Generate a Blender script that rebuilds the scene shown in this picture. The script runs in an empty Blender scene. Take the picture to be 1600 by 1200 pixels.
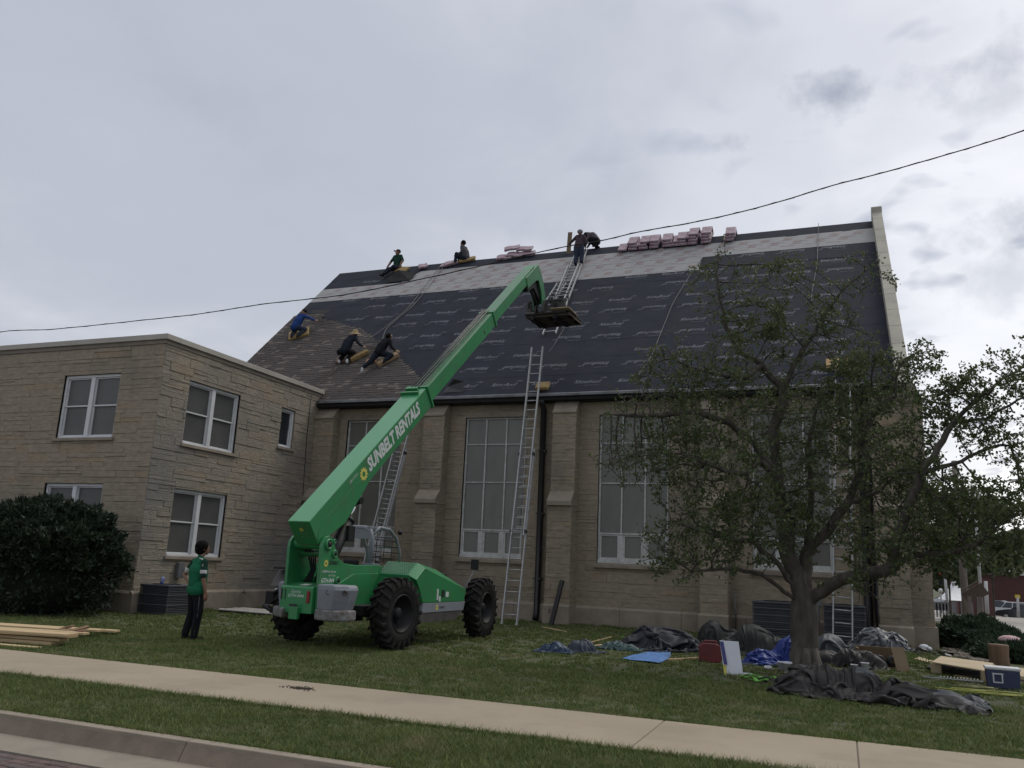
import bpy, bmesh, math, random
import numpy as np
from mathutils import Vector, Matrix, noise, kdtree
from math import sin, cos, tan, pi, radians, sqrt, atan2, hypot

scene = bpy.context.scene
COL = scene.collection
random.seed(7)

# ------------------------------------------------------------------ camera
F_PX = 1300.0
YAW, PITCH, ROLL = radians(-21.7), radians(12.22), radians(2.589)
_f = Vector((sin(YAW)*cos(PITCH), cos(YAW)*cos(PITCH), sin(PITCH)))
_r = Vector((cos(YAW), -sin(YAW), 0))
_u = _r.cross(_f)
_R = cos(ROLL)*_r + sin(ROLL)*_u
_U = -sin(ROLL)*_r + cos(ROLL)*_u
CAM = Vector((0, 0, 1.6))
cd = bpy.data.cameras.new('camera')
cam = bpy.data.objects.new('camera', cd)
COL.objects.link(cam)
cam.matrix_world = Matrix(((_R.x, _U.x, -_f.x, CAM.x), (_R.y, _U.y, -_f.y, CAM.y), (_R.z, _U.z, -_f.z, CAM.z), (0, 0, 0, 1)))
cd.sensor_width = 36.0
cd.lens = F_PX/1600*36
cd.clip_start = 0.1
cd.clip_end = 2000
scene.camera = cam

# ------------------------------------------------------------------ world: overcast sky over a Nishita base
SUN_EL, SUN_AZ = radians(52), radians(35)      # azimuth clockwise from +Y (behind and right of the church)
world = bpy.data.worlds.new('World')
scene.world = world
world.use_nodes = True
nt = world.node_tree
nt.nodes.clear()
def wn(t, **k):
    n = nt.nodes.new(t)
    for a, b in k.items():
        setattr(n, a, b)
    return n
def wl(a, b): nt.links.new(a, b)
out = wn('ShaderNodeOutputWorld'); bg = wn('ShaderNodeBackground')
sky = wn('ShaderNodeTexSky', sky_type='NISHITA', sun_disc=False)
sky.sun_elevation = SUN_EL; sky.sun_rotation = SUN_AZ; sky.air_density = 1.4; sky.dust_density = 2.0
skm = wn('ShaderNodeMix', data_type='RGBA', blend_type='MULTIPLY'); skm.inputs[0].default_value = 1
skm.inputs[7].default_value = (0.06, 0.06, 0.06, 1)
wl(sky.outputs[0], skm.inputs[6])
tc = wn('ShaderNodeTexCoord')
nrm = wn('ShaderNodeVectorMath', operation='NORMALIZE'); wl(tc.outputs['Generated'], nrm.inputs[0])
sep = wn('ShaderNodeSeparateXYZ'); wl(nrm.outputs[0], sep.inputs[0])
def wmath(op, a, b=None, clamp=False):
    n = wn('ShaderNodeMath', operation=op, use_clamp=clamp)
    for i, x in enumerate((a, b)):
        if x is None: continue
        if isinstance(x, (int, float)): n.inputs[i].default_value = x
        else: wl(x, n.inputs[i])
    return n.outputs[0]
# cloud deck: direction projected on a plane overhead (perspective flattening towards the horizon)
zc = wmath('MAXIMUM', sep.outputs[2], 0.02)
den = wmath('ADD', zc, 0.22)
px = wmath('DIVIDE', sep.outputs[0], den); py = wmath('DIVIDE', sep.outputs[1], den)
comb = wn('ShaderNodeCombineXYZ'); wl(px, comb.inputs[0]); wl(py, comb.inputs[1])
def wnoise(scale, detail, rough, off=(0, 0, 0), dist=0.0):
    mp = wn('ShaderNodeMapping'); mp.inputs[1].default_value = off; wl(comb.outputs[0], mp.inputs[0])
    n = wn('ShaderNodeTexNoise'); n.inputs['Scale'].default_value = scale; n.inputs['Detail'].default_value = detail
    n.inputs['Roughness'].default_value = rough; n.inputs['Distortion'].default_value = dist
    wl(mp.outputs[0], n.inputs['Vector']); return n.outputs[0]
def wramp(x, stops):
    r = wn('ShaderNodeValToRGB'); e = r.color_ramp.elements
    for i, (p, c) in enumerate(stops):
        el = e[i] if i < 2 else e.new(p)
        el.position = p; el.color = (*c, 1)
    r.color_ramp.interpolation = 'EASE'
    wl(x, r.inputs[0]); return r.outputs[0]
big = wnoise(0.85, 4, 0.5, (3.1, 1.7, 0), 0.2)
mid = wnoise(2.6, 6, 0.55, (7.3, 2.2, 0), 0.3)
# sideways brightness: towards the right of the church the deck thins out
dirb = wn('ShaderNodeVectorMath', operation='DOT_PRODUCT'); wl(nrm.outputs[0], dirb.inputs[0])
_ba = radians(22); dirb.inputs[1].default_value = (sin(_ba)*0.97, cos(_ba)*0.97, 0.22)
glow = wmath('MULTIPLY', wmath('SUBTRACT', dirb.outputs[1], 0.45), 1.85, True)
glow = wmath('POWER', glow, 2.0)
v = wmath('ADD', wmath('MULTIPLY', big, 0.62), wmath('MULTIPLY', mid, 0.38))
v = wmath('ADD', wmath('MULTIPLY', wmath('SUBTRACT', v, 0.5), 1.1), 0.29)
v = wmath('ADD', v, wmath('MULTIPLY', glow, 0.52))
# the strip near the horizon is paler
hz = wmath('MULTIPLY', wmath('SUBTRACT', 0.30, sep.outputs[2]), 0.9, True)
v = wmath('ADD', v, hz)
cloud = wramp(v, [(0.0, (0.285, 0.305, 0.36)), (0.3, (0.37, 0.39, 0.445)), (0.6, (0.50, 0.515, 0.565)), (0.82, (0.68, 0.69, 0.72)), (1.0, (0.88, 0.88, 0.88))])
# small dark scud drifting in front of the bright part
sc = wnoise(6.0, 3, 0.5, (1.45, 0.35, 0), 0.3)
scm = wmath('MULTIPLY', wmath('SUBTRACT', sc, 0.575), 7.0, True)
scm = wmath('MULTIPLY', scm, wmath('MULTIPLY', glow, 1.1, True))
mixs = wn('ShaderNodeMix', data_type='RGBA'); wl(scm, mixs.inputs[0]); wl(cloud, mixs.inputs[6]); mixs.inputs[7].default_value = (0.30, 0.32, 0.40, 1)
def _px(x, y): return (_f + _R*((x-800)/F_PX) - _U*((y-600)/F_PX)).normalized()
wob = wn('ShaderNodeTexNoise'); wob.inputs['Scale'].default_value = 14.0; wob.inputs['Detail'].default_value = 6; wob.inputs['Roughness'].default_value = .6; wl(nrm.outputs[0], wob.inputs['Vector'])
tot = None
for sx_, sy_, rd_, am_ in ((1293, 152, .046, .85), (1135, 222, .034, .6), (1440, 285, .034, .6), (1500, 105, .075, .6), (1590, 345, .065, .7), (1575, 140, .06, .4), (1505, 320, .03, .3), (1580, 440, .06, .4), (860, 365, .07, .22)):
    d_ = wn('ShaderNodeVectorMath', operation='SUBTRACT'); wl(nrm.outputs[0], d_.inputs[0]); d_.inputs[1].default_value = _px(sx_, sy_)
    m_ = wn('ShaderNodeVectorMath', operation='MULTIPLY'); wl(d_.outputs[0], m_.inputs[0]); m_.inputs[1].default_value = (1, 1, 2.1)
    l_ = wn('ShaderNodeVectorMath', operation='LENGTH'); wl(m_.outputs[0], l_.inputs[0])
    w_ = wmath('SUBTRACT', wmath('MULTIPLY', wob.outputs[0], 4.6), 2.3)
    k_ = wmath('SUBTRACT', 1.0, wmath('SUBTRACT', wmath('DIVIDE', l_.outputs['Value'], rd_), w_))
    k_ = wmath('MULTIPLY', wmath('MULTIPLY', k_, .75, True), am_*.85)
    tot = k_ if tot is None else wmath('MAXIMUM', tot, k_)
mixt = wn('ShaderNodeMix', data_type='RGBA'); wl(tot, mixt.inputs[0]); wl(mixs.outputs[2], mixt.inputs[6]); mixt.inputs[7].default_value = (0.20, 0.22, 0.29, 1); mixs = mixt
# a real overcast deck is brightest overhead
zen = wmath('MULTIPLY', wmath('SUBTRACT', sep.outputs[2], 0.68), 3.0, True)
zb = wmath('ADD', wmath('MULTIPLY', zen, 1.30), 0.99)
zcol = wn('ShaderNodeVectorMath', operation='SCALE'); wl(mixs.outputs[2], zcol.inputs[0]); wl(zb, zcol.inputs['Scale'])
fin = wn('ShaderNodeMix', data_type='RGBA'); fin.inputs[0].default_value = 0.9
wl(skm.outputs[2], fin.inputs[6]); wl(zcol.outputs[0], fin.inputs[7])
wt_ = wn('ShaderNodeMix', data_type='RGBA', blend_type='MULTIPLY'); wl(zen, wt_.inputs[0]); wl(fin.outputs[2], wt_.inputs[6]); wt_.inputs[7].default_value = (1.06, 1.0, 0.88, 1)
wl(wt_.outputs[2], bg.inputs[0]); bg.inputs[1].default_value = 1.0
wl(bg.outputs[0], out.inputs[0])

# ------------------------------------------------------------------ sun through cloud
sl = bpy.data.lights.new('sun', 'SUN'); sl.energy = 0.95; sl.angle = radians(28); sl.color = (1.0, 0.95, 0.88)
so = bpy.data.objects.new('sun', sl); COL.objects.link(so)
_sd = Vector((sin(SUN_AZ)*cos(SUN_EL), cos(SUN_AZ)*cos(SUN_EL), sin(SUN_EL)))
so.rotation_euler = _sd.to_track_quat('Z', 'Y').to_euler()
so.location = _sd*60

scene.view_settings.view_transform = 'Standard'
scene.view_settings.look = 'None'
scene.view_settings.exposure = 0.55
scene.view_settings.gamma = 1.0
scene.render.engine = 'CYCLES'

# ------------------------------------------------------------------ measuring: pixel of the 1600x1200 photo -> point on a real surface
def ray(x, y):
    return _f + _R*((x-800)/F_PX) - _U*((y-600)/F_PX)
def onz(x, y, z=0.0):
    d = ray(x, y); return CAM + d*((z-CAM.z)/d.z)
def onY(x, y, Y):
    d = ray(x, y); return CAM + d*(Y/d.y)
S45 = sqrt(0.5)
EAVE_Y, EAVE_Z = 23.6, 6.75
def roofp(X, s, h=0.0):        # X along the church, s up the slope from the eave, h above the surface
    return Vector((X, EAVE_Y + (s-h)*S45, EAVE_Z + (s+h)*S45))
def RF(x, y):
    d = ray(x, y); n = Vector((0, -1, 1)); p0 = Vector((0, EAVE_Y, EAVE_Z))
    q = CAM + d*((p0-CAM).dot(n)/d.dot(n)); return q.x, (q.y-EAVE_Y)/S45

# ------------------------------------------------------------------ objects and tags
def tag(o, label=None, cat=None, group=None, kind=None):
    if label: o['label'] = label
    if cat: o['category'] = cat
    if group: o['group'] = group
    if kind: o['kind'] = kind
    return o
def empty(name, loc=(0, 0, 0), rz=0.0, label=None, cat=None, group=None):
    o = bpy.data.objects.new(name, None); COL.objects.link(o)
    o.location = loc; o.rotation_euler = (0, 0, rz); o.empty_display_size = 0.2
    return tag(o, label, cat, group)
def copy_tree(o, parent=None):
    c = o.copy(); COL.objects.link(c); c.parent = parent
    for ch in list(o.children): copy_tree(ch, c)
    return c

class MB:
    def __init__(self): self.v = []; self.f = []; self.m = []; self.s = []
    def add(self, vs, fs, mi=0, smooth=False):
        b = len(self.v); self.v += [tuple(p) for p in vs]
        for f in fs:
            self.f.append(tuple(b+i for i in f)); self.m.append(mi); self.s.append(smooth)
        return self
    def box(self, x0, x1, y0, y1, z0, z1, mi=0):
        vs = [(x, y, z) for z in (z0, z1) for y in (y0, y1) for x in (x0, x1)]
        return self.add(vs, [(0, 2, 3, 1), (4, 5, 7, 6), (0, 1, 5, 4), (2, 6, 7, 3), (0, 4, 6, 2), (1, 3, 7, 5)], mi)
    def obox(self, c, size, X=(1, 0, 0), Y=(0, 1, 0), mi=0):
        X = Vector(X).normalized(); Y = Vector(Y); Y = (Y - X*Y.dot(X)).normalized(); Z = X.cross(Y); c = Vector(c)
        hx, hy, hz = (s/2 for s in size)
        vs = [c + X*(hx*a) + Y*(hy*b) + Z*(hz*d) for d in (-1, 1) for b in (-1, 1) for a in (-1, 1)]
        return self.add(vs, [(0, 2, 3, 1), (4, 5, 7, 6), (0, 1, 5, 4), (2, 6, 7, 3), (0, 4, 6, 2), (1, 3, 7, 5)], mi)
    def bar(self, a, b, w, h, up=(0, 0, 1), mi=0):
        a = Vector(a); b = Vector(b); d = b-a
        u = Vector(up)
        if abs(d.normalized().dot(u)) > 0.98: u = Vector((0, 1, 0))
        return self.obox((a+b)/2, (d.length, w, h), d, u.cross(d), mi)
    def prism(self, poly, axis, a0, a1, mi=0):
        n = len(poly)
        def P(p, a):
            if axis == 'x': return (a, p[0], p[1])
            if axis == 'y': return (p[0], a, p[1])
            return (p[0], p[1], a)
        vs = [P(p, a0) for p in poly] + [P(p, a1) for p in poly]
        fs = [tuple(range(n-1, -1, -1)), tuple(range(n, 2*n))] + [(i, (i+1) % n, n+(i+1) % n, n+i) for i in range(n)]
        return self.add(vs, fs, mi)
    def loft(self, rings, mi=0, smooth=True, caps=True):
        n = len(rings[0]); vs = [p for r in rings for p in r]; fs = []
        for k in range(len(rings)-1):
            for i in range(n):
                j = (i+1) % n
                fs.append((k*n+i, k*n+j, (k+1)*n+j, (k+1)*n+i))
        self.add(vs, fs, mi, smooth)
        if caps:
            b = len(self.v)-len(vs)
            for ring, rev in ((0, True), (len(rings)-1, False)):
                idx = [b+ring*n+i for i in range(n)]
                self.f.append(tuple(reversed(idx)) if rev else tuple(idx)); self.m.append(mi); self.s.append(False)
        return self
    def tube(self, pts, r, n=8, mi=0, caps=True):
        pts = [Vector(p) for p in pts]; L = len(pts)
        rs = r if isinstance(r, (list, tuple)) else [r]*L
        rings = []; prev = None
        for i, p in enumerate(pts):
            d = (pts[min(i+1, L-1)] - pts[max(i-1, 0)])
            if d.length < 1e-9: d = Vector((0, 0, 1))
            d.normalize()
            if prev is None:
                a = Vector((0, 0, 1)) if abs(d.z) < 0.9 else Vector((1, 0, 0))
                a = d.cross(a).normalized()
            else:
                a = prev - d*prev.dot(d)
                if a.length < 1e-6: a = d.orthogonal()
                a.normalize()
            prev = a; b = d.cross(a)
            rings.append([p + (a*cos(2*pi*k/n) + b*sin(2*pi*k/n))*rs[i] for k in range(n)])
        return self.loft(rings, mi, True, caps)
    def lathe(self, prof, c=(0, 0, 0), ax=(0, 0, 1), n=24, mi=0, smooth=True, caps=False):
        ax = Vector(ax).normalized(); a = ax.orthogonal().normalized(); b = ax.cross(a); c = Vector(c)
        rings = [[c + ax*h + (a*cos(2*pi*k/n)+b*sin(2*pi*k/n))*r for k in range(n)] for r, h in prof]
        return self.loft(rings, mi, smooth, caps)
    def ball(self, c, r, n=10, mi=0, sc=(1, 1, 1)):
        c = Vector(c); rings = []
        m = n//2+1
        for i in range(m+1):
            th = pi*i/m
            rr = max(sin(th), 0.001)
            rings.append([c + Vector((cos(2*pi*k/n)*rr*r*sc[0], sin(2*pi*k/n)*rr*r*sc[1], -cos(th)*r*sc[2])) for k in range(n)])
        return self.loft(rings, mi, True, False)
    def build(self, name, mats, parent=None, bevel=0.0, loc=None, fix=True):
        me = bpy.data.meshes.new(name); me.from_pydata(self.v, [], self.f)
        for m in (mats if isinstance(mats, (list, tuple)) else [mats]): me.materials.append(m)
        me.polygons.foreach_set('material_index', self.m); me.polygons.foreach_set('use_smooth', self.s)
        if fix:
            b = bmesh.new(); b.from_mesh(me); bmesh.ops.recalc_face_normals(b, faces=b.faces); b.to_mesh(me); b.free()
        me.update()
        o = bpy.data.objects.new(name, me); COL.objects.link(o)
        if parent: o.parent = parent
        if loc: o.location = loc
        if bevel:
            md = o.modifiers.new('bevel', 'BEVEL'); md.width = bevel; md.segments = 2; md.limit_method = 'ANGLE'; md.angle_limit = radians(40)
        return o

def np_mesh(name, V, Fq, mats, parent=None, k=4, mi=None):
    """fast mesh: V (n,3), Fq (m,k)"""
    me = bpy.data.meshes.new(name); V = np.ascontiguousarray(V, np.float32); Fq = np.ascontiguousarray(Fq, np.int32)
    me.vertices.add(len(V)); me.vertices.foreach_set('co', V.ravel())
    me.loops.add(Fq.size); me.loops.foreach_set('vertex_index', Fq.ravel())
    me.polygons.add(len(Fq)); me.polygons.foreach_set('loop_start', np.arange(0, Fq.size, k, dtype=np.int32))
    try: me.polygons.foreach_set('loop_total', np.full(len(Fq), k, np.int32))
    except Exception: pass
    for m in (mats if isinstance(mats, (list, tuple)) else [mats]): me.materials.append(m)
    if mi is not None: me.polygons.foreach_set('material_index', np.ascontiguousarray(mi, np.int32))
    me.update(calc_edges=True)
    o = bpy.data.objects.new(name, me); COL.objects.link(o)
    if parent: o.parent = parent
    return o

# ------------------------------------------------------------------ materials
MATS = {}
def mat(name, c1, c2=None, scale=3.0, rough=0.6, bump=0.0, bscale=None, metal=0.0, detail=5, stretch=(1, 1, 1), island=None, spec=0.5,
        c3=None, c3scale=0.6, c3lo=0.5, c3hi=0.65, trans=0.0, coat=0.0, rvar=0.0, bdist=0.02):
    if name in MATS: return MATS[name]
    m = bpy.data.materials.new(name); m.use_nodes = True; t = m.node_tree; N = t.nodes; L = t.links
    b = N['Principled BSDF']; b.inputs['Roughness'].default_value = rough; b.inputs['Metallic'].default_value = metal
    b.inputs['Specular IOR Level'].default_value = spec
    if coat: b.inputs['Coat Weight'].default_value = coat; b.inputs['Coat Roughness'].default_value = 0.15
    tc = N.new('ShaderNodeTexCoord'); mp = N.new('ShaderNodeMapping'); mp.inputs[3].default_value = stretch; L.new(tc.outputs['Object'], mp.inputs[0])
    def noi(s, d=detail, r=0.6):
        n = N.new('ShaderNodeTexNoise'); n.inputs['Scale'].default_value = s; n.inputs['Detail'].default_value = d; n.inputs['Roughness'].default_value = r
        L.new(mp.outputs[0], n.inputs['Vector']); return n.outputs[0]
    if c2 is None: c2 = tuple(x*0.8 for x in c1)
    n1 = noi(scale)
    ramp = N.new('ShaderNodeValToRGB'); e = ramp.color_ramp.elements; e[0].position = 0.32; e[1].position = 0.68
    e[0].color = (*c2, 1); e[1].color = (*c1, 1); L.new(n1, ramp.inputs[0]); colr = ramp.outputs[0]
    if island:                      # each separate piece its own colour
        g = N.new('ShaderNodeNewGeometry'); r2 = N.new('ShaderNodeValToRGB'); e = r2.color_ramp.elements
        r2.color_ramp.interpolation = 'CONSTANT' if len(island) > 4 else 'LINEAR'
        for i, c in enumerate(island):
            el = e[i] if i < 2 else e.new(0)
            el.position = i/len(island) if len(island) > 4 else i/(len(island)-1); el.color = (*c, 1)
        L.new(g.outputs['Random Per Island'], r2.inputs[0])
        mx = N.new('ShaderNodeMix'); mx.data_type = 'RGBA'; mx.blend_type = 'MULTIPLY'; mx.inputs[0].default_value = 1
        L.new(colr, mx.inputs[6]); L.new(r2.outputs[0], mx.inputs[7]); colr = mx.outputs[2]
    if c3 is not None:
        n3 = N.new('ShaderNodeTexNoise'); n3.inputs['Scale'].default_value = c3scale; n3.inputs['Detail'].default_value = 6; n3.inputs['Roughness'].default_value = 0.65
        L.new(tc.outputs['Object'], n3.inputs['Vector'])
        mr = N.new('ShaderNodeMapRange'); mr.inputs[1].default_value = c3lo; mr.inputs[2].default_value = c3hi; L.new(n3.outputs[0], mr.inputs[0])
        mx = N.new('ShaderNodeMix'); mx.data_type = 'RGBA'; L.new(mr.outputs[0], mx.inputs[0]); L.new(colr, mx.inputs[6]); mx.inputs[7].default_value = (*c3, 1); colr = mx.outputs[2]
    L.new(colr, b.inputs['Base Color'])
    if rvar:
        mr = N.new('ShaderNodeMapRange'); mr.inputs[3].default_value = rough-rvar; mr.inputs[4].default_value = rough+rvar; L.new(noi(scale*2.3), mr.inputs[0]); L.new(mr.outputs[0], b.inputs['Roughness'])
    if bump:
        bn = N.new('ShaderNodeBump'); bn.inputs['Strength'].default_value = bump; bn.inputs['Distance'].default_value = bdist
        L.new(noi(bscale or scale*3, 6, 0.65), bn.inputs['Height']); L.new(bn.outputs[0], b.inputs['Normal'])
    if trans:
        tr = N.new('ShaderNodeBsdfTranslucent'); ms = N.new('ShaderNodeMixShader'); ms.inputs[0].default_value = trans
        L.new(colr, tr.inputs[0]); L.new(b.outputs[0], ms.inputs[1]); L.new(tr.outputs[0], ms.inputs[2]); L.new(ms.outputs[0], N['Material Output'].inputs[0])
    MATS[name] = m; return m

STONE_ISL = [(1.0, .97, .93), (.86, .84, .82), (1.08, 1.02, .95), (.93, .87, .79), (.98, .98, .97), (.82, .79, .74), (1.14, 1.08, .99), (.94, .91, .86), (1.02, .94, .85), (.88, .89, .88)]
m_stone = mat('limestone_rock_face', (0.305, 0.266, 0.202), (0.222, 0.192, 0.147), 5.0, 0.9, 0.7, 9.0, stretch=(1, 1, 2.4), island=STONE_ISL, c3=(0.135, 0.122, 0.105), c3scale=0.35, c3lo=0.5, c3hi=0.75, bdist=0.03)
m_stone2 = mat('limestone_rock_face_weathered', (0.300, 0.265, 0.208), (0.216, 0.191, 0.152), 5.0, 0.9, 0.9, 8.0, stretch=(1, 1, 2.4), island=STONE_ISL, c3=(0.165, 0.162, 0.15), c3scale=0.22, c3lo=0.44, c3hi=0.62, bdist=0.035)
m_trim = mat('smooth_limestone', (0.29, 0.245, 0.19), (0.20, 0.168, 0.13), 2.0, 0.85, 0.25, 30, c3=(0.14, 0.12, 0.10), c3scale=0.9, c3lo=0.52, c3hi=0.8)
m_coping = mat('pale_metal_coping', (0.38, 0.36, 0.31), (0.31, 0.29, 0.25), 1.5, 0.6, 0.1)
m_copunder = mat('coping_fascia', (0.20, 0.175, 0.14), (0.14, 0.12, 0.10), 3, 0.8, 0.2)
m_parapet = mat('gable_parapet_stone', (0.40, 0.38, 0.31), (0.29, 0.275, 0.23), 1.8, 0.85, 0.25, 20)
m_white = mat('white_painted_frame', (0.60, 0.61, 0.61), (0.50, 0.51, 0.52), 3, 0.5, 0.05)
m_oldwhite = mat('weathered_white_paint', (0.54, 0.55, 0.53), (0.36, 0.355, 0.335), 7, 0.7, 0.4, 25)
m_pane = mat('obscure_glass', (0.155, 0.156, 0.135), (0.108, 0.109, 0.095), .7, 0.3, 0.05, 4, spec=0.5, stretch=(2.0, 2.0, .6))
m_screen = mat('window_screen', (0.085, 0.087, 0.082), (0.062, 0.064, 0.06), 1.4, 0.42, 0.0, spec=0.5)
m_glass = mat('dark_window_glass', (0.02, 0.024, 0.03), (0.015, 0.02, 0.024), 2, 0.08, spec=0.6)
m_dark = mat('black_metal', (0.013, 0.013, 0.014), (0.009, 0.009, 0.010), 4, 0.55, rvar=0.1, spec=.3)
m_pipe = mat('dark_downspout_paint', (0.022, 0.020, 0.022), (0.014, 0.013, 0.014), 4, 0.4)
m_gutter = mat('eave_metal', (0.13, 0.135, 0.14), (0.06, 0.06, 0.065), 3, 0.5)
m_soffit = mat('soffit_dark', (0.02, 0.019, 0.018), (0.012, 0.012, 0.012), 3, 0.9)
m_alu = mat('aluminium', (0.42, 0.425, 0.42), (0.32, 0.32, 0.32), 9, 0.5, metal=0.3, rvar=0.1)
m_yellow = mat('yellow_foam', (0.30, 0.21, 0.085), (0.20, 0.14, 0.06), 8, 0.95, 0.5, 30)
m_shingle = mat('laminated_shingle', (0.100, 0.090, 0.084), (0.062, 0.057, 0.054), 22, 1.0, 0.5, 90, spec=.1, island=[(1, .99, .98), (.5, .5, .51), (1.5, 1.44, 1.38), (.8, .79, .78), (1.15, 1.12, 1.1), (.58, .58, .59), (1.7, 1.62, 1.55), (.9, .87, .85)])
m_membrane = mat('dark_synthetic_underlayment', (0.0235, 0.0275, 0.0390), (0.0160, 0.0190, 0.0280), 1.6, 0.75, 0.3, 5, c3=(0.024, 0.025, 0.030), c3scale=0.8, c3lo=0.5, c3hi=0.8, bdist=0.02, spec=.12)
m_ink = mat('pale_print', (0.18, 0.19, 0.22), (0.05, 0.055, 0.07), 5, 0.6, detail=3)
m_felt = mat('grey_synthetic_underlayment', (0.27, 0.268, 0.265), (0.235, 0.234, 0.235), 1.4, 0.75, 0.3, 6, bdist=0.03)
m_redink = mat('red_print', (0.32, 0.15, 0.14), (0.27, 0.19, 0.18), 20, 0.6)
m_skin = mat('skin', (0.23, 0.125, 0.085), (0.18, 0.095, 0.065), 12, 0.55)
m_hair = mat('black_hair', (0.007, 0.006, 0.006), (0.004, 0.004, 0.004), 30, 0.8, 0.8, 60, spec=.1)
m_rubber = mat('tyre_rubber', (0.012, 0.012, 0.012), (0.020, 0.018, 0.016), 7, 0.85, 0.4, 40, spec=.2)
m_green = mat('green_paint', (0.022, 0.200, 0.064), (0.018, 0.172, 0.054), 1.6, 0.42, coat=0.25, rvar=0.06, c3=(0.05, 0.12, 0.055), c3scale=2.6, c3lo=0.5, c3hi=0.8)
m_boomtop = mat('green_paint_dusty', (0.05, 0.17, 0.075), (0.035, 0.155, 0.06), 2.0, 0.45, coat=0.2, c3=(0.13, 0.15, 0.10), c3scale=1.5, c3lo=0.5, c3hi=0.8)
m_machgrey = mat('grey_machine_paint', (0.20, 0.215, 0.235), (0.165, 0.18, 0.20), 3, 0.5, 0.1, c3=(0.11, 0.10, 0.09), c3scale=3, c3lo=0.6, c3hi=0.8)
m_scuff = mat('scuffed_bumper', (0.23, 0.235, 0.24), (0.08, 0.065, 0.05), 9, 0.8, 0.5, 25, detail=8)
m_decal = mat('white_decal', (0.52, 0.56, 0.54), (0.48, 0.52, 0.50), 5, 0.5)
m_sun = mat('yellow_decal', (0.55, 0.50, 0.10), (0.50, 0.45, 0.09), 5, 0.5)
m_blkdecal = mat('black_decal', (0.012, 0.014, 0.013), None, 5, 0.5)
m_redlens = mat('red_tail_lens', (0.25, 0.012, 0.012), (0.12, 0.01, 0.01), 20, 0.25)
m_chrome = mat('chrome_rod', (0.75, 0.76, 0.77), (0.7, 0.7, 0.7), 5, 0.12, metal=1.0)
m_steel = mat('worn_dark_steel', (0.085, 0.08, 0.078), (0.045, 0.04, 0.038), 6, 0.6, 0.3, 20, metal=0.2)
m_lumber = mat('fresh_lumber', (0.50, 0.385, 0.225), (0.39, 0.29, 0.155), 3.0, 0.8, 0.15, 20, stretch=(1, 14, 14), island=[(1, 1, 1), (.9, .85, .78), (1.05, 1, .98)])
m_ply = mat('plywood', (0.46, 0.37, 0.24), (0.36, 0.28, 0.17), 2.0, 0.8, 0.1)
m_cardb = mat('cardboard', (0.32, 0.235, 0.15), (0.26, 0.185, 0.115), 4, 0.85, 0.1)
m_whitebox = mat('white_card', (0.60, 0.62, 0.66), (0.54, 0.56, 0.60), 4, 0.6)
m_bark = mat('bark', (0.105, 0.092, 0.076), (0.045, 0.039, 0.032), 9, 0.95, 1.0, 16, stretch=(1, 1, 0.3), bdist=0.03)
m_leaf = mat('tree_leaf', (0.150, 0.172, 0.070), (0.095, 0.118, 0.048), 1.2, 0.6, island=[(.75, .8, .75), (1, 1, 1), (1.35, 1.25, .9), (.6, .7, .7)], trans=0.35, spec=.3)
m_bushleaf = mat('yew_needles', (0.025, 0.043, 0.018), (0.014, 0.027, 0.012), 2.0, 0.65, island=[(.6, .7, .6), (1, 1, 1), (1.6, 1.5, 1.2), (.8, .9, .8)], trans=0.15)
m_juniper = mat('juniper_foliage', (0.048, 0.075, 0.038), (0.026, 0.046, 0.024), 1.5, 0.7, island=[(.6, .7, .6), (1, 1, 1), (1.5, 1.45, 1.2), (.8, .9, .8)], trans=0.15)
m_farleaf = mat('far_tree_leaf', (0.085, 0.105, 0.055), (0.055, 0.075, 0.042), 0.6, 0.7, island=[(.7, .8, .7), (1, 1, 1), (1.4, 1.3, 1.0)], trans=0.2)
# ------------------------------------------------------------------ ground, pavement, kerb, street
def sheet(name, quad, z, m, kind='structure', sub=1):
    V = [(x, y, z) for x, y in quad]
    o = MB().add(V, [(0, 1, 2, 3)]).build(name, m, fix=False)
    tag(o, kind=kind); return o
m_soil = mat('lawn_soil', (0.075, 0.080, 0.036), (0.055, 0.060, 0.027), 1.3, 1.0, 0.6, 30, c3=(0.085, 0.072, 0.045), c3scale=1.2, c3lo=0.55, c3hi=0.75, detail=8)
m_conc = mat('pavement_concrete', (0.305, 0.255, 0.185), (0.262, 0.217, 0.155), 0.8, 0.9, 0.25, 60, c3=(0.215, 0.178, 0.128), c3scale=.9, c3lo=0.5, c3hi=0.78, detail=9, bdist=0.006)
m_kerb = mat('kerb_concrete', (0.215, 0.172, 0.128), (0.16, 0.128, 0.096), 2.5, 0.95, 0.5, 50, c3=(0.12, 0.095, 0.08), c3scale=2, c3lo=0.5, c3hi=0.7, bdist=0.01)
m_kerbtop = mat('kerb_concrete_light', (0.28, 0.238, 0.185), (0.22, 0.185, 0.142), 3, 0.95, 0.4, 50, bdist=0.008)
m_lot = mat('parking_lot_paving', (0.30, 0.28, 0.25), (0.24, 0.225, 0.20), 0.3, 0.95, 0.1, 20)
gr = MB(); gx = [-400, -60, -30, 30, 60, 400]; gy = [6.17, 7.84, 9.45, 40, 90, 700]
def swf(x): return 9.44 + (x+11.8)*0.0125      # far edge of the pavement
def swn(x): return 7.80 + (x+9.7)*0.015        # near edge
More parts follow.
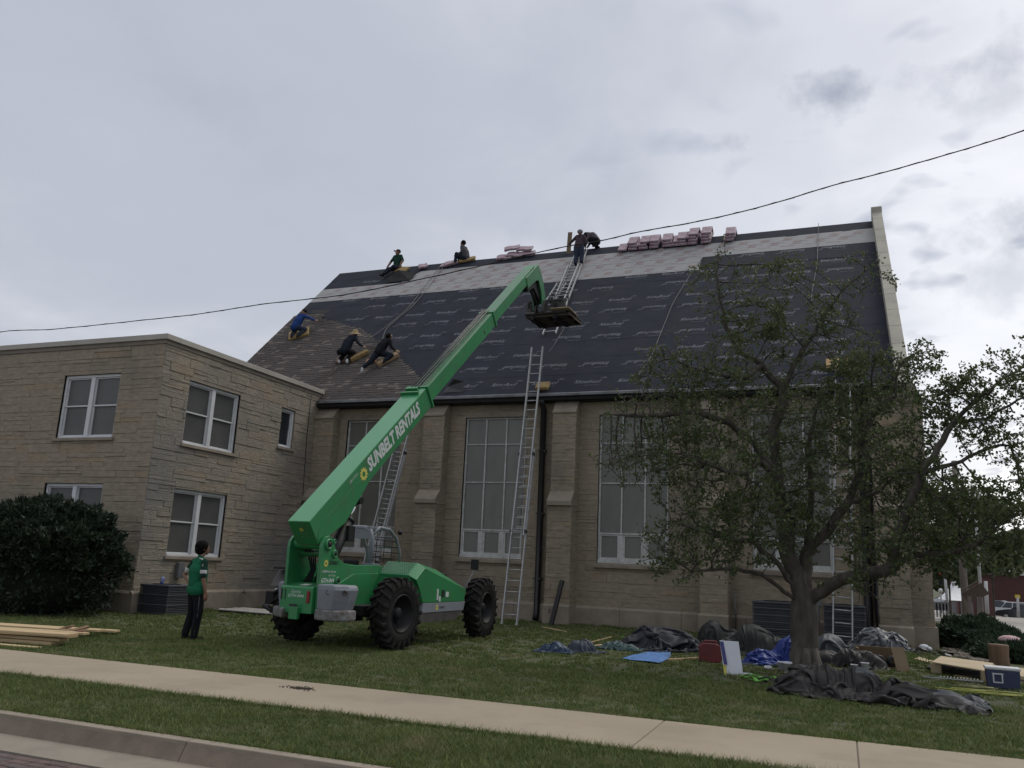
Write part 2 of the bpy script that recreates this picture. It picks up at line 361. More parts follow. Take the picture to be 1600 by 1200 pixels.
# the lawn sheet reaches the horizon
def gz(y): return 0 if y < 27 else -min(3.1, (y-27)*.0185)
gr.add([(x, y, gz(y)) for y in (6.12, 27, 195, 1500) for x in (-900, 900)], [(0, 1, 3, 2), (2, 3, 5, 4), (4, 5, 7, 6)])
tag(gr.build('ground', m_soil, fix=False), kind='structure')
sw = MB(); x = -28.0; rng = random.Random(3)
_j0 = onz(1012, 1150).x; _j1 = onz(1340, 1178).x
joints = [-28, -21.5, -14.6, -7.6] + [_j0+(_j1-_j0)*i for i in range(14)]
for a, b in zip(joints, joints[1:]):
    if not (-20 < a < 8): pass
    g = 0.006
    sw.prism([(a+g, swn(a)), (b-g, swn(b)), (b-g, swf(b)), (a+g, swf(a))], 'z', -0.06, 0.022)
tag(sw.build('pavement', m_conc, bevel=0.008), kind='structure')
sj = MB(); sj.prism([(-28, swn(-28)+.01), (40, swn(40)+.01), (40, swf(40)-.01), (-28, swf(-28)-.01)], 'z', -0.05, 0.012)
tag(sj.build('pavement_joints', mat('joint_grit', (0.16, 0.135, 0.10), None, 20, 1.0)), kind='structure')
# kerb in long cast lengths, battered face
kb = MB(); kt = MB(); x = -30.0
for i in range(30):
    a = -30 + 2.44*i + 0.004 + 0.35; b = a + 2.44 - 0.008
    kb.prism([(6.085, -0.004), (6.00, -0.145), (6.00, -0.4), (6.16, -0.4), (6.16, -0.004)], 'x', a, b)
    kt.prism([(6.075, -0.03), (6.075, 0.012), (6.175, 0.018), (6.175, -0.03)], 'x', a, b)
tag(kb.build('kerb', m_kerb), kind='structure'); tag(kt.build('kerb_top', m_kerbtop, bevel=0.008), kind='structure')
gt = MB()
for i in range(20):
    a = -30 + 3.6*i; gt.prism([(5.62, -0.165), (6.03, -0.14), (6.03, -0.4), (5.62, -0.4)], 'x', a+.003, a+3.597)
tag(gt.build('gutter_pan', mat('gutter_concrete', (0.25, 0.22, 0.175), (0.20, 0.172, 0.135), 1.5, .9, .3, 50, c3=(0.17, 0.145, 0.115), c3scale=2, c3lo=.5, c3hi=.8, bdist=.006)), kind='structure')
m_paver = mat('street_brick', (0.13, 0.095, 0.085), (0.075, 0.06, 0.058), 9, 0.9, 0.7, 40, island=[(1, .9, .86), (.75, .7, .72), (1.25, 1.05, .95), (.9, .9, .95), (1.1, .95, .85)], bdist=0.01)
pv = MB(); rr = random.Random(5)
for r in range(12):
    y1 = 5.61 - r*0.105
    for c in range(46):
        x0 = -9.0 + c*0.215 + (r % 2)*0.107
        d = rr.uniform(0, .006); j = rr.uniform(-.003, .003)
        pv.box(x0+.005, x0+.208, y1-.098+j, y1-.004+j, -.25, -.172-d)
tag(pv.build('street_bricks', m_paver, bevel=0.008), kind='structure')
tag(MB().box(-300, 300, -60, 5.615, -.5, -.195).build('street', mat('street_bed', (0.075, 0.062, 0.055), (0.05, 0.043, 0.04), 5, 0.95, 0.5, 30)), kind='structure')
# sidewalk scar: the mulch spot
sp = MB(); rr = random.Random(9)
c0 = onz(468, 1079)
for i in range(150):
    a = rr.gauss(0, .10); b = rr.gauss(0, .045); q = c0 + Vector((a, b, 0)); L = rr.uniform(.01, .04); an = rr.uniform(0, pi)
    sp.bar((q.x, q.y, .027), (q.x+L*cos(an), q.y+L*sin(an), .03), .008, .005)
tag(sp.build('bark_litter', mat('bark_litter', (0.04, 0.028, 0.02), None, 9, 1.0)), 'dark brown scrap of bark litter lying on the pavement', 'litter')
# far paving: the car park and the drive round the end of the church
lot = MB()
lr = [(22.0, 4.3, 60), (27, 4.0, 70), (29, 3.9, 75), (40, 5.0, 90), (195, 4.6, 200), (300, 4.6, 300)]
lot.add([(x, y, gz(y)+.01+.00035*(y-22)) for y, a, b in lr for x in (a, b)], [(2*i, 2*i+1, 2*i+3, 2*i+2) for i in range(5)])
tag(lot.build('car_park', m_lot, fix=False), kind='structure')

# ------------------------------------------------------------------ grass blades
m_blade = mat('grass_blade', (0.148, 0.178, 0.058), (0.102, 0.135, 0.040), 1.1, 0.7, island=[(.7, .8, .65), (1, 1, 1), (1.2, 1.12, .95), (.85, .92, .75), (1.45, 1.25, 1.05), (.9, 1.02, .8)], c3=(0.24, 0.21, 0.105), c3scale=1.2, c3lo=0.53, c3hi=0.78, trans=0.25, detail=7)
def blades(polyfn, box, n, h, w, seed):
    rg = np.random.default_rng(seed); x0, x1, y0, y1 = box
    # clumped distribution: clump centres plus scatter
    nc = n//22
    cx = rg.uniform(x0, x1, nc); cy = rg.uniform(y0, y1, nc)
    idx = rg.integers(0, nc, n)
    x = cx[idx] + rg.normal(0, .05, n); y = cy[idx] + rg.normal(0, .05, n); hk = rg.uniform(.55, 1.35, nc)[idx]
    k = polyfn(x, y); x = x[k]; y = y[k]; hk = hk[k]; n = len(x)
    a = rg.uniform(0, 2*pi, n)
    pat = 0.5+0.5*np.sin(x*1.7+np.sin(y*2.1)*1.3)*np.sin(y*1.3+np.cos(x*.9)*2)
    hh = h*rg.uniform(.45, 1.25, n)*(0.6+0.7*pat)*hk; ww = w*rg.uniform(.6, 1.3, n)
    lean = rg.uniform(.3, 1.5, n)*hh; b = rg.uniform(0, 2*pi, n)
    V = np.zeros((n, 3, 3), np.float32)
    V[:, 0, 0] = x-ww*np.cos(a); V[:, 0, 1] = y-ww*np.sin(a)
    V[:, 1, 0] = x+ww*np.cos(a); V[:, 1, 1] = y+ww*np.sin(a)
    V[:, 2, 0] = x+lean*np.cos(b); V[:, 2, 1] = y+lean*np.sin(b); V[:, 2, 2] = hh
    V[:, 0, 2] = V[:, 1, 2] = -.004
    return V
def in_lawn(x, y):
    k = (y > 9.45+(x+11.8)*0.0125-.01)
    k &= ~((x < -16.5) & (y > 16.5)) & (y < 24.0) & ((x < 2.3) | (y < 20.5-(x-2.3)*1.2))
    return k
def in_strip(x, y): return (y > 6.165) & (y < 7.80+(x+9.7)*0.015+.012)
parts = [blades(in_strip, (-9.5, 0.6, 6.15, 8.0), 120000, .048, .0042, 1),
         blades(in_lawn, (-20, 2.8, 9.3, 13.5), 290000, .045, .006, 2),
         blades(in_lawn, (-22, 5, 13.5, 24.0), 230000, .05, .011, 3)]
# longer fringe over the pavement edges
def fr(lo, hi, off, n, seed, f):
    rg = np.random.default_rng(seed); x = rg.uniform(lo, hi, n)
    V = blades(lambda a, b: np.ones(len(a), bool), (0, 1, 0, 1), n, .05, .0045, seed)
    base = (V[:, 0, :]+V[:, 1, :])/2; y = f(x)+rg.normal(off, .02, n)
    V[:, :, 0] += (x-base[:, 0])[:, None]; V[:, :, 1] += (y-base[:, 1])[:, None]; return V
parts.append(fr(-9.7, 1, -.01, 9000, 4, lambda x: 7.80+(x+9.7)*0.015))
parts.append(fr(-14, 2.6, .02, 9000, 5, lambda x: 9.44+(x+11.8)*0.0125))
parts.append(fr(-9, -1, .02, 7000, 6, lambda x: 6.185+0*x))
V = np.concatenate(parts); n = len(V)
gro = np_mesh('grass', V.reshape(-1, 3), np.arange(n*3, dtype=np.int32).reshape(n, 3), m_blade, k=3)
tag(gro, 'short green lawn grass with dry patches', 'grass', kind='stuff')
# ------------------------------------------------------------------ stonework
def rect_minus(r, holes):
    out = [r]
    for h in holes:
        nx = []
        for (a0, a1, z0, z1) in out:
            b0, b1, c0, c1 = h
            if b0 >= a1 or b1 <= a0 or c0 >= z1 or c1 <= z0: nx.append((a0, a1, z0, z1)); continue
            if a0 < b0: nx.append((a0, b0, z0, z1))
            if a1 > b1: nx.append((b1, a1, z0, z1))
            m0, m1 = max(a0, b0), min(a1, b1)
            if z0 < c0: nx.append((m0, m1, z0, c0))
            if z1 > c1: nx.append((m0, m1, c1, z1))
        out = nx
    return out
def stones(mb, o, u, n, w, z0, z1, holes=(), seed=1, lo=.10, hi=.27, smin=.35, smax=1.3, rough=.016, mi=0, j=.0025):
    rg = random.Random(seed); o = Vector(o); u = Vector(u); n = Vector(n); z = z0
    def P(a, zz, d): q = o + u*a + n*d; return (q.x, q.y, zz)
    def stone(c):
        a0, a1, b0, b1 = c
        if a1-a0 < .012 or b1-b0 < .012: return
        d = rg.uniform(.0, rough); e = min(.007, (a1-a0)/4, (b1-b0)/4)
        def jt(): return rg.uniform(0, .006)
        vs = [P(a0, b0, -.004), P(a1, b0, -.004), P(a1, b1, -.004), P(a0, b1, -.004),
              P(a0+j, b0+j, d*.5), P(a1-j, b0+j, d*.5), P(a1-j, b1-j, d*.5), P(a0+j, b1-j, d*.5),
              P(a0+j+e+jt(), b0+j+e, d), P(a1-j-e-jt(), b0+j+e, d+rg.uniform(-.006, .006)), P(a1-j-e-jt(), b1-j-e, d), P(a0+j+e+jt(), b1-j-e, d+rg.uniform(-.006, .006))]
        mb.add(vs, [(0, 1, 5, 4), (1, 2, 6, 5), (2, 3, 7, 6), (3, 0, 4, 7), (4, 5, 9, 8), (5, 6, 10, 9), (6, 7, 11, 10), (7, 4, 8, 11), (8, 9, 10, 11)], mi)
    while z < z1-1e-6:
        h = rg.uniform(lo, hi)
        if z1-z-h < lo: h = z1-z
        a = -rg.uniform(0, .4); 
        while a < w:
            L = rg.uniform(smin, smax)*(0.8 if h < .13 else 1)
            c = (max(a, 0), min(a+L, w), z, z+h)
            if c[1] > c[0]:
                cells = [c]
                if h > .16 and rg.random() < .4:
                    k = z + h*rg.uniform(.4, .6); cells = [(c[0], c[1], z, k), (c[0], c[1], k, z+h)]
                for cc in cells:
                    for q in rect_minus(cc, holes): stone(q)
            a += L
        z += h

# ------------------------------------------------------------------ church
church = empty('church', (-10, 24, 0), 0, 'long tan stone church with steep gabled roof being reshingled', 'church')
def CH(o): # keep world coordinates while parented
    o.parent = church; o.location = Vector(o.location) - Vector((-10, 24, 0)); return o
WZ0, WZ1 = 1.76, 6.13
WIN = [(-15.50, -13.42), (-11.08, -9.00), (-6.65, -4.57), (-2.25, -.17)]
holes = [(a+21.4, b+21.4, WZ0, WZ1) for a, b in WIN]
wb = MB()
stones(wb, (-21.4, 24, 0), (1, 0, 0), (0, -1, 0), 22.95, .53, 6.55, holes, 11, .14, .34, .45, 1.5)
# core that closes the body off behind the stone faces
wb.box(-21.3, 1.5, 24.75, 38.8, -.2, 6.5, 1)
for (a, b), (c, d) in zip([(-21.4, -15.5)]+[(w[1], v[0]) for w, v in zip(WIN, WIN[1:])]+[(-.17, 1.5)], [(0, 0)]*6):
    wb.box(a, b, 24.013, 24.74, -.2, 6.55, 1)
for a, b in WIN:
    wb.box(a, b, 24.013, 24.74, -.2, WZ0-.001, 1); wb.box(a, b, 24.013, 24.74, WZ1+.001, 6.55, 1)
# gable facade end wall (to the right), seen on edge
wb.prism([(23.75, -.2), (39.0, -.2), (39.0, 6.6), (31.4, 14.3), (23.75, 6.75)], 'x', 1.52, 1.80, 1)
CH(wb.build('wall', [m_stone, m_trim], fix=False))
# water table
wt = MB(); rg = random.Random(2)
x = -21.4
while x < 1.5:
    L = min(rg.uniform(1.2, 2.1), 1.5-x); wt.prism([(24.0, -.2), (23.88, -.2), (23.88, .47), (23.93, .525), (24.02, .54)], 'x', x+.003, x+L-.003); x += L
CH(wt.build('water_table', m_trim, bevel=.006))
# lintel course above the windows
for i, (a, b) in enumerate(WIN):
    CH(MB().box(a-.02, b+.02, 23.985, 24.1, WZ1-.0, WZ1+.17).build('lintel', m_trim, bevel=.005))
# buttresses
def buttress(c, hw=.365, ylow=23.33, seed=1):
    b = MB()
    for (y, zz0, zz1) in ((ylow, .53, 3.34), (23.55, 3.34, 6.13)):
        stones(b, (c-hw, y, 0), (1, 0, 0), (0, -1, 0), 2*hw, zz0, zz1, (), seed, .11, .26, .35, .9, .016)
        stones(b, (c-hw, 24, 0), (0, -1, 0), (-1, 0, 0), 24-y, zz0, zz1, (), seed+1, .11, .26, .4, .9, .014)
        stones(b, (c+hw, y, 0), (0, 1, 0), (1, 0, 0), 24-y, zz0, zz1, (), seed+2, .11, .26, .4, .9, .014)
    o = CH(b.build('buttress', m_stone, fix=False))
    k = MB(); e = .03; k1 = MB(); k2 = MB()
    k.prism([(ylow-.10, 3.34), (ylow-.10, 3.47), (23.545, 3.78), (23.9, 3.78), (23.9, 3.34)], 'x', c-hw-.008, c+hw+.008)
    k1.prism([(23.50, 6.13), (23.50, 6.19), (23.62, 6.30), (23.62, 6.34), (23.80, 6.53), (24.05, 6.53), (24.05, 6.13)], 'x', c-hw-.008, c+hw+.008)
    k2.prism([(ylow-.07, -.2), (ylow-.07, .50), (ylow-.01, .545), (24.0, .545), (24.0, -.2)], 'x', c-hw-.03, c+hw+.03)
    k.build('weathering_cap', m_trim, o, bevel=.008); k1.build('buttress_cap', m_trim, o, bevel=.008); k2.build('plinth', m_trim, o, bevel=.008)
    return o
for i, c in enumerate((-16.15, -12.0, -7.62, -3.22, 1.2)): buttress(c, seed=20+i*5)
# corner pier with sloped shoulder, right end
cp = MB()
stones(cp, (1.5, 23.74, 0), (1, 0, 0), (0, -1, 0), .60, .53, 6.2, (), 61, .14, .3, .3, .62, .012)
stones(cp, (2.10, 23.74, 0), (0, 1, 0), (1, 0, 0), 1.3, .53, 6.2, (), 62, .14, .3, .3, .9, .012)
o = CH(cp.build('corner_pier', m_stone, fix=False))
k2 = MB(); k = MB(); k.prism([(1.49, 6.2), (2.13, 6.2), (2.13, 6.30), (1.83, 6.95), (1.49, 6.95)], 'y', 23.70, 25.05); k2.box(1.48, 2.16, 23.68, 25.1, -.2, .54); k2.build('plinth', m_trim, o, bevel=.01)
k.build('weathering_cap', m_trim, o, bevel=.01)
k = MB(); k.box(1.5, 2.09, 23.76, 25.0, 0, 6.2); k.build('pier_core', m_trim, o)
# gable parapet: raked coping standing above the roof
pp = MB()
for s0, s1 in [(-.55+i*1.0, -.55+(i+1)*1.0) for i in range(12)]:
    if s1 > 11.35: s1 = 11.35
    for q in ((1.50, 1.83),):
        a = roofp(0, s0+.003, -.25); b = roofp(0, s1-.003, -.25); c = roofp(0, s1-.003, .34); d = roofp(0, s0+.003, .34)
        pp.prism([(a.y, a.z), (b.y, b.z), (c.y, c.z), (d.y, d.z)], 'x', *q)
pp.prism([(31.15, 14.6), (31.62, 14.6), (31.62, 15.0), (31.4, 15.12), (31.15, 15.0)], 'x', 1.49, 1.84)
sidek = roofp(0, 5.2, .34); pp.prism([(sidek.y-.15, sidek.z-.1), (sidek.y+.15, sidek.z+.15), (sidek.y+.1, sidek.z-.3)], 'x', 1.8, 1.9)
CH(pp.build('gable_parapet', m_parapet, bevel=.01))

# church windows
def church_window(a, b):
    w = CH(empty('window', ((a+b)/2, 24.12, WZ0)))
    return w
for a, b in WIN:
    fr_ = MB(); Y0, Y1 = 24.08, 24.16
    n = 3; cw = (b-a)/n; zt = [2.60, 4.08, 5.28]
    for x0, x1 in ((a, a+.055), (b-.055, b)): fr_.box(x0, x1, Y0, Y1, WZ0+.09, WZ1)
    fr_.box(a+.055, b-.055, Y0, Y1, WZ1-.05, WZ1); fr_.box(a+.055, b-.055, Y0-.01, Y1, 2.585, 2.625, 0)
    for k in (1, 2):
        fr_.box(a+k*cw-.022, a+k*cw+.022, Y0+.01, Y1, 2.625, WZ1-.05)
        fr_.box(a+k*cw-.06, a+k*cw+.06, Y0+.005, Y1, WZ0+.09, 2.585)
    for z in zt[1:]:
        for k in range(3): fr_.box(a+k*cw+(.055 if k == 0 else .022), a+(k+1)*cw-(.055 if k == 2 else .022), Y0+.02, Y1, z-.015, z+.015)
    for k in range(3):      # lower sashes
        x0 = a+k*cw+(.055 if k == 0 else .06); x1 = a+(k+1)*cw-(.055 if k == 2 else .06)
        fr_.box(x0, x0+.05, Y0+.02, Y1, WZ0+.09, 2.585); fr_.box(x1-.05, x1, Y0+.02, Y1, WZ0+.09, 2.585)
        fr_.box(x0+.05, x1-.05, Y0+.02, Y1, WZ0+.09, WZ0+.16); fr_.box(x0+.05, x1-.05, Y0+.02, Y1, 2.535, 2.585)
    fr_.box(a, b, Y0-.03, Y1, WZ0, WZ0+.09)
    f = CH(fr_.build('window', m_oldwhite, bevel=.004))
    pn = MB(); zz = [WZ0+.1, 2.6, 4.08, 5.28, WZ1-.04]
    for k in range(3):
        for z0, z1 in zip(zz, zz[1:]):
            t = random.uniform(-.004, .004)
            pn.add([(a+k*cw+.02, 24.135+t, z0), (a+(k+1)*cw-.02, 24.135-t, z0), (a+(k+1)*cw-.02, 24.135-t, z1), (a+k*cw+.02, 24.135+t, z1)], [(0, 1, 2, 3)])
    p = pn.build('pane', m_pane, f, fix=False); p.location = (0, 0, 0)
    rv = MB()     # stone reveals and sill
    rv.add([(a, 23.99, WZ0), (a, 24.3, WZ0), (a, 24.3, WZ1), (a, 23.99, WZ1)], [(0, 1, 2, 3)]); rv.add([(b, 23.99, WZ0), (b, 24.3, WZ0), (b, 24.3, WZ1), (b, 23.99, WZ1)], [(0, 1, 2, 3)])
    rv.add([(a, 23.99, WZ1), (b, 23.99, WZ1), (b, 24.3, WZ1), (a, 24.3, WZ1)], [(0, 1, 2, 3)])
    rv.build('reveal', m_trim, f, fix=False)
    sl_ = MB(); sl_.prism([(23.90, WZ0-.14), (23.90, WZ0-.04), (24.14, WZ0+.0), (24.14, WZ0-.14)], 'x', a-.08, b+.08)
    sl_.build('sill', m_trim, f, bevel=.006)

# ------------------------------------------------------------------ roof
rf = MB()
def roofquad(mb, x0, x1, s0, s1, h, mi=0, th=0.0):
    mb.add([roofp(x0, s0, h), roofp(x1, s0, h), roofp(x1, s1, h), roofp(x0, s1, h)], [(0, 1, 2, 3)], mi)
RX0, RX1, SR = -21.42, 1.51, 11.03
a = roofp(0, -.05, -.005); b = roofp(0, SR-.005, -.005); c = roofp(0, SR-.15, -.16); d = roofp(0, -.05, -.16)
rf.prism([(a.y, a.z), (b.y, b.z), (c.y, c.z), (d.y, d.z)], 'x', RX0, RX1)
m2 = 2*(EAVE_Y+SR*S45)
rf.prism([(m2-a.y, a.z), (m2-b.y, b.z), (m2-c.y, c.z), (m2-d.y, d.z)], 'x', RX0, RX1)
# left gable triangle
rf.prism([(24.1, 6.4), (38.7, 6.4), (31.4, 14.3)], 'x', RX0+.15, RX0+.35)
roof = CH(rf.build('roof', mat('roof_deck', (0.16, 0.12, 0.08), None, 4, 0.9)))
# membrane courses, each lapping the one below, gently wrinkled
def strip(mb, x0, x1, s0, s1, h0, mi=0, nx=90, ns=3, amp=.006, seed=0, xs0=None):
    """roll of underlayment; left edge may slope: xs0(s)"""
    vs = []; fs = []; h0 *= .35; amp = .0022
    for j_ in range(ns+1):
        s = s0+(s1-s0)*j_/ns
        xa = xs0(s) if xs0 else x0
        for i in range(nx+1):
            x = xa+(x1-xa)*i/nx
            h = h0 + (1-j_/ns)*.003 + amp*(noise.noise(Vector((x*1.3, s*2.0, seed)))+.6*abs(noise.noise(Vector((x*4, s*.7, seed+5)))))
            vs.append(roofp(x, s, h))
    for j_ in range(ns):
        for i in range(nx):
            k = j_*(nx+1)+i; fs.append((k, k+1, k+nx+2, k+nx+1))
    mb.add(vs, fs, mi)
mem = MB(); s = 0.0; i = 0
while s < 8.0:
    strip(mem, RX0, RX1, s, min(s+1.19, 8.2), .012+.002*(i % 2), seed=i); s += 1.06; i += 1
strip(mem, RX0, -17.3, 9.3, 10.2, .014, seed=20); strip(mem, RX0, -16.9, 10.15, SR, .018, seed=21)
strip(mem, -4.49, RX1, 8.1, 9.17, .028, seed=22)
strip(mem, -17, RX1, 10.32, SR, .03, seed=23)
# text helper -----------------------------------------------------
_tc = {}
def text_geo(body, shear=0.0, bold=0.0, res=2, space=1.0):
    key = (body, shear, bold, res, space)
    if key in _tc: return _tc[key]
    cu = bpy.data.curves.new('t', 'FONT'); cu.body = body; cu.size = 1.0; cu.shear = shear; cu.offset = bold; cu.resolution_u = res; cu.space_character = space
    ob = bpy.data.objects.new('t', cu); COL.objects.link(ob)
    dg = bpy.context.evaluated_depsgraph_get(); me = bpy.data.meshes.new_from_object(ob.evaluated_get(dg))
    vs = [(v.co.x, v.co.y) for v in me.vertices]; fs = [tuple(p.vertices) for p in me.polygons]
    bpy.data.objects.remove(ob); bpy.data.curves.remove(cu); bpy.data.meshes.remove(me)
    _tc[key] = (vs, fs); return _tc[key]
def put_text(mb, body, o, u, v, size, mi=0, width=None, center=False, **kw):
    """o lower-left corner (or centre), u reading direction, v up direction"""
    vs, fs = text_geo(body, **kw)
    if not vs: return
    x0 = min(p[0] for p in vs); x1 = max(p[0] for p in vs); y0 = min(p[1] for p in vs); y1 = max(p[1] for p in vs)
    sx = sy = size
    if width: sx = width/(x1-x0); 
    if kw.get('fit'): pass
    o = Vector(o); u = Vector(u); v = Vector(v)
    cx = (x0+x1)/2 if center else x0; cy = (y0+y1)/2 if center else y0
    mb.add([o + u*((p[0]-cx)*sx) + v*((p[1]-cy)*sy) for p in vs], fs, mi)
T = Vector((0, S45, S45)); X = Vector((1, 0, 0))
# printed lettering on the dark rolls, every other row upside down
def shingle_edge(s):   # x of the stepped right-hand limit of the new shingles
    if s > 6.3: return -19.9
    if s > 5.1: return -19.9 + (6.3-s)*2.1
    if s > 3.2: return -17.35 + (5.1-s)*1.15
    return -15.1 + (3.2-s)*.95
rg = random.Random(4); k = 0; s = .50
while s < 11.0:
    inv = k % 2 == 1
    x = RX0 + rg.uniform(0, .6)
    while x < RX1-1.0:
        ok = (x > shingle_edge(s)+.1)
        if 8.0 < s < 9.35: ok = ok and x > -4.3 and s < 9.05
        if 9.35 <= s < 10.3: ok = ok and x < -18.4
        if s >= 10.3: ok = False
        if ok:
            h = .016 if not (8.0 < s < 9.35) else .020
            if rg.random() < .08: x += 1.38; continue
            fade = rg.random()
            if inv:
                put_text(mem, 'RhinoRoof', roofp(x+.90, s+.20, h), -X, -T, .27, 1, width=.86, shear=.35, bold=.006)
                put_text(mem, 'U20', roofp(x+.10, s+.02, h), -X, -T, .11, 1, shear=.3); put_text(mem, 'ROOFING UNDERLAYMENT', roofp(x+.9, s-.10, h), -X, -T, .05, 1, width=.45)
            else:
                put_text(mem, 'RhinoRoof', roofp(x, s, h), X, T, .27, 1, width=.86, shear=.35, bold=.006)
                put_text(mem, 'U20', roofp(x+.80, s+.26, h), X, T, .11, 1, shear=.3); put_text(mem, 'ROOFING UNDERLAYMENT', roofp(x+.35, s-.13, h), X, T, .05, 1, width=.45)
        x += 1.38
    s += 1.05 if k % 2 == 0 else .78; k += 1
CH(mem.build('dark_underlayment', [m_membrane, m_ink], fix=False)); MEMB = bpy.context.scene.objects.get('dark_underlayment')
fl = MB()
strip(fl, RX0, -4.49, 8.05, 8.75, .03, seed=31)
strip(fl, RX0, RX1, 8.75, 9.35, .03, seed=34, nx=20) if False else None
strip(fl, RX0, -4.49, 8.72, 9.32, .034, seed=32)
strip(fl, -4.60, RX1, 9.14, 10.36, .040, seed=33)
strip(fl, -17.45, -4.5, 9.27, 10.34, .044, seed=35, xs0=lambda s: -17.45+(s-9.27)*.55)
rg = random.Random(8)
for s_, xa, xb in ((8.30, RX0+.3, -4.9), (8.98, RX0+.4, -4.9), (9.62, -16.6, RX1-.6), (9.98, -16.3, RX1-.6)):
    x = xa+rg.uniform(0, .3)
    while x < xb:
        o_ = roofp(x, s_, .026)
        [fl.add([roofp(x+a0, s_+b0, .026), roofp(x+a1, s_+b0, .026), roofp(x+a1+.02, s_+b1, .026), roofp(x+a0+.02, s_+b1, .026)], [(0, 1, 2, 3)], 1) for a0, a1, b0, b1 in ((.04, .40, 0, .022), (.10, .46, .19, .212), (-.35, .15, -.17, -.155))]
        put_text(fl, 'PRO', roofp(x+.12, s_+.05, .026), X, T, .15, 1, width=.27, shear=.4, bold=.0)
        x += .80
CH(fl.build('grey_underlayment', [m_felt, m_redink], fix=False))
# new shingles
sh = MB(); rg = random.Random(12); s = -.02; exp = .142; row = 0
while s < 6.75:
    xe = shingle_edge(s) + rg.uniform(-.06, .06)
    if s > 6.3: xe = -19.9+rg.uniform(-.2, .1)
    x = RX0-.03 - rg.uniform(0, .2)
    while x < xe:
        w = rg.choice((.14, .2, .26, .34, .42)); x1 = min(x+w, xe); x0 = max(x, RX0-.03)
        if x1-x0 > .02:
            t = rg.choice((.006, .006, .012))
            dj = rg.choice((0, 0, .018)); a = roofp(x0, s-dj, .026); b = roofp(x1-.003, s-dj, .026)
            c = roofp(x1-.003, s+exp+.03, .026+.000); d = roofp(x0, s+exp+.03, .026)
            up = Vector((0, -S45, S45))
            sh.add([a-up*.02, b-up*.02, a+up*(t+.008), b+up*(t+.008), d+up*(t*.3), c+up*(t*.3)], [(0, 1, 3, 2), (2, 3, 5, 4), (1, 5, 3), (0, 2, 4)])
        x += w
    s += exp; row += 1
CH(sh.build('shingles', m_shingle, fix=False))
# eave: drip edge; fascia and soffit coloured near black as the shadow band
ev = MB()
ev.box(RX0, 1.5, 23.62, 24.05, 6.53, 6.60); ev.box(RX0, 1.5, 23.56, 23.62, 6.55, 6.66)
CH(ev.build('soffit', m_soffit))
gu = MB()
gu.box(RX0, 1.5, 23.50, 23.60, 6.655, 6.70)
x = -16.4; rg = random.Random(5)
while x < 1.4:
    L = rg.uniform(1.6, 2.9); z = rg.uniform(-.01, .012)
    gu.prism([(23.46, 6.655+z), (23.48, 6.73+z), (23.60, 6.775+z), (23.60, 6.76+z), (23.50, 6.715+z), (23.475, 6.65+z)], 'x', x, min(x+L-.01, 1.48)); x += L
CH(gu.build('drip_edge', m_gutter))
for (x, r) in ((-8.40, .095), (.60, .10), (.86, .10)):
    dp = MB(); dp.tube([(x, 23.55, 6.6), (x, 23.70, 6.45), (x, 23.86, 6.3), (x, 23.88, .25), (x, 23.78, .06)], r, 10)
    for z in (1.2, 3.1, 5.0): dp.box(x-r-.02, x+r+.02, 23.8, 23.97, z, z+.05)
    CH(dp.build('downspout', m_pipe))

# ------------------------------------------------------------------ annex
AX, AY = -16.53, 16.56
annex = empty('annex_building', (AX, AY, 0), 0, 'two storey flat roofed stone annex with white framed windows', 'building')
def AN(o): o.parent = annex; o.location = Vector(o.location) - Vector((AX, AY, 0)); return o
FW = [(-20.02, -17.96, 4.43, 6.19), (-20.12, -18.02, 1.43, 3.20), (-25.6, -23.5, 4.43, 6.19), (-25.6, -23.5, 1.43, 3.2)]
SW = [(17.58, 19.70, 4.41, 6.16), (17.52, 19.62, 1.42, 3.19), (21.72, 22.45, 4.94, 6.19)]
aw = MB()
stones(aw, (-34, AY, 0), (1, 0, 0), (0, -1, 0), 34+AX, .53, 6.93, [(a+34, b+34, c, d) for a, b, c, d in FW], 41, .10, .26, .4, 1.4, .020)
CUT = len(aw.f)
stones(aw, (AX, AY, 0), (0, 1, 0), (1, 0, 0), 24-AY, .53, 6.93, [(a-AY, b-AY, c, d) for a, b, c, d in SW], 42, .10, .26, .35, 1.25, .024, mi=1)
aw.box(-34, AX-.32, AY+.32, 24, -.2, 6.9, 2)
for z0, z1, ww in ((-.2, 1.42, ()), ):
    pass
def backing(mb, lo, hi, holes, mk, mi):
    for q in rect_minus((lo, hi, -.2, 6.93), holes): mk(mb, q, mi)
backing(aw, -34, AX-.03, FW, lambda m_, q, mi: m_.box(q[0], q[1], AY+.013, AY+.32, q[2], q[3], mi), 2)
backing(aw, AY+.33, 24, SW, lambda m_, q, mi: m_.box(AX-.32, AX-.013, q[0], q[1], q[2], q[3], mi), 2)
AN(aw.build('wall', [m_stone, m_stone2, m_trim], fix=False))
wt = MB(); rg = random.Random(6); x = -34
while x < AX-.01:
    L = min(rg.uniform(1.3, 2.2), AX-x); wt.prism([(AY+.01, -.2), (AY-.10, -.2), (AY-.10, .47), (AY-.05, .525), (AY+.01, .54)], 'x', x+.003, x+L-(0 if x+L >= AX-.01 else .003)); x += L
y = AY-.1
while y < 24:
    L = min(rg.uniform(1.3, 2.2), 24-y); wt.prism([(AX-.01, -.2), (AX+.10, -.2), (AX+.10, .47), (AX+.05, .525), (AX-.01, .54)], 'y', y+.003, y+L-.003); y += L
AN(wt.build('water_table', m_trim, bevel=.006))
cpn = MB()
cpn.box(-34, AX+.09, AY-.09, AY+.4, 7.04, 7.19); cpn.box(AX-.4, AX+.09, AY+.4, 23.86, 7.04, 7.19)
AN(cpn.build('coping', m_coping, bevel=.012))
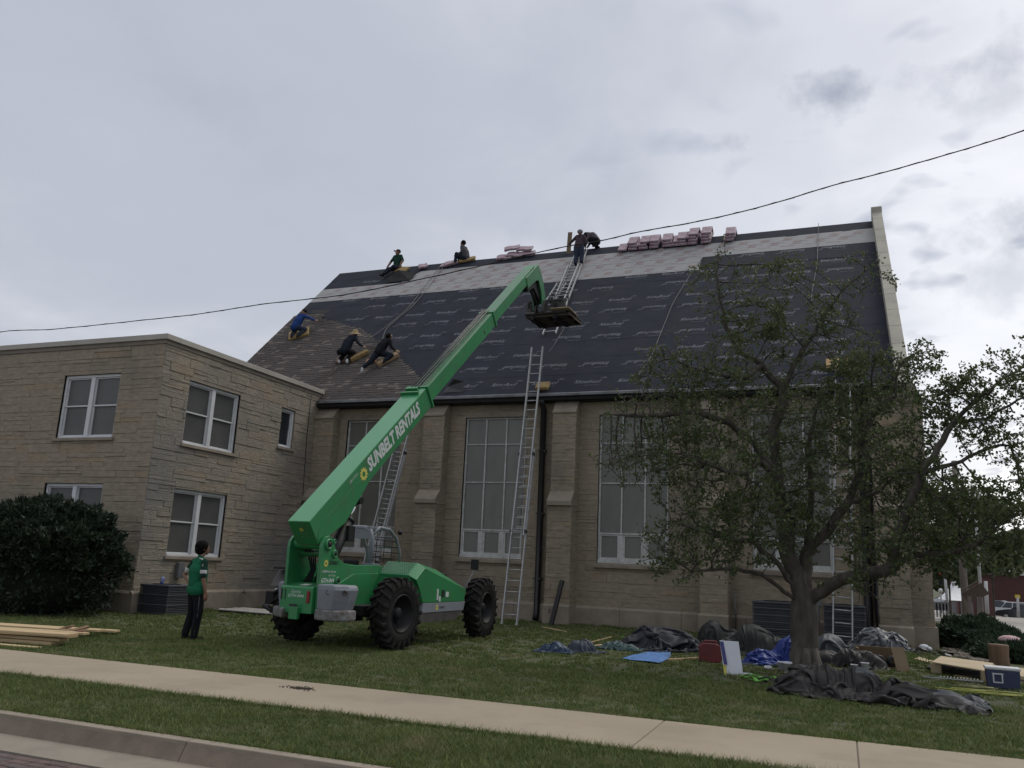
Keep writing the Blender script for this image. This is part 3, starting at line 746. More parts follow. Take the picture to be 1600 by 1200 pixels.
cf = MB(); cf.box(-34, AX+.04, AY-.04, AY+.3, 6.93, 7.04); cf.box(AX-.3, AX+.04, AY+.3, 23.84, 6.93, 7.04)
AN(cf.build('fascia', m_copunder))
cf = MB(); cf.box(-34, AX-.3, AY+.3, 23.9, 6.9, 6.98); AN(cf.build('flat_roof', m_gutter))
def dh_window(o, u, n, w, z0, z1, double=True):
    """double-hung pair in a stone opening: o = left corner of opening at the wall face"""
    o = Vector(o); u = Vector(u); n = Vector(n)
    def B(mb, a0, a1, d0, d1, c0, c1, mi=0):
        p = [o+u*a+n*d for a in (a0, a1) for d in (d0, d1)]
        xs = [q.x for q in p]; ys = [q.y for q in p]
        mb.box(min(xs), max(xs), min(ys), max(ys), c0, c1, mi)
    f = MB(); t = .075
    B(f, 0, t, -.14, -.06, z0, z1); B(f, w-t, w, -.14, -.06, z0, z1); B(f, t, w-t, -.14, -.06, z1-t, z1); B(f, t, w-t, -.14, -.04, z0, z0+.06)
    bays = [(t, w/2-.07), (w/2+.07, w-t)] if double else [(t, w-t)]
    if double: B(f, w/2-.07, w/2+.07, -.14, -.05, z0+.06, z1-t)
    g = MB()
    for a, b in bays:
        zm = (z0+z1)/2+.02
        for s0, s1, dd in ((zm-.02, z1-t, -.12), (z0+.06, zm+.02, -.14)):
            if double or s0 > z0+.2:
                pass
            B(f, a, a+.035, dd-.03, dd+.02, s0, s1); B(f, b-.035, b, dd-.03, dd+.02, s0, s1)
        if double: B(f, a+.035, b-.035, -.15, -.095, zm-.02, zm+.02)
        B(f, a+.035, b-.035, -.15, -.10, z1-t-.035, z1-t); B(f, a+.035, b-.035, -.17, -.12, z0+.06, z0+.10)
        P = [o+u*(a+.03)-n*.135, o+u*(b-.03)-n*.135]
        for s0, s1, k in ((zm, z1-t, .0), (z0+.08, zm, -.012)):
            g.add([(P[0].x+n.x*k, P[0].y+n.y*k, s0), (P[1].x+n.x*k, P[1].y+n.y*k, s0), (P[1].x+n.x*k, P[1].y+n.y*k, s1), (P[0].x+n.x*k, P[0].y+n.y*k, s1)], [(0, 1, 2, 3)])
    fo = AN(f.build('window', m_white, bevel=.006))
    g.build('pane', m_screen if double else m_glass, fo, fix=False)
    r = MB(); q = [o, o+u*w]
    for p in q: r.add([(p.x, p.y, z0), (p.x-n.x*.3, p.y-n.y*.3, z0), (p.x-n.x*.3, p.y-n.y*.3, z1), (p.x, p.y, z1)], [(0, 1, 2, 3)])
    a_, b_ = q; r.add([(a_.x, a_.y, z1), (b_.x, b_.y, z1), (b_.x-n.x*.3, b_.y-n.y*.3, z1), (a_.x-n.x*.3, a_.y-n.y*.3, z1)], [(0, 1, 2, 3)])
    r.build('reveal', m_trim, fo, fix=False)
    s_ = MB(); B(s_, -.08, w+.08, -.12, .07, z0-.085, z0-.002); s_.build('sill', m_trim, fo, bevel=.006)
    return fo
for a, b, c, d in FW: dh_window((a, AY, 0), (1, 0, 0), (0, -1, 0), b-a, c, d)
for i, (a, b, c, d) in enumerate(SW): dh_window((AX, a, 0), (0, 1, 0), (1, 0, 0), b-a, c, d, double=(i < 2))
# thin cable stapled down the annex wall
cb = MB(); cb.tube([(AX+.03, 23.2, 6.9), (AX+.035, 23.15, 5.5), (AX+.03, 23.25, 3.5), (AX+.035, 23.1, 1.2), (AX+.13, 23.1, .3)], .012, 5)
AN(cb.build('wall_cable', m_pipe))
# grey meter box and tap on the annex side wall
bx = MB(); bx.box(AX+.03, AX+.14, 17.9, 18.12, .85, 1.25); AN(bx.build('meter_box', m_gutter, bevel=.01))
# ------------------------------------------------------------------ telescopic handler
TH = radians(2.0)
TO = Vector((-7.58-1.07*cos(TH), 13.85+1.07*sin(TH), 0))
tele = empty('telescopic_handler', TO, -TH, 'green telescopic handler with its long boom raised to the roof', 'telehandler')
def wheel(x, y, side, steer=0.0):
    R0, W = .640, .36
    w = MB()
    # tyre carcass as a lathe about x
    prof = [(.335, -W/2+.03), (.40, -W/2), (.53, -W/2+.005), (.585, -W/2+.04), (.595, 0), (.585, W/2-.04), (.53, W/2-.005), (.40, W/2), (.335, W/2-.03)]
    w.lathe(prof, (0, 0, 0), (1, 0, 0), 40, 0)
    for k in range(44):                       # chevron lugs
        s = 1 if k % 2 else -1; a = 2*pi*k/44
        def P(ang, r, xx): return Vector((xx, r*cos(ang), r*sin(ang)))
        da = .16; x0 = -s*.015; x1 = s*(W/2+.004); wd = .050
        vs = []
        for (ang, xx, rb, rt) in ((a, x0, .57, .638), (a+da*.55, s*W*.26, .57, R0), (a+da, x1-s*.01, .53, .628), (a+da*1.05, x1, .47, .55)):
            for dd in (-wd, wd): vs += [P(ang+dd, rb, xx), P(ang+dd*.8, rt, xx)]
        fs = []
        for i in range(3):
            b = i*4; fs += [(b+1, b+5, b+7, b+3), (b, b+4, b+5, b+1), (b+2, b+3, b+7, b+6)]
        fs += [(0, 1, 3, 2), (12, 14, 15, 13)]
        w.add(vs, fs, 0)
        # sidewall block
        for ss in (-1, 1):
            pass
    for k in range(52):                       # solid tyre side apertures
        a = 2*pi*k/52
        for ss in (-1, 1): w.obox((ss*(W/2+.001), .475*cos(a), .475*sin(a)), (.012, .045, .020), (1, 0, 0), (0, cos(a), sin(a)), 0)
    o = w.build('wheel', m_rubber, tele); o.location = (x, y, R0); o.rotation_euler = (0, 0, steer)
    r = MB(); s = side
    r.lathe([(.345, -s*W*.44), (.345, s*W*.44), (.325, s*W*.46), (.31, s*W*.42), (.30, -s*.06), (.20, -s*.09), (.12, -s*.06), (.10, s*.08), (.07, s*.10), (.001, s*.10)], (0, 0, 0), (1, 0, 0), 32, 0)
    for k in range(8):
        a = 2*pi*k/8; r.lathe([(.016, -s*.09), (.016, -s*.045), (.001, -s*.044)], (0, .225*cos(a), .225*sin(a)), (1, 0, 0), 6)
    r.build('rim', m_dark, o)
    return o
wheel(1.06, 0, 1, radians(-4)); wheel(-1.06, 0, -1, radians(-4)); wheel(1.06, 3.62, 1, radians(3)); wheel(-1.06, 3.62, -1, radians(3))

# chassis: two side plates joined by cross members, pivot towers at the rear
fm = MB()
tower = [(-1.33, .60), (-1.35, 1.10), (-1.36, 1.74), (-1.34, 1.84), (-1.27, 1.92), (-1.17, 1.95), (-1.06, 1.92), (-.99, 1.84), (-.93, 1.68), (-.82, 1.56), (-.66, 1.49), (-.42, 1.455), (.45, 1.47), (1.2, 1.42), (2.6, 1.12), (3.9, 1.02), (4.05, .85), (4.0, .62), (3.1, .52), (.6, .52), (-.5, .60)]
# wheel arch cut on the underside
fm.prism(tower, 'x', .25, .31); fm.prism(tower, 'x', -.43, -.37)
fm.box(-.37, .25, -1.30, 3.9, .62, .98); fm.box(-.37, .25, -.2, .6, .98, 1.2)
fm.box(-.37, .25, 2.9, 3.9, .98, 1.02)
fmo = fm.build('chassis', m_green, tele, bevel=.008)
b = MB()   # bosses and pins
for (y, z, r) in ((-1.185, 1.80, .085), (-.985, 1.645, .06), (-.83, 1.18, .06), (-1.03, 1.86, .035)):
    b.lathe([(r*1.15, -.38-.06), (r*1.15, .31), (r*1.15, .345), (r, .35), (r*.75, .35), (r*.72, .335), (.001, .335)], (0, y, z), (1, 0, 0), 20)
b.build('pivot_boss', m_green, tele)
for (y, z, r) in ((-1.185, 1.80, .05), (-.985, 1.645, .035), (-.83, 1.18, .036)):
    MB().lathe([(r, .33), (r, .356), (.001, .357)], (0, y, z), (1, 0, 0), 14).build('pivot_pin', m_dark, tele)
# rear green box between the plates
rb = MB()
rb.prism([(-1.42, .62), (-1.42, 1.05), (-1.40, 1.07), (-1.0, 1.13), (-1.0, .62)], 'x', -.425, .245)
rb.box(-.16, .02, -1.50, -1.42, .52, .72)
rbo = rb.build('rear_cover', m_green, tele, bevel=.01)
for q in ((-.15, .01, -1.51, -1.503, .735, .775), (-.415, -.385, -1.428, -1.421, .84, 1.02), (-.33, -.315, -1.428, -1.421, .84, 1.02)): MB().box(*q).build('slot', m_blkdecal, rbo)
for x in (.14,): MB().box(x, x+.06, -1.45, -1.415, .80, 1.0).build('tail_lamp', m_redlens, tele, bevel=.01)
# counterweights each side of the tail
for s in (1, -1):
    w = MB()
    x0, x1 = (.315, .90) if s > 0 else (-.435, -.66)
    xa, xb = min(x0, x1), max(x0, x1)
    def ring(z, q):
        if s > 0: return [(xa+.0, -1.40+q*.2, z), (xb-.18-q, -1.44+q*.4, z), (xb-q*1.1, -1.26+q*.3, z), (xb-q*1.1, -.98, z), (xa, -.98, z)]
        return [(xa+q*.6, -1.22+q*.3, z), (xb, -1.37, z), (xb, -.98, z), (xa+q*.6, -.98, z)]
    w.loft([ring(.70, .09), ring(.86, .045), ring(1.04, .01), ring(1.10, .03), ring(1.125, .07)], 0, False)
    wo = w.build('counterweight', m_machgrey, tele, bevel=.03)
    wo.modifiers['bevel'].segments = 4
    k = MB(); k.prism([(xa-.02, -1.40), (xb-.12, -1.46), (xb-.01, -1.28), (xb-.01, -1.0), (xa-.02, -1.0)], 'z', .53, .71) if s > 0 else k.prism([(xa-.06, -1.22), (xb+.14, -1.50), (xb+.14, -1.1), (xa-.06, -1.0)], 'z', .53, .70)
    ko = k.build('bumper', m_scuff, tele, bevel=.03)
    if s > 0:
        h = MB()
        for xx, yy, q in ((.56, -1.415, 0), (.85, -1.345, 1)): h.lathe([(.045, -.012), (.045, .006), (.030, .006), (.028, -.004), (.001, -.004)], (xx, yy, 1.0), (.3*q, -1, 0), 16)
        h.build('recess', m_steel, wo)
# axles
ax = MB()
for y in (0, 3.62):
    ax = MB(); ax.tube([(-.95, y, .64), (.95, y, .64)], .11, 12); ax.box(-.25, .25, y-.2, y+.2, .45, .85); ax.build('axle', m_dark, tele)
MB().box(-.6, .75, -.6, .45, .60, .76).build('axle_guard', m_dark, tele)
# wheel well and mudguard strip of the chassis side
mg = MB()
pts = [( .62*cos(a)-.02, .62+.62*sin(a)) for a in [radians(t) for t in range(120, 200, 8)]]
mg.tube([(.35, -.62+p[0]*.3+.2, p[1]*.75+.1) for p in pts], .012, 6); mg.build('guard_rod', m_green, tele)
sc_ = MB(); sc_.prism([(-1.0, .66), (-1.0, 1.05), (-.35, 1.30), (.5, 1.32), (.55, .9), (.35, .62)], 'x', .31, .34); sc_.build('side_plate', m_green, tele, bevel=.006)

# engine pod on the right side, between the wheels
pod = MB()
A = (.33, .80, 1.555); B_ = (.98, .84, 1.545); C_ = (.98, .52, 1.315); D_ = (.31, .50, 1.325)     # grille face
E_ = (1.14, .86, 1.455); F_ = (1.14, .54, 1.235)                                            # chamfer
vs = [A, B_, C_, D_, E_, F_,
      (.33, 1.95, 1.50), (.98, 1.60, 1.43), (1.14, 2.70, 1.04), (.60, 2.85, 1.15), (.33, 2.9, 1.16),   # 6..10 top front
      (1.14, .86, .80), (1.14, 2.62, .80), (.33, 2.9, .80), (.31, .50, .80), (1.14, .74, 1.02), (.98, .56, 1.1)]
fs = [(0, 3, 2, 1), (1, 2, 5, 4), (0, 1, 7, 6), (1, 4, 8, 7), (6, 7, 9, 10), (7, 8, 9), (4, 5, 15, 11), (4, 11, 12, 8), (8, 12, 13, 10, 9), (3, 14, 16, 2), (2, 16, 15, 5), (16, 14, 11, 15), (14, 13, 12, 11), (0, 6, 10, 13, 14, 3)]
pod.add(vs, fs)
podo = pod.build('engine_cover', m_green, tele, bevel=.012)
gl = MB(); Av, Bv, Cv, Dv = map(Vector, (A, B_, C_, D_)); nn = (Bv-Av).cross(Dv-Av).normalized()
if nn.z < 0: nn = -nn
for i in range(15):          # expanded-metal bars over a dark opening
    for j in range(9):
        u = (i+.5+(j % 2)*.5)/16.2+.01; v_ = (j+.55)/9.6+.02
        p = Av.lerp(Bv, u).lerp(Dv.lerp(Cv, u), v_)+nn*.004; ex = (Bv-Av).normalized(); ey = (Dv-Av).normalized()
        gl.add([p-ex*.017, p-ey*.014, p+ex*.017, p+ey*.014], [(0, 1, 2, 3)])
gl.build('grille', m_blkdecal, podo, fix=False)
lo = MB(); lo.prism([(.80, .62), (.86, .795), (2.66, .795), (2.60, .62)], 'x', .4, 1.15); lo.build('side_skirt', m_machgrey, tele, bevel=.006)
lo = MB(); lo.prism([(.74, .44), (.80, .618), (2.60, .618), (2.25, .44)], 'x', .4, 1.14); lo.build('fuel_tank', m_steel, tele, bevel=.006)
st = MB()
st.box(1.141, 1.146, 1.60, 1.72, .90, 1.04, 0); st.build('latch_recess', m_blkdecal, podo)
for q in ((1.40, 1.46, .85, 1.06), (1.49, 1.56, .82, .92), (1.78, 1.90, .90, 1.0)): MB().box(1.141, 1.147, *q).build('warning_label', m_decal, podo)
ex = MB(); ex.tube([(.62, 1.9, 1.35), (.62, 1.9, 1.50)], .06, 10); ex.box(.5, .8, 2.3, 2.42, 1.2, 1.33); ex.build('exhaust', m_dark, tele)
# mirror on a rod ahead of the front wheel
mr = MB(); mr.tube([(1.0, 2.75, .95), (1.06, 3.0, 1.25), (1.12, 3.1, 1.45)], .010, 6); mr.build('mirror_arm', m_machgrey, tele)
MB().obox((1.12, 3.1, 1.56), (.17, .035, .22), (1, .2, 0)).build('mirror', m_dark, tele, bevel=.01)

# cab: open roll-over structure on the left side
cbm = MB()
yR, xL, xR = 1.10, -1.12, -.22
def arch(y, x0, x1, z0, z1, r=.035, back=0.0): 
    return [(x0, y, z0), (x0, y+back*.5, z1-.22), (x0+.05, y+back, z1-.07), (x0+.18, y+back, z1), (x1-.18, y+back, z1), (x1-.05, y+back, z1-.07), (x1, y+back*.5, z1-.22), (x1, y, z0)]
cbm.tube(arch(1.10, -1.10, -.26, 1.45, 2.20), .050, 10)
cbm.box(-1.02, -.30, 1.06, 1.16, 1.98, 2.22); cbm.box(-1.0, -.36, 1.16, 1.9, 2.17, 2.20)
cbm.tube([(-.26, 1.12, 2.06), (-.26, 1.35, 2.22), (-.26, 1.75, 2.20), (-.27, 2.05, 2.04), (-.28, 2.25, 1.75), (-.30, 2.33, 1.42)], .032, 10)
cbm.tube([(-1.10, 1.12, 2.06), (-1.10, 1.35, 2.22), (-1.10, 1.75, 2.20), (-1.10, 2.05, 2.04), (-1.10, 2.25, 1.75), (-1.10, 2.33, 1.42)], .032, 10)
cbm.tube([(-.26, 1.18, 2.1), (-1.1, 1.18, 2.1)], .02, 6)
for y, z in ((1.45, 2.215), (1.75, 2.20), (2.02, 2.05), (2.2, 1.84)): cbm.tube([(-1.1, y, z), (-.26, y, z)], .018, 6)
cbm.box(-.38, -.16, 1.0, 1.3, 1.40, 1.50); cbm.build('roll_cage', m_machgrey, tele)
gd = MB()
for z in (1.62, 1.74, 1.86, 1.98): gd.tube([(-.26, 1.14, z), (-.28, 2.18, z-.02)], .011, 6)
for y in (1.3, 1.6, 1.9): gd.tube([(-.27, y, 1.5), (-.265, y, 2.15)], .008, 5)
gd.build('cage_guard', m_dark, tele)
se = MB(); se.box(-.95, -.5, 1.2, 1.7, 1.08, 1.20); se.prism([(1.15, 1.2), (1.25, 1.2), (1.2, 1.56), (1.1, 1.56)], 'x', -.93, -.58); se.build('seat', m_dark, tele, bevel=.04)
swl = MB(); swl.lathe([(.17, -.012), (.185, 0), (.17, .012)], (-.72, 2.0, 1.55), (0, -.6, 1), 20); swl.tube([(-.72, 2.0, 1.55), (-.72, 2.15, 1.3)], .02, 6); swl.build('steering_wheel', m_dark, tele)
cf_ = MB(); cf_.prism([(.55, .7), (.55, 1.22), (1.0, 1.38), (2.35, 1.38), (2.6, 1.1), (2.9, .7)], 'x', -1.15, -.44); cf_.build('cab_tub', m_green, tele, bevel=.01)
MB().ball((-.30, 2.25, 2.16), .055, 10).build('work_lamp', m_dark, tele)
lf = MB(); lf.prism([(-.78, 1.02), (-.55, 1.30), (.1, 1.32), (.3, 1.02)], 'x', -1.2, -.72); lf.build('left_tank', m_steel, tele, bevel=.01)
MB().box(-1.18, -.74, -.74, .05, 1.33, 1.37).build('tank_lid', m_dark, tele, bevel=.008)
lw = MB(); lw.box(-1.45, -1.25, -.3, .1, .62, .98); lw.tube([(-1.3, -.35, .5), (-1.75, -.2, .62)], .05, 8); lw.box(-1.62, -1.42, -.35, -.18, .66, .9); lw.build('hydraulic_fitting', m_dark, tele, bevel=.01)
mm = MB(); mm.box(-1.40, -1.30, -.36, -.31, .86, .96); mm.build('fitting_cap', m_decal, tele)
# hoses in the tail
hs = MB()
for k in range(4): 
    x = -.28+k*.05; hs.tube([(x, -1.05, 1.05), (x, -.80-k*.03, 1.35), (x+.02, -.95, 1.6), (x+.05, -1.15, 1.72)], .016, 6)
hs.build('hydraulic_hose', m_dark, tele)

# ---- boom
e0 = Vector((0, -1.66, 2.16)); BE = radians(40.2); bd = Vector((0, cos(BE), sin(BE))); bn = Vector((0, -sin(BE), cos(BE)))
def BP(x, a, n): p = e0 + bd*a + bn*n; return Vector((x, p.y, p.z))
def boom_box(mb, xa, xb, a0, a1, n0, n1, mi=0):
    vs = [BP(x, a, n) for n in (n0, n1) for a in (a0, a1) for x in (xa, xb)]
    mb.add(vs, [(0, 2, 3, 1), (4, 5, 7, 6), (0, 1, 5, 4), (2, 6, 7, 3), (0, 4, 6, 2), (1, 3, 7, 5)], mi)
s1 = MB()
side = [(0, 0), (4.92, 0), (4.92, -.46), (1.95, -.46), (1.30, -.58), (.85, -.66), (.35, -.56), (0.0, -.49)]
vs = [BP(x, a, n) for x in (-.24, .22) for a, n in side]; n_ = len(side)
s1.add(vs, [tuple(range(n_-1, -1, -1)), tuple(range(n_, 2*n_))] + [(i, (i+1) % n_, n_+(i+1) % n_, n_+i) for i in range(n_)])
for a, b_ in ((4.86, 4.92),):
    boom_box(s1, -.275, .255, a, b_, -.50, .035)
bo1 = s1.build('boom', m_green, tele, bevel=.008)
tp = MB(); boom_box(tp, -.235, .215, .01, 4.85, .0, .004); tp.build('boom_lit_top', mat('green_paint_lit', (0.05, 0.26, 0.105), (0.042, 0.235, 0.092), 1.2, 0.35, coat=0.3), bo1)  # thin sheet in brighter green: light falling on the boom top, painted in
fl_ = MB(); boom_box(fl_, -.27, .17, 4.55, 4.60, .0, .075); boom_box(fl_, -.2, .10, 4.68, 4.74, .01, .10); fl_.build('boom_bracket', m_green, bo1, bevel=.005)
# reinforcing plate edge on the boom side (weld line)
wl_ = MB()
path = [(.0, -.44), (.12, -.30), (.42, -.22), (1.0, -.26), (1.5, -.25), (1.8, -.34), (2.15, -.37)]
for (a, n), (c, d_) in zip(path, path[1:]): 
    wl_.bar(BP(.222, a, n), BP(.222, c, d_), .006, .012, (1, 0, 0))
wl_.build('weld_edge', mat('green_paint_light', (0.05, 0.23, 0.10), None, 3, 0.5), bo1)
s2 = MB(); boom_box(s2, -.195, .180, 4.5, 9.18, -.405, -.045)
boom_box(s2, -.22, .205, 9.10, 9.18, -.44, -.01)
bo2 = s2.build('mid_boom', m_green, tele, bevel=.006)
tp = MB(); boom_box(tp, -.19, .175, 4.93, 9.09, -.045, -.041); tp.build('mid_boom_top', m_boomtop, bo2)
pi_ = MB()
for x, n in ((-.13, .03), (-.05, .035), (.03, .03)): pi_.tube([BP(x, 4.7, n), BP(x, 9.25, n-.03)], .018, 6)
pi_.build('boom_pipe', m_steel, bo2)
s3 = MB(); boom_box(s3, -.15, .140, 8.9, 12.75, -.375, -.085)
bo3 = s3.build('fly_boom', m_green, tele, bevel=.006)
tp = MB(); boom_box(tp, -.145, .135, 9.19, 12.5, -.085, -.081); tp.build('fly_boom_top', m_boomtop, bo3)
for a, n in ((8.35, -.27), (12.0, -.25)):
    hl = MB(); boom_box(hl, .13, .1825 if a < 9 else .1425, a, a+.055, n-.05, n+.05); hl.build('boom_slot', m_blkdecal, bo3)
jb = MB()   # drop-nose jib, (y,z) outline
out = [(8.02, 10.13), (8.42, 10.46), (8.60, 10.37), (8.92, 10.05), (9.02, 9.83), (9.22, 9.42), (9.10, 9.20), (8.92, 9.20), (8.86, 9.45), (8.75, 9.72), (8.52, 9.98), (8.38, 9.95), (7.72, 9.48), (7.55, 9.74)]
for xa, xb in ((-.17, -.13), (.12, .16)): jb.prism(out, 'x', xa, xb)
jb.prism([(7.99, 10.10), (8.42, 10.465), (8.6, 10.375), (8.92, 10.055), (9.02, 9.835), (9.2, 9.47), (9.14, 9.44), (8.97, 9.80), (8.88, 10.0), (8.56, 10.32), (8.42, 10.40), (8.02, 10.05)], 'x', -.13, .12)
jb.build('boom_nose', mat('green_paint_nose', (0.04, 0.18, 0.075), (0.032, 0.155, 0.062), 1.6, 0.42, coat=0.2), tele, bevel=.006)
MB().prism([(7.8, 9.5), (8.35, 9.9), (8.5, 9.95), (8.85, 9.5), (8.8, 9.45), (8.3, 9.7), (7.9, 9.44)], 'x', -.10, .09).build('nose_lining', m_dark, tele)
cy = MB(); cy.tube([(0, 8.35, 9.75), (0, 8.72, 9.3)], .045, 10); cy.tube([(0, 8.72, 9.3), (0, 8.9, 9.12)], .025, 8); cy.build('tilt_cylinder', m_dark, tele)
# lift cylinder
lc = MB(); P0 = Vector((.05, -.96, 1.15)); P1 = BP(.05, 1.72, -.66)
P1 = Vector((.10, -.08, 2.66)); d_ = (P1-P0)
lc.tube([P0, P0+d_*.74], .115, 16); lc.tube([P0+d_*.72, P0+d_*.76], .125, 16)
lco = lc.build('lift_cylinder', m_dark, tele)
r_ = MB(); r_.tube([P0+d_*.75, P1], .038, 12); r_.build('cylinder_rod', m_chrome, lco)
r_ = MB(); r_.ball(P1, .085, 12); r_.lathe([(.07, -.1), (.07, .1)], P1, (1, 0, 0), 14, caps=True); r_.build('rod_end', m_dark, lco); r_ = MB(); r_.obox(P0+d_*.60+Vector((.09, .06, -.03)), (.14, .2, .28)); r_.build('cylinder_fitting', m_dark, lco, bevel=.01)
# carriage and fork platform
ca = MB(); YC = 9.05
for x0, x1 in ((-.43, -.05), (.20, .84)): 
    ca.box(x0, x1, YC, YC+.05, 9.16, 9.30); ca.box(x0, x0+.06, YC, YC+.05, 9.30, 9.50); ca.box(x1-.06, x1, YC, YC+.05, 9.30, 9.50); ca.box(x0, x1, YC, YC+.05, 9.50, 9.55)
    ca.box(x0+.12 if x0 > 0 else x0+.02, x1-.08, YC+.055, YC+.07, 9.28, 9.50)
ca.box(-.45, .86, YC, YC+.08, 9.08, 9.16)
for x in (-.06, .18): ca.prism([(YC-.25, 9.12), (YC-.12, 9.5), (YC, 9.55), (YC, 9.08)], 'x', x-.02, x+.02)
ca.tube([(-.45, YC-.05, 9.12), (.86, YC-.05, 9.12)], .045, 10)
for x in (.35, .80): ca.tube([(x, YC+.35, 9.2), (x, YC+.35, 9.92)], .016, 6)
ca.tube([(.0, YC+.35, 9.78), (.82, YC+.35, 9.82)], .016, 6); ca.tube([(.0, YC+.35, 9.78), (-.38, YC+.35, 9.66), (-.42, YC+.05, 9.5)], .014, 6)
ca.tube([(.35, YC+.35, 9.90), (.8, YC+.35, 9.92)], .012, 6)
ca.build('carriage', m_steel, tele)
for x in (-.22, .52): 
    f_ = MB(); f_.prism([(YC-.04, 9.4), (YC-.0, 9.4), (YC, 8.97), (YC+1.15, 8.99), (YC+1.15, 8.975), (YC-.04, 8.93)], 'x', x-.06, x+.06); f_.build('fork', m_dark, tele, bevel=.004)

# ---- lettering and emblems
def sun_emblem(mb, c, u, v, R, teeth=11, mi=0):
    c = Vector(c); u = Vector(u); v = Vector(v); pts = []
    for k in range(teeth*2):
        a = 2*pi*k/(teeth*2); r = R if k % 2 == 0 else R*.70
        pts.append(c+u*(r*cos(a+.12*(k % 2 == 0)))+v*(r*sin(a+.12*(k % 2 == 0))))
    inn = [c+u*(R*.36*cos(2*pi*k/(teeth*2)))+v*(R*.36*sin(2*pi*k/(teeth*2))) for k in range(teeth*2)]
    n = teeth*2; mb.add(pts+inn, [(i, (i+1) % n, n+(i+1) % n, n+i) for i in range(n)], mi)
lt_ = MB()
put_text(lt_, 'SUNBELT RENTALS', BP(.2235, 2.02, -.33), bd, bn, .36, 0, width=2.35, shear=.18, bold=.045)
put_text(lt_, '28117231', BP(.2235, 1.35, -.14), bd, bn, .08, 0)
lt_.build('lettering', m_decal, bo1, fix=False)
em = MB(); sun_emblem(em, BP(.2235, 1.82, -.235), bd, bn, .145); em.build('sun_emblem', m_sun, bo1, fix=False)
# rear face of the boom
bu = Vector((1, 0, 0)); rv = (BP(0, 0, 0)-BP(0, 0, -.49)).normalized(); rc = BP(-.01, -.006, -.17)
em = MB(); sun_emblem(em, rc, bu, rv, .045); em.build('sun_emblem', m_sun, bo1, fix=False)
lt_ = MB(); put_text(lt_, 'SUNBELT', rc-rv*.10-bu*.09, bu, rv, .05, 0, width=.19, shear=.15, bold=.01); put_text(lt_, '28117231', rc-rv*.18-bu*.08, bu, rv, .045, 0, width=.21)
lt_.build('lettering', mat('faded_decal', (0.16, 0.26, 0.19), None, 5, 0.5), bo1, fix=False)
# tower side
Yv = Vector((0, 1, 0)); Zv = Vector((0, 0, 1)); xs = .3135
em = MB(); sun_emblem(em, (xs, -1.20, 1.475), Yv, Zv, .07); em.build('sun_emblem', m_sun, fmo, fix=False)
lt_ = MB(); put_text(lt_, 'SUNBELT', (xs, -1.11, 1.455), Yv, Zv, .085, 0, width=.30, shear=.15, bold=.02); lt_.build('lettering', m_blkdecal, fmo, fix=False)
lt_ = MB(); put_text(lt_, '1-800-No-Sweat', (xs, -1.30, 1.315), Yv, Zv, .062, 0, width=.42, bold=.01); put_text(lt_, '667-9328', (xs, -1.10, 1.25), Yv, Zv, .05, 0, width=.20)
put_text(lt_, 'GTH-844', (xs, -1.30, 1.145), Yv, Zv, .105, 0, width=.38, shear=.2, bold=.02)
lt_.build('lettering', m_decal, fmo, fix=False)
for q in ((.31, .3135, -1.10, -.99, .95, 1.10), (.341, .3435, -.82, -.76, .98, 1.08)): MB().box(*q).build('warning_label', m_decal, fmo)
lt_ = MB(); put_text(lt_, 'Genie', (-.20, -1.4225, .955), bu, Zv, .075, 0, width=.20, shear=.1); put_text(lt_, 'GTH-844', (-.26, -1.4225, .885), bu, Zv, .07, 0, width=.33, shear=.2, bold=.012)
lt_.build('lettering', m_decal, rbo, fix=False)
st = MB(); st.add([(-.12, -1.33, 1.0845), (.04, -1.33, 1.0845), (.04, -1.16, 1.109), (-.12, -1.16, 1.109)], [(0, 1, 2, 3)]); st.build('warning_label', m_decal, rbo, fix=False)
st = MB(); st.box(-.435, -.4315, -1.25, -1.18, 1.42, 1.50); st.build('warning_label', m_decal, fmo)
em = MB(); sun_emblem(em, (1.1515, 1.42, .71), Yv, Zv, .065); em.build('sun_emblem', m_sun, podo, fix=False)
lt_ = MB(); put_text(lt_, 'SUNBELT', (1.1515, 1.50, .685), Yv, Zv, .06, 0, width=.27, shear=.15, bold=.015); lt_.build('lettering', m_blkdecal, podo, fix=False)

def TW(x, y, z):      # machine-local -> world
    c, s = cos(-TH), sin(-TH); return Vector((TO.x+c*x-s*y, TO.y+s*x+c*y, z))
# pallet board on the forks and the wrapped shingle bundle at its end
pl = MB()
for k in range(3): pl.box(-.40+k*.64-.04, -.40+k*.64+.04, 0, 1.15, 0, .09)
pl.box(-.46, .98, -.03, 1.15, .095, .118); pl.box(-.44, .96, .0, 1.12, .0, .09)
for k in (0, .52, 1.05): pl.box(-.46, .98, k, k+.1, -.02, 0)
po = pl.build('pallet', mat('old_wood', (0.10, 0.08, 0.062), (0.06, 0.048, 0.038), 5, 0.9, 0.3, 20)); po.location = TW(0, YC+.02, 9.035); po.rotation_euler = (0, 0, -TH)
tag(po, 'dark timber pallet carried on the forks of the green machine', 'pallet')
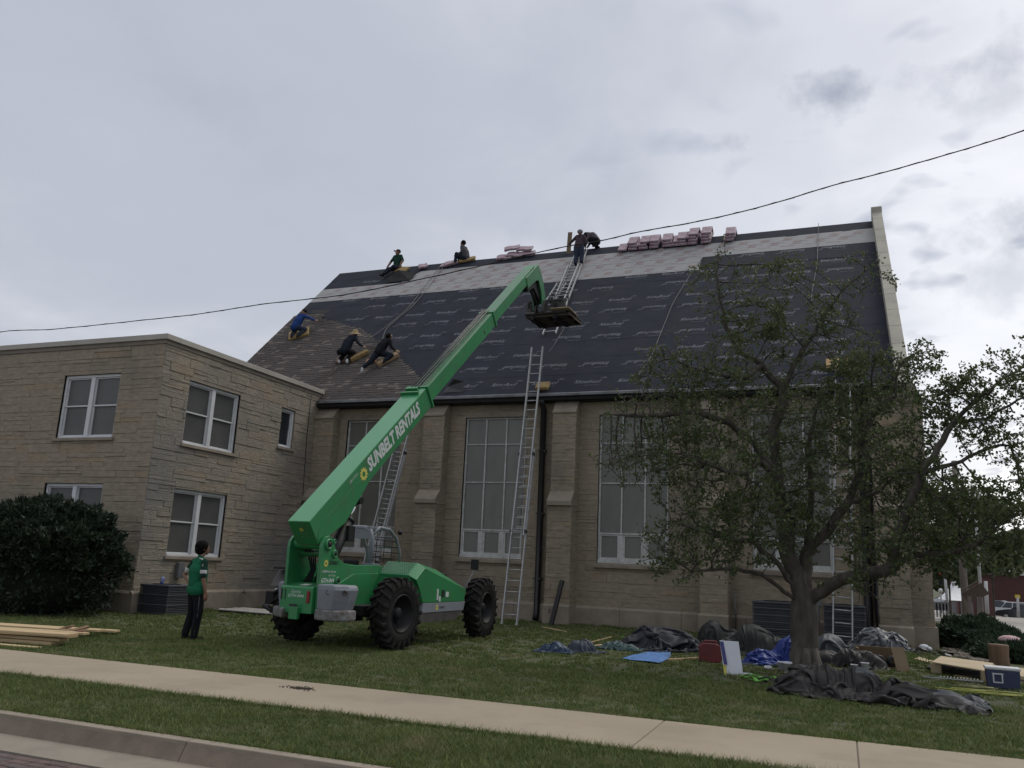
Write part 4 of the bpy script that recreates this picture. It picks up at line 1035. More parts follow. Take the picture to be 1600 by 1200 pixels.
# ------------------------------------------------------------------ ladders
def rail_ladder(mb, foot, top, w, side, start=.28, step=.305, rw=.034, rd=.075, off=0.0):
    foot = Vector(foot); top = Vector(top); d = (top-foot); L = d.length; d.normalize(); side = Vector(side); side = (side-d*side.dot(d)).normalized(); n = side.cross(d)
    foot = foot+n*off; top = top+n*off
    for s in (-1, 1): mb.obox((foot+top)/2+side*(s*w/2), (L, rw, rd), d, side)
    t = start
    while t < L-.1:
        c = foot+d*t; mb.tube([c-side*(w/2), c+side*(w/2)], .016, 6); t += step
    return d, side, n
X1 = (1, 0, 0)
def ext_ladder(foot, top, label, w=.43, base_frac=.62, fly_from=.24, group=None, side=X1, hooks=True):
    foot = Vector(foot); top = Vector(top); r = empty('extension_ladder', foot, 0, label, 'ladder', group)
    L = foot*0; t = top-foot
    a = MB(); d, s, n = rail_ladder(a, L, t*base_frac, w, side)
    for q in (-1, 1): a.obox(s*(q*w/2)+d*.02, (.05, .06, .12), d, s)
    a.build('base_section', m_alu, r)
    b = MB(); rail_ladder(b, t*fly_from, t, w-.07, side, start=.2, off=-.0+.075); b.build('fly_section', m_alu, r)
    c = MB()
    for f in (fly_from+.015, base_frac-.02): 
        for q in (-1, 1): c.obox(t*f+s*(q*w/2)+n*.04, (.07, .05, .15), d, s)
    c.tube([t*(fly_from+.02)+n*-.02, t*(base_frac)+n*-.02], .007, 5); c.build('rope_and_locks', m_pipe, r)
    return r
ladA = ext_ladder((-8.38, 21.65, 0), (-8.58, 23.62, 8.22), 'tall aluminium ladder leaning on the eave beside the black downspout', base_frac=.6, fly_from=.29)
ladC = ext_ladder((-13.25, 21.9, 0), (-12.62, 23.35, 6.95), 'aluminium ladder leaning behind the green boom in front of the first window', base_frac=.72, fly_from=.2)
ladD = ext_ladder((-.05, 22.05, 0), (.22, 23.35, 7.15), 'aluminium ladder standing behind the tree at the right end', base_frac=.6, fly_from=.35)
# stand-off pads at the two ladder heads
def pad_on_roof(name, X, s, sx, ss, h, m, label, cat='foam pad', rot=0.0, th=.12, group=None):
    o = MB(); hx, hs = sx/2, ss/2
    o.box(-hx, hx, -hs, hs, 0, th); ob = o.build(name, m, bevel=.03)
    ob.location = roofp(X, s, h); ob.rotation_euler = (Matrix.Rotation(radians(45), 4, 'X') @ Matrix.Rotation(rot, 4, 'Z')).to_euler()
    return tag(ob, label, cat, group)
pad_on_roof('foam_pad', -8.42, .28, .42, .34, .05, m_yellow, 'yellow foam pad behind the ladder head at the eave')
pad_on_roof('foam_pad', .10, .85, .62, .50, .05, mat('tan_foam', (0.40, 0.27, 0.12), (0.3, 0.2, 0.09), 8, 0.9, 0.4, 30), 'orange foam pad at the head of the ladder behind the tree')
# roof ladders lying on the slope, hooked over the ridge
def roof_ladder(X0, s0, X1_, s1, label, w=.42, h=.09, start=.2):
    p = roofp(X0, s0, h); q = roofp(X1_, s1, h); r = empty('roof_ladder', p, 0, label, 'ladder')
    a = MB(); rail_ladder(a, p*0, q-p, w, X1, start=start); a.build('ladder_frame', m_alu, r)
    return r
roof_ladder(-9.10, 3.65, -9.55, 10.75, 'long aluminium ladder hooked over the ridge below the standing man', w=.46, h=.10)
roof_ladder(-9.30, 5.4, -9.50, 9.1, 'second aluminium ladder lying over the long roof ladder by the carriage', w=.40, h=.20, start=.1)
roof_ladder(-9.72, 5.65, -9.62, 7.6, 'short silver ladder section lying left of the long roof ladder', w=.36, h=.14)
# ropes
m_rope = mat('pale_rope', (0.20, 0.195, 0.185), (0.14, 0.135, 0.13), 40, 0.9)
m_rope2 = mat('tan_rope', (0.20, 0.16, 0.11), (0.13, 0.1, 0.07), 40, 0.9)
def roof_rope(pix, label, m=m_rope, r=.011, h=.06, sag=0):
    pts = []
    for x, y in pix:
        X_, s_ = RF(x, y); pts.append(roofp(X_, min(s_, 11.2), h))
    # smooth
    out = []
    for i in range(len(pts)-1):
        for k in range(8):
            t = k/8; out.append(pts[i].lerp(pts[i+1], t))
    out.append(pts[-1])
    for _ in range(3): out = [out[0]]+[(out[i-1]+out[i]*2+out[i+1])/4 for i in range(1, len(out)-1)]+[out[-1]]
    o = MB().tube(out, r, 6).build('safety_rope', m); return tag(o, label, 'rope', 'safety ropes on the roof')
roof_rope([(692, 413), (665, 448), (640, 482), (605, 512), (568, 538)], 'upper of two pale ropes from the ridge to the man in the straw hat')
roof_rope([(697, 413), (672, 448), (646, 480), (618, 503), (603, 517), (598, 533)], 'pale rope from the ridge to the kneeling man in black')
roof_rope([(534, 570), (522, 583), (505, 597), (494, 606)], 'tan rope from the straw hat man down to the annex coping', m_rope2)
roof_rope([(1099, 403), (1076, 436), (1052, 475), (1034, 520), (1018, 560), (998, 588), (996, 602)], 'long grey rope curving down the dark roof left of the tree')
roof_rope([(1279, 349), (1278, 380), (1277, 415), (1272, 440), (1268, 465), (1270, 492)], 'grey rope hanging from the ridge near the right gable')
roof_rope([(886, 512), (878, 525), (868, 542), (858, 556)], 'thin rope hanging below the platform to the ladder top', m_pipe, .010, .12)
# overhead cable
wp = [(-60, 544), (0, 519), (75, 515), (150, 508), (225, 500), (300, 492), (360, 483), (420, 474), (535, 461), (640, 440), (740, 418), (870, 388), (935, 377), (1000, 362), (1075, 349), (1150, 333), (1225, 313), (1300, 290), (1375, 271), (1450, 250), (1525, 228), (1600, 204), (1700, 172)]
cbp = [onY(x, y, 16.0) for x, y in wp]; d = cbp[0]-cbp[1]; cbp = [cbp[0]+d*6]+cbp; d = cbp[-1]-cbp[-2]; cbp.append(cbp[-1]+d*8)
out = []
for i in range(1, len(cbp)-2):
    p0, p1, p2, p3 = cbp[i-1:i+3]
    for k in range(5):
        t = k/5; out.append(.5*((2*p1)+(p2-p0)*t+(2*p0-5*p1+4*p2-p3)*t*t+(3*p1-p0-3*p2+p3)*t**3))
cb = MB(); cb.tube(out, .011, 6)
tw = [p+Vector((0, .014*cos(i*1.7), .015*sin(i*1.7))) for i, p in enumerate(out)]; cb.tube(tw, .005, 4)
tag(cb.build('overhead_cable', m_dark), 'black twisted overhead cable sagging across the sky before the church', 'cable')
# ------------------------------------------------------------------ people: tapered capsules fused by a voxel remesh into one skin
def capsule(mb, a, b, ra, rb, n=14):
    a = Vector(a); b = Vector(b); d = b-a; L = d.length
    if L < 1e-5: d = Vector((0, 0, 1)); L = 1e-5
    d = d.normalized(); u = d.orthogonal().normalized(); v = d.cross(u); rings = []
    for k in range(5):
        t = pi/2*k/4; rings.append((a-d*(ra*cos(t)), max(ra*sin(t), .0005)))
    for k in range(4, -1, -1):
        t = pi/2*k/4; rings.append((b+d*(rb*cos(t)), max(rb*sin(t), .0005)))
    vs = [c+(u*cos(2*pi*i/n)+v*sin(2*pi*i/n))*r for c, r in rings for i in range(n)]; fs = []
    for k in range(len(rings)-1):
        for i in range(n): fs.append((k*n+i, k*n+(i+1) % n, (k+1)*n+(i+1) % n, (k+1)*n+i))
    fs.append(tuple(range(n-1, -1, -1))); fs.append(tuple((len(rings)-1)*n+i for i in range(n)))
    mb.add(vs, fs)
def seg_d(P, a, b, ra, rb):
    ab = b-a; t = max(0, min(1, (P-a).dot(ab)/max(ab.length_squared, 1e-9))); return (P-(a+ab*t)).length-(ra+(rb-ra)*t)
def person(label, base, caps, mats, voxel=.014, frame=None, extras=(), group=None, smooth=3):
    """caps: (a, b, ra, rb, material index) in figure space; frame maps figure space to world"""
    fr = frame or (lambda p: Vector(p)); root = empty('person', base, 0, label, 'person', group)
    gk = 1.16 if voxel > .01 else 1.0
    C = [(fr(a), fr(b), ra*gk, rb*gk, mi) for a, b, ra, rb, mi in caps]
    mb = MB()
    for a, b, ra, rb, mi in C: capsule(mb, a, b, ra, rb)
    o = mb.build('tmp', mats[0]); md = o.modifiers.new('r', 'REMESH'); md.mode = 'VOXEL'; md.voxel_size = voxel; md.use_smooth_shade = True
    sm = o.modifiers.new('s', 'SMOOTH'); sm.factor = .5; sm.iterations = smooth
    me = bpy.data.meshes.new_from_object(o.evaluated_get(bpy.context.evaluated_depsgraph_get())); me.name = 'body'
    bpy.data.objects.remove(o)
    me.materials.clear()
    for m in mats: me.materials.append(m)
    mi = []; 
    for p in me.polygons:
        c = Vector(p.center); best = min(C, key=lambda k: seg_d(c, k[0], k[1], k[2], k[3])); mi.append(best[4])
    me.polygons.foreach_set('material_index', mi)
    b = bpy.data.objects.new('body', me); COL.objects.link(b); b.parent = root
    for name, fn, m in extras:
        e = MB(); fn(e, fr); e.build(name, m, root)
    return root
def cloth(name, c, c2=None, r=.85): return mat(name, c, c2 or tuple(x*.6 for x in c), 9, r, .5, 22, bdist=.02, spec=.15)
c_green = cloth('green_shirt', (0.012, 0.125, 0.062), (0.010, 0.100, 0.05)); c_dkgreen = cloth('dark_green_sleeve', (0.012, 0.045, 0.032))
c_black = cloth('black_fabric', (0.010, 0.010, 0.013)); c_navy = cloth('navy_fabric', (0.016, 0.021, 0.032)); c_jean = cloth('denim', (0.035, 0.048, 0.075))
c_blue = cloth('blue_shirt', (0.020, 0.055, 0.19)); c_grey = cloth('grey_shirt', (0.075, 0.068, 0.078)); c_maroon = cloth('dusky_plaid', (0.06, 0.045, 0.055))
c_whites = cloth('white_trim', (0.45, 0.46, 0.45), (0.4, 0.4, 0.4)); c_shoe = cloth('white_shoe', (0.5, 0.5, 0.5), (0.4, 0.4, 0.4)); c_straw = mat('straw', (0.36, 0.27, 0.15), (0.26, 0.19, 0.10), 20, .9, .4, 60)
c_glove = cloth('tan_glove', (0.3, 0.22, 0.12))

def hand(wr, dirv, palmn, side, mi, s=1.0, curl=.35):
    """palm, four unequal curled fingers and a thumb; dirv along the hand, palmn out of the palm, side towards the thumb"""
    wr = Vector(wr); d = Vector(dirv).normalized(); n = Vector(palmn); n = (n-d*n.dot(d)).normalized(); t = Vector(side); t = (t-d*t.dot(d)-n*t.dot(n)).normalized(); out = []
    pc = wr+d*.05*s
    for k in (-.026, -.009, .009, .026): out.append((wr+t*k*.6*s, wr+d*.088*s+t*k*s, .016*s, .0135*s, mi))
    for k, L in ((-.029, .058), (-.010, .070), (.010, .076), (.029, .070)):
        a = wr+d*.09*s+t*k*s; b = a+(d*cos(curl)+n*sin(curl))*L*.45*s; c = b+(d*cos(curl*2.4)+n*sin(curl*2.4))*L*.35*s; e = c+(d*cos(curl*3.6)+n*sin(curl*3.6))*L*.25*s
        out += [(a, b, .0088*s, .0082*s, mi), (b, c, .0082*s, .0076*s, mi), (c, e, .0076*s, .0066*s, mi)]
    a = wr+d*.025*s+t*.026*s; b = a+(d*.7+t*.62+n*.25)*.038*s; c = b+(d*.9+t*.25+n*.4)*.03*s
    out += [(a, b, .0115*s, .010*s, mi), (b, c, .0098*s, .0082*s, mi)]
    return out
def head_caps(c, fwd, up, mi, s=1.0):
    c = Vector(c); f = Vector(fwd).normalized(); u = Vector(up); u = (u-f*u.dot(f)).normalized(); r = f.cross(u)
    o = [(c-f*.018*s+u*.03*s, c-f*.018*s+u*.032*s, .088*s, .088*s, mi), (c+f*.022*s+u*.03*s, c+f*.022*s+u*.0*s, .075*s, .070*s, mi), (c+f*.03*s-u*.05*s, c+f*.055*s-u*.085*s, .05*s, .032*s, mi),
         (c+f*.088*s+u*.015*s, c+f*.105*s-u*.022*s, .009*s, .014*s, mi), (c+f*.082*s-u*.052*s, c+f*.084*s-u*.052*s, .019*s, .018*s, mi),
         (c-f*.005*s-u*.04*s, c+f*.03*s-u*.075*s, .06*s, .04*s, mi), (c+f*.075*s+u*.032*s+r*.03*s, c+f*.075*s+u*.032*s-r*.03*s, .014*s, .014*s, mi)]
    for q in (-1, 1): o.append((c+r*(q*.080*s)-f*.01*s+u*.015*s, c+r*(q*.084*s)-f*.015*s-u*.02*s, .017*s, .011*s, mi))
    return o

# --- man on the lawn, seen from behind, left hand on his hip
pb = onz(298, 1001); hx = Vector((cos(radians(12)), sin(radians(12)), 0))     # figure: x to his right, y forward (he looks towards the boom)
FA = radians(-12)      # facing azimuth (towards the machine top, slightly right)
fwd = Vector((sin(radians(20)), cos(radians(20)), 0)); rgt = Vector((cos(radians(20)), -sin(radians(20)), 0))
fr0 = lambda p: rgt*p[0]+fwd*p[1]+Vector((0, 0, p[2]))
K = []
# torso (shirt)
K += [((-.03, 0, 1.0), (-.03, -.01, 1.24), .145, .155, 0), ((.03, 0, 1.0), (.03, -.01, 1.24), .145, .155, 0), ((-.06, 0, 1.20), (-.07, -.01, 1.36), .115, .095, 0), ((.06, 0, 1.20), (.07, -.01, 1.36), .115, .095, 0), ((-.13, -.01, 1.40), (.13, -.01, 1.40), .068, .068, 0), ((-.085, -.01, .90), (.085, -.01, .90), .135, .135, 0), ((-.08, 0, .95), (.08, 0, .95), .135, .135, 0), ((0, -.01, 1.42), (0, .0, 1.48), .065, .058, 0)]
K += [((0, 0, 1.46), (.005, .02, 1.55), .054, .056, 4)]
K += head_caps((.01, .03, 1.63), (.22, 1, .16), (0, -.1, 1), 4, 1.0)
# right arm hanging: shoulder, sleeve, forearm
K += [((.175, -.01, 1.39), (.215, -.03, 1.25), .066, .060, 1), ((.215, -.03, 1.235), (.228, -.035, 1.20), .062, .062, 2), ((.228, -.035, 1.19), (.235, -.04, 1.155), .061, .060, 1), ((.232, -.03, 1.18), (.245, -.03, 1.09), .046, .040, 4), ((.245, -.03, 1.09), (.262, .03, .86), .040, .027, 4)]
K += hand((.262, .03, .85), (.05, .12, -1), (-1, .1, 0), (0, 1, 0), 4)
# left arm: hand on the hip
K += [((-.175, -.01, 1.39), (-.265, -.05, 1.27), .064, .058, 1), ((-.268, -.05, 1.262), (-.29, -.06, 1.235), .060, .060, 2), ((-.29, -.06, 1.235), (-.355, -.09, 1.14), .043, .038, 4), ((-.355, -.09, 1.14), (-.205, -.03, .985), .038, .027, 4)]
K += hand((-.20, -.03, .98), (.75, .45, -.5), (.5, -.3, .1), (.2, .6, .6), 4, .95, .25)
# trousers
for q, kx, fx, fy in ((-1, -.11, -.135, -.02), (1, .115, .09, .03)):
    K += [((q*.075, 0, .86), (q*.085, .0, .80), .122, .110, 3), ((q*.085, .0, .84), (kx, .02, .50), .108, .082, 3), ((kx, .02, .50), (fx, fy-.03, .12), .078, .068, 3), ((fx, fy-.03, .12), (fx, fy-.03, .07), .062, .060, 3),
          ((fx, fy-.05, .045), (fx+q*.02, fy+.12, .035), .042, .036, 5)]
def hair0(e, f):
    c = Vector((.01, .03, 1.63)); F_ = Vector((.22, 1, .16)).normalized(); rgn = random.Random(2)
    e.ball(f(c+Vector((-.012, -.030, .045))), .114, 18, 0, (1, 1, 1.0)); e.ball(f(c+Vector((-.016, -.055, -.015))), .102, 16, 0, (1, .9, 1))
    for k in range(90):
        d = Vector((rgn.gauss(0, 1), rgn.gauss(-.5, .8), rgn.gauss(.4, .8))).normalized()
        if d.dot(F_) > .45: continue
        e.ball(f(c+Vector((-.012, -.035, .035))+d*.100), .024, 6)
def eyes0(e, f):
    c = Vector((.01, .03, 1.63)); F_ = Vector((.30, 1, .12)).normalized(); r = F_.cross(Vector((0, -.1, 1))).normalized()
    for q in (-1, 1): e.ball(f(c+F_*.078+r*(q*.031)+Vector((0, 0, .018))), .011, 8)
def trims(e, f):
    e.tube([f((.10, -.085, 1.46)), f((.155, -.055, 1.445)), f((.205, -.04, 1.40)), f((.232, -.075, 1.31))], [.008, .014, .014, .010], 6)
def stripe(e, f):
    e.tube([f((.175, -.03, .90)), f((.178, -.03, .7)), f((.172, -.02, .5)), f((.150, -.02, .3)), f((.142, -.03, .1))], [.010, .012, .012, .012, .012], 6)
person('man in green and black sportswear on the lawn, one hand on his hip', pb, K, [c_green, c_dkgreen, c_whites, c_black, m_skin, c_black], .0085, fr0,
       [('hair', hair0, m_hair), ('eyes', eyes0, mat('eye', (.3, .3, .3), None, 3, .3)), ('shirt_trim', trims, c_whites), ('trouser_stripe', stripe, cloth('grey_stripe', (.10, .10, .11)))], smooth=2)

# --- roof people; figure space (x right, t up the slope, n off the slope)
def RB(x, y, dn=0.0):
    X_, s_ = RF(x, y); return X_, s_
def rframe(sc=1.0):
    def f(p):
        n = p[2] if p[2] < .28 else .28+(p[2]-.28)*.62; x = p[0]+max(0, p[2]-.28)*.15
        return Vector((x, (p[1]-n)*S45, (p[1]+n)*S45))*sc
    return f
def flatframe(sc=1.0, yaw=0.0):
    c, s = cos(yaw), sin(yaw); return lambda p: Vector((c*p[0]-s*p[1], s*p[0]+c*p[1], p[2]))*sc
def limb(pts, rad, mi): return [(pts[i], pts[i+1], rad[i], rad[i+1], mi if not isinstance(mi, (list, tuple)) else mi[i]) for i in range(len(pts)-1)]
def torso(pel, ch, nk, w, mi, sh=.17, side=(1, 0, 0)):
    pel = Vector(pel); ch = Vector(ch); nk = Vector(nk); s = Vector(side)
    return [(pel-s*.05, ch-s*.06, .13, .115, mi), (pel+s*.05, ch+s*.06, .13, .115, mi), (ch-s*.06, nk-s*(sh-.06), .11, .065, mi), (ch+s*.06, nk+s*(sh-.06), .11, .065, mi), (nk-s*(sh-.03), nk+s*(sh-.03), .065, .065, mi), (nk, nk+(nk-ch).normalized()*.09, .055, .05, mi)]
S_ = lambda *a: [Vector(p) for p in a]
# blue shirt man kneeling on a foam pad, far left
def shades(e, f): pass
X_, s_ = RF(468, 526); base = roofp(X_, s_, .12)
K = torso((0, -.05, .40), (.05, .22, .66), (.10, .40, .80), 0, 0)
K += head_caps((.13, .55, .90), (.75, .6, .1), (0, .6, .75), 3, 1.05)
K += limb(S_((.26, .36, .78), (.48, .38, .62), (.74, .30, .50)), (.06, .048, .035), 0) + hand((.75, .30, .50), (1, -.1, -.2), (0, 0, -1), (0, 1, 0), 3, 1.1)
K += limb(S_((-.06, .36, .78), (-.12, .16, .50), (.10, .12, .40)), (.06, .05, .035), 0)+hand((.1, .12, .4), (1, .1, -.3), (0, 0, -1), (0, 1, 0), 3, 1.1)
K += limb(S_((-.09, -.05, .38), (-.20, .18, .12), (-.16, -.22, .09)), (.115, .085, .055), 1)+limb(S_((.09, -.05, .38), (.26, .16, .12), (.16, -.24, .09)), (.115, .085, .055), 1)
K += [((-.16, -.24, .07), (-.10, -.36, .08), .045, .035, 2), ((.16, -.26, .07), (.18, -.38, .08), .045, .035, 2)]
def cap1(e, f):
    e.ball(f((.12, .60, .93)), .125, 12)
person('man in a blue shirt and dark cap kneeling at the left edge of the roof', base, K, [c_blue, c_jean, c_black, m_skin], .016, rframe(), [('cap', cap1, c_black)])
# straw hat
X_, s_ = RF(540, 566); base = roofp(X_, s_, .10)
K = torso((.12, .02, .48), (.14, .32, .76), (.22, .52, .86), 0, 0)
K += head_caps((.25, .66, .93), (.3, .8, .1), (0, .5, .8), 3, 1.0)
K += limb(S_((.38, .46, .84), (.52, .34, .64), (.74, .24, .46)), (.062, .052, .038), 0)+hand((.75, .24, .45), (.9, -.1, -.3), (0, 0, -1), (0, 1, 0), 3, 1.1)
K += limb(S_((.06, .46, .84), (-.05, .22, .52), (-.12, .10, .34)), (.062, .052, .038), 0)+hand((-.12, .1, .34), (-.2, -.3, -.8), (1, 0, 0), (0, 1, 0), 3, 1.1)
K += limb(S_((.02, .0, .44), (-.06, .26, .14), (-.10, -.14, .10)), (.12, .085, .06), 1)+limb(S_((.22, .0, .44), (.30, .26, .14), (.20, -.16, .10)), (.12, .085, .06), 1)
K += [((-.10, -.16, .10), (-.10, -.24, .05), .048, .04, 2), ((.22, -.18, .10), (.26, -.27, .05), .048, .04, 2), ((-.12, .0, .42), (-.13, -.02, .34), .08, .07, 1)]
def straw(e, f):
    c = Vector((.25, .70, .97)); F3 = f((0, .45, .9))-f((0, 0, 0)); e.lathe([(.225, -.03), (.20, -.005), (.11, .02), (.10, .09), (.075, .135), (.02, .14), (.001, .14)], f(c), F3, 20)
person('man in a wide straw hat and navy clothes kneeling on the new shingles', base, K, [c_navy, c_black, c_shoe, m_skin], .016, rframe(), [('straw_hat', straw, c_straw)])
# man in black with stretched leg
X_, s_ = RF(596, 568); base = roofp(X_, s_, .10)
K = torso((.0, .05, .36), (.06, .32, .58), (.14, .50, .70), 0, 0)
K += head_caps((.18, .66, .80), (.85, .3, -.2), (0, .5, .8), 3, 1.0)
K += limb(S_((.30, .46, .68), (.42, .28, .48), (.60, .20, .30)), (.06, .05, .036), 0)+hand((.61, .2, .29), (.9, -.1, -.3), (0, 0, -1), (0, 1, 0), 4, 1.2)
K += limb(S_((-.02, .44, .68), (-.06, .20, .44), (.04, .26, .24)), (.06, .05, .036), 0)+hand((.05, .28, .22), (.7, .4, -.3), (0, 0, -1), (0, 1, 0), 4, 1.1)
K += limb(S_((-.06, .03, .32), (-.18, -.30, .20), (-.36, -.62, .14)), (.115, .08, .055), 1)+limb(S_((.08, .05, .32), (.40, .16, .12), (.28, -.10, .10)), (.115, .085, .06), 1)
K += [((-.38, -.66, .12), (-.40, -.74, .04), .05, .042, 2), ((.26, -.12, .10), (.24, -.2, .06), .045, .036, 1)]
def hair1(e, f): e.ball(f((.15, .68, .84)), .122, 12); e.ball(f((.13, .66, .78)), .10, 10)
def belt(e, f): e.obox(f((-.08, .0, .44)), (.14, .10, .16)); e.obox(f((-.14, .08, .40)), (.06, .08, .14))
person('man in black stretching one leg down the shingles beside the straw hat man', base, K, [c_black, c_navy, c_shoe, m_skin, c_glove], .016, rframe(), [('hair', hair1, m_hair), ('tool_pouch', belt, c_glove)])
# seated man in green at the ridge, facing the camera
X_, s_ = RF(621, 424); base = roofp(X_, s_, .08)
K = torso((.0, .02, .14), (0, .0, .42), (0, .0, .64), 0, 0, sh=.19)
K += head_caps((-.01, -.02, .82), (-.75, -.6, 0), (0, 0, 1), 3, 1.05)
K += limb(S_((.17, 0, .62), (.30, -.05, .40), (.24, -.10, .22)), (.062, .05, .036), [0, 3])+hand((.24, -.1, .21), (-.1, -.1, -1), (-1, 0, 0), (0, -1, 0), 3, 1.1)
K += limb(S_((-.17, 0, .62), (-.30, -.08, .36), (-.40, -.16, .12)), (.062, .05, .036), [0, 3])+hand((-.4, -.16, .11), (-.4, -.1, -.9), (1, 0, 0), (0, -1, 0), 3, 1.1)
K += limb(S_((-.08, .0, .08), (-.30, -.28, -.06), (-.46, -.42, -.36)), (.11, .08, .055), 1)+limb(S_((.08, .0, .08), (.02, -.36, .02), (-.30, -.40, -.28)), (.11, .08, .055), 1)
K += [((-.46, -.44, -.38), (-.52, -.54, -.40), .045, .036, 2), ((-.30, -.42, -.31), (-.36, -.52, -.34), .045, .036, 2)]
def cap2(e, f): e.ball(f((-.0, -.0, .87)), .122, 12, 0, (1, 1, .85)); e.obox(f((-.11, -.10, .87)), (.13, .12, .015), f((-.75, -.6, 0))-f((0, 0, 0)))
person('man in a dark green jersey and black cap sitting on the ridge', base, K, [c_dkgreen, c_navy, c_black, m_skin], .016, flatframe(), [('cap', cap2, c_black)])
# seated man in grey in profile
X_, s_ = RF(725, 410); base = roofp(X_, s_, .08)
K = torso((.10, .0, .14), (.05, .0, .42), (-.02, .0, .62), 0, 0, sh=.16, side=(.3, 1, 0))
K += head_caps((-.08, -.0, .80), (-1, -.2, -.1), (0, 0, 1), 3, 1.0)
K += limb(S_((-.06, -.15, .58), (-.02, -.20, .34), (-.24, -.16, .26)), (.06, .05, .036), 0)+hand((-.25, -.16, .26), (-1, 0, -.2), (0, 0, -1), (0, 1, 0), 3, 1.1)
K += limb(S_((.02, .15, .58), (.0, .2, .34), (-.2, .16, .28)), (.06, .05, .036), 0)+hand((-.21, .16, .28), (-1, 0, -.2), (0, 0, -1), (0, -1, 0), 3, 1.1)
K += limb(S_((.06, -.08, .10), (-.30, -.12, .30), (-.34, -.14, -.10)), (.115, .08, .055), 1)+limb(S_((.06, .08, .10), (-.26, .10, .32), (-.24, .06, -.06)), (.115, .08, .055), 1)
K += [((-.36, -.16, -.12), (-.50, -.18, -.14), .045, .038, 2), ((-.26, .04, -.08), (-.40, .04, -.10), .045, .038, 2)]
def hair2(e, f): e.ball(f((-.055, .0, .85)), .118, 12)
person('man in a grey shirt sitting sideways on the ridge with knees drawn up', base, K, [c_grey, c_navy, cloth('tan_boot', (.2, .15, .1)), m_skin], .016, flatframe(), [('hair', hair2, m_hair)])
# standing man on top of the roof ladder
X_, s_ = RF(904, 418); base = roofp(X_, s_, .12)
K = torso((.0, .06, .82), (.01, .12, 1.10), (.02, .14, 1.34), 0, 0)
K += head_caps((.0, .18, 1.51), (-.2, 1, -.25), (0, 0, 1), 3, 1.0)
K += limb(S_((-.15, .14, 1.32), (-.32, .16, 1.18), (-.46, .12, 1.02)), (.062, .05, .036), 0)+hand((-.46, .12, 1.01), (-.4, -.1, -.8), (-.3, 0, -.6), (0, 1, 0), 3, 1.1)
K += limb(S_((.19, .14, 1.32), (.27, .12, 1.08), (.24, .2, .88)), (.062, .05, .036), 0)+hand((.24, .2, .87), (0, .2, -1), (-1, 0, 0), (0, 1, 0), 3, 1.1)
K += limb(S_((-.09, .06, .80), (-.11, .08, .44), (-.12, .02, .10)), (.12, .085, .065), 1)+limb(S_((.09, .06, .80), (.12, .10, .46), (.13, .06, .16)), (.12, .085, .065), 1)
K += [((-.12, -.02, .05), (-.12, .14, .05), .045, .04, 2), ((.13, .02, .12), (.13, .18, .12), .045, .04, 2)]
def cap3(e, f): e.ball(f((.0, .165, 1.565)), .120, 12, 0, (1, 1, .8))
person('man in a grey cap and dark work clothes standing at the ladder top', base, K, [c_maroon, c_jean, c_black, m_skin], .016, flatframe(.94), [('cap', cap3, cloth('grey_cap', (.25, .25, .27)))])
# crouching man beside him
X_, s_ = RF(920, 398); base = roofp(X_, 10.95, .05)
K = torso((.22, .0, .32), (.08, .0, .56), (-.10, .0, .62), 0, 0, sh=.15, side=(.2, 1, 0))
K += head_caps((-.26, .0, .58), (-.9, 0, -.5), (0, 0, 1), 3, 1.0)
K += limb(S_((-.06, -.15, .58), (-.10, -.2, .34), (-.20, -.12, .12)), (.06, .05, .036), 0)+hand((-.2, -.12, .12), (-.2, 0, -1), (0, 0, -1), (0, 1, 0), 3, 1.1)
K += limb(S_((-.06, .15, .58), (-.10, .2, .34), (-.20, .12, .12)), (.06, .05, .036), 0)
K += limb(S_((.22, -.08, .30), (-.04, -.14, .34), (.22, -.14, .10)), (.13, .09, .06), 1)+limb(S_((.22, .08, .30), (-.02, .12, .34), (.24, .10, .08)), (.13, .09, .06), 1)
K += [((.24, -.14, .06), (.12, -.15, .04), .045, .04, 2), ((.30, .10, .06), (.16, .10, .04), .045, .04, 2)]
person('man in a plaid shirt crouching on the ridge behind the standing man', base, K, [cloth('plaid', (.10, .085, .10)), c_black, c_black, m_skin], .016, flatframe(), [('hair', lambda e, f: e.ball(f((-.24, 0, .63)), .118, 10), m_hair)])

# pads and tools under the roof crew
pad_on_roof('foam_pad', RF(468, 524)[0], RF(468, 524)[1], .85, .75, .03, m_yellow, 'square yellow foam pad under the man in the blue shirt', rot=.5, th=.10)
pad_on_roof('foam_pad', RF(563, 560)[0], RF(563, 560)[1], .22, .75, .04, m_yellow, 'slanting yellow foam roll right of the straw hat man', rot=-.7, th=.16)
pad_on_roof('foam_pad', RF(540, 566)[0], RF(540, 566)[1], .70, .26, .03, mat('brown_foam', (0.14, 0.085, 0.06), None, 8, .9, .4, 30), 'brown pad under the feet of the straw hat man', rot=.1, th=.10)
pad_on_roof('foam_pad', RF(607, 566)[0], RF(607, 566)[1], .26, .85, .04, mat('buff_foam', (0.36, 0.26, 0.15), (.26, .18, .1), 8, .9, .4, 30), 'buff foam roll beside the knee of the man in black', rot=-.7, th=.16)
pad_on_roof('foam_pad', RF(581, 567)[0], RF(581, 567)[1], .38, .28, .03, mat('salmon_foam', (0.30, 0.15, 0.10), None, 8, .9, .3, 30), 'small reddish foam pad left of the man in black', rot=.2, th=.10)
pad_on_roof('foam_pad', RF(629, 425)[0], RF(629, 425)[1], .62, .42, .06, m_yellow, 'tan pad heaped with wrapping beside the seated man in green', rot=-.2, th=.12)
pad_on_roof('foam_pad', RF(731, 409)[0], RF(731, 409)[1], .75, .30, .04, m_yellow, 'yellow foam pad under the seated man in grey', rot=.25, th=.12)
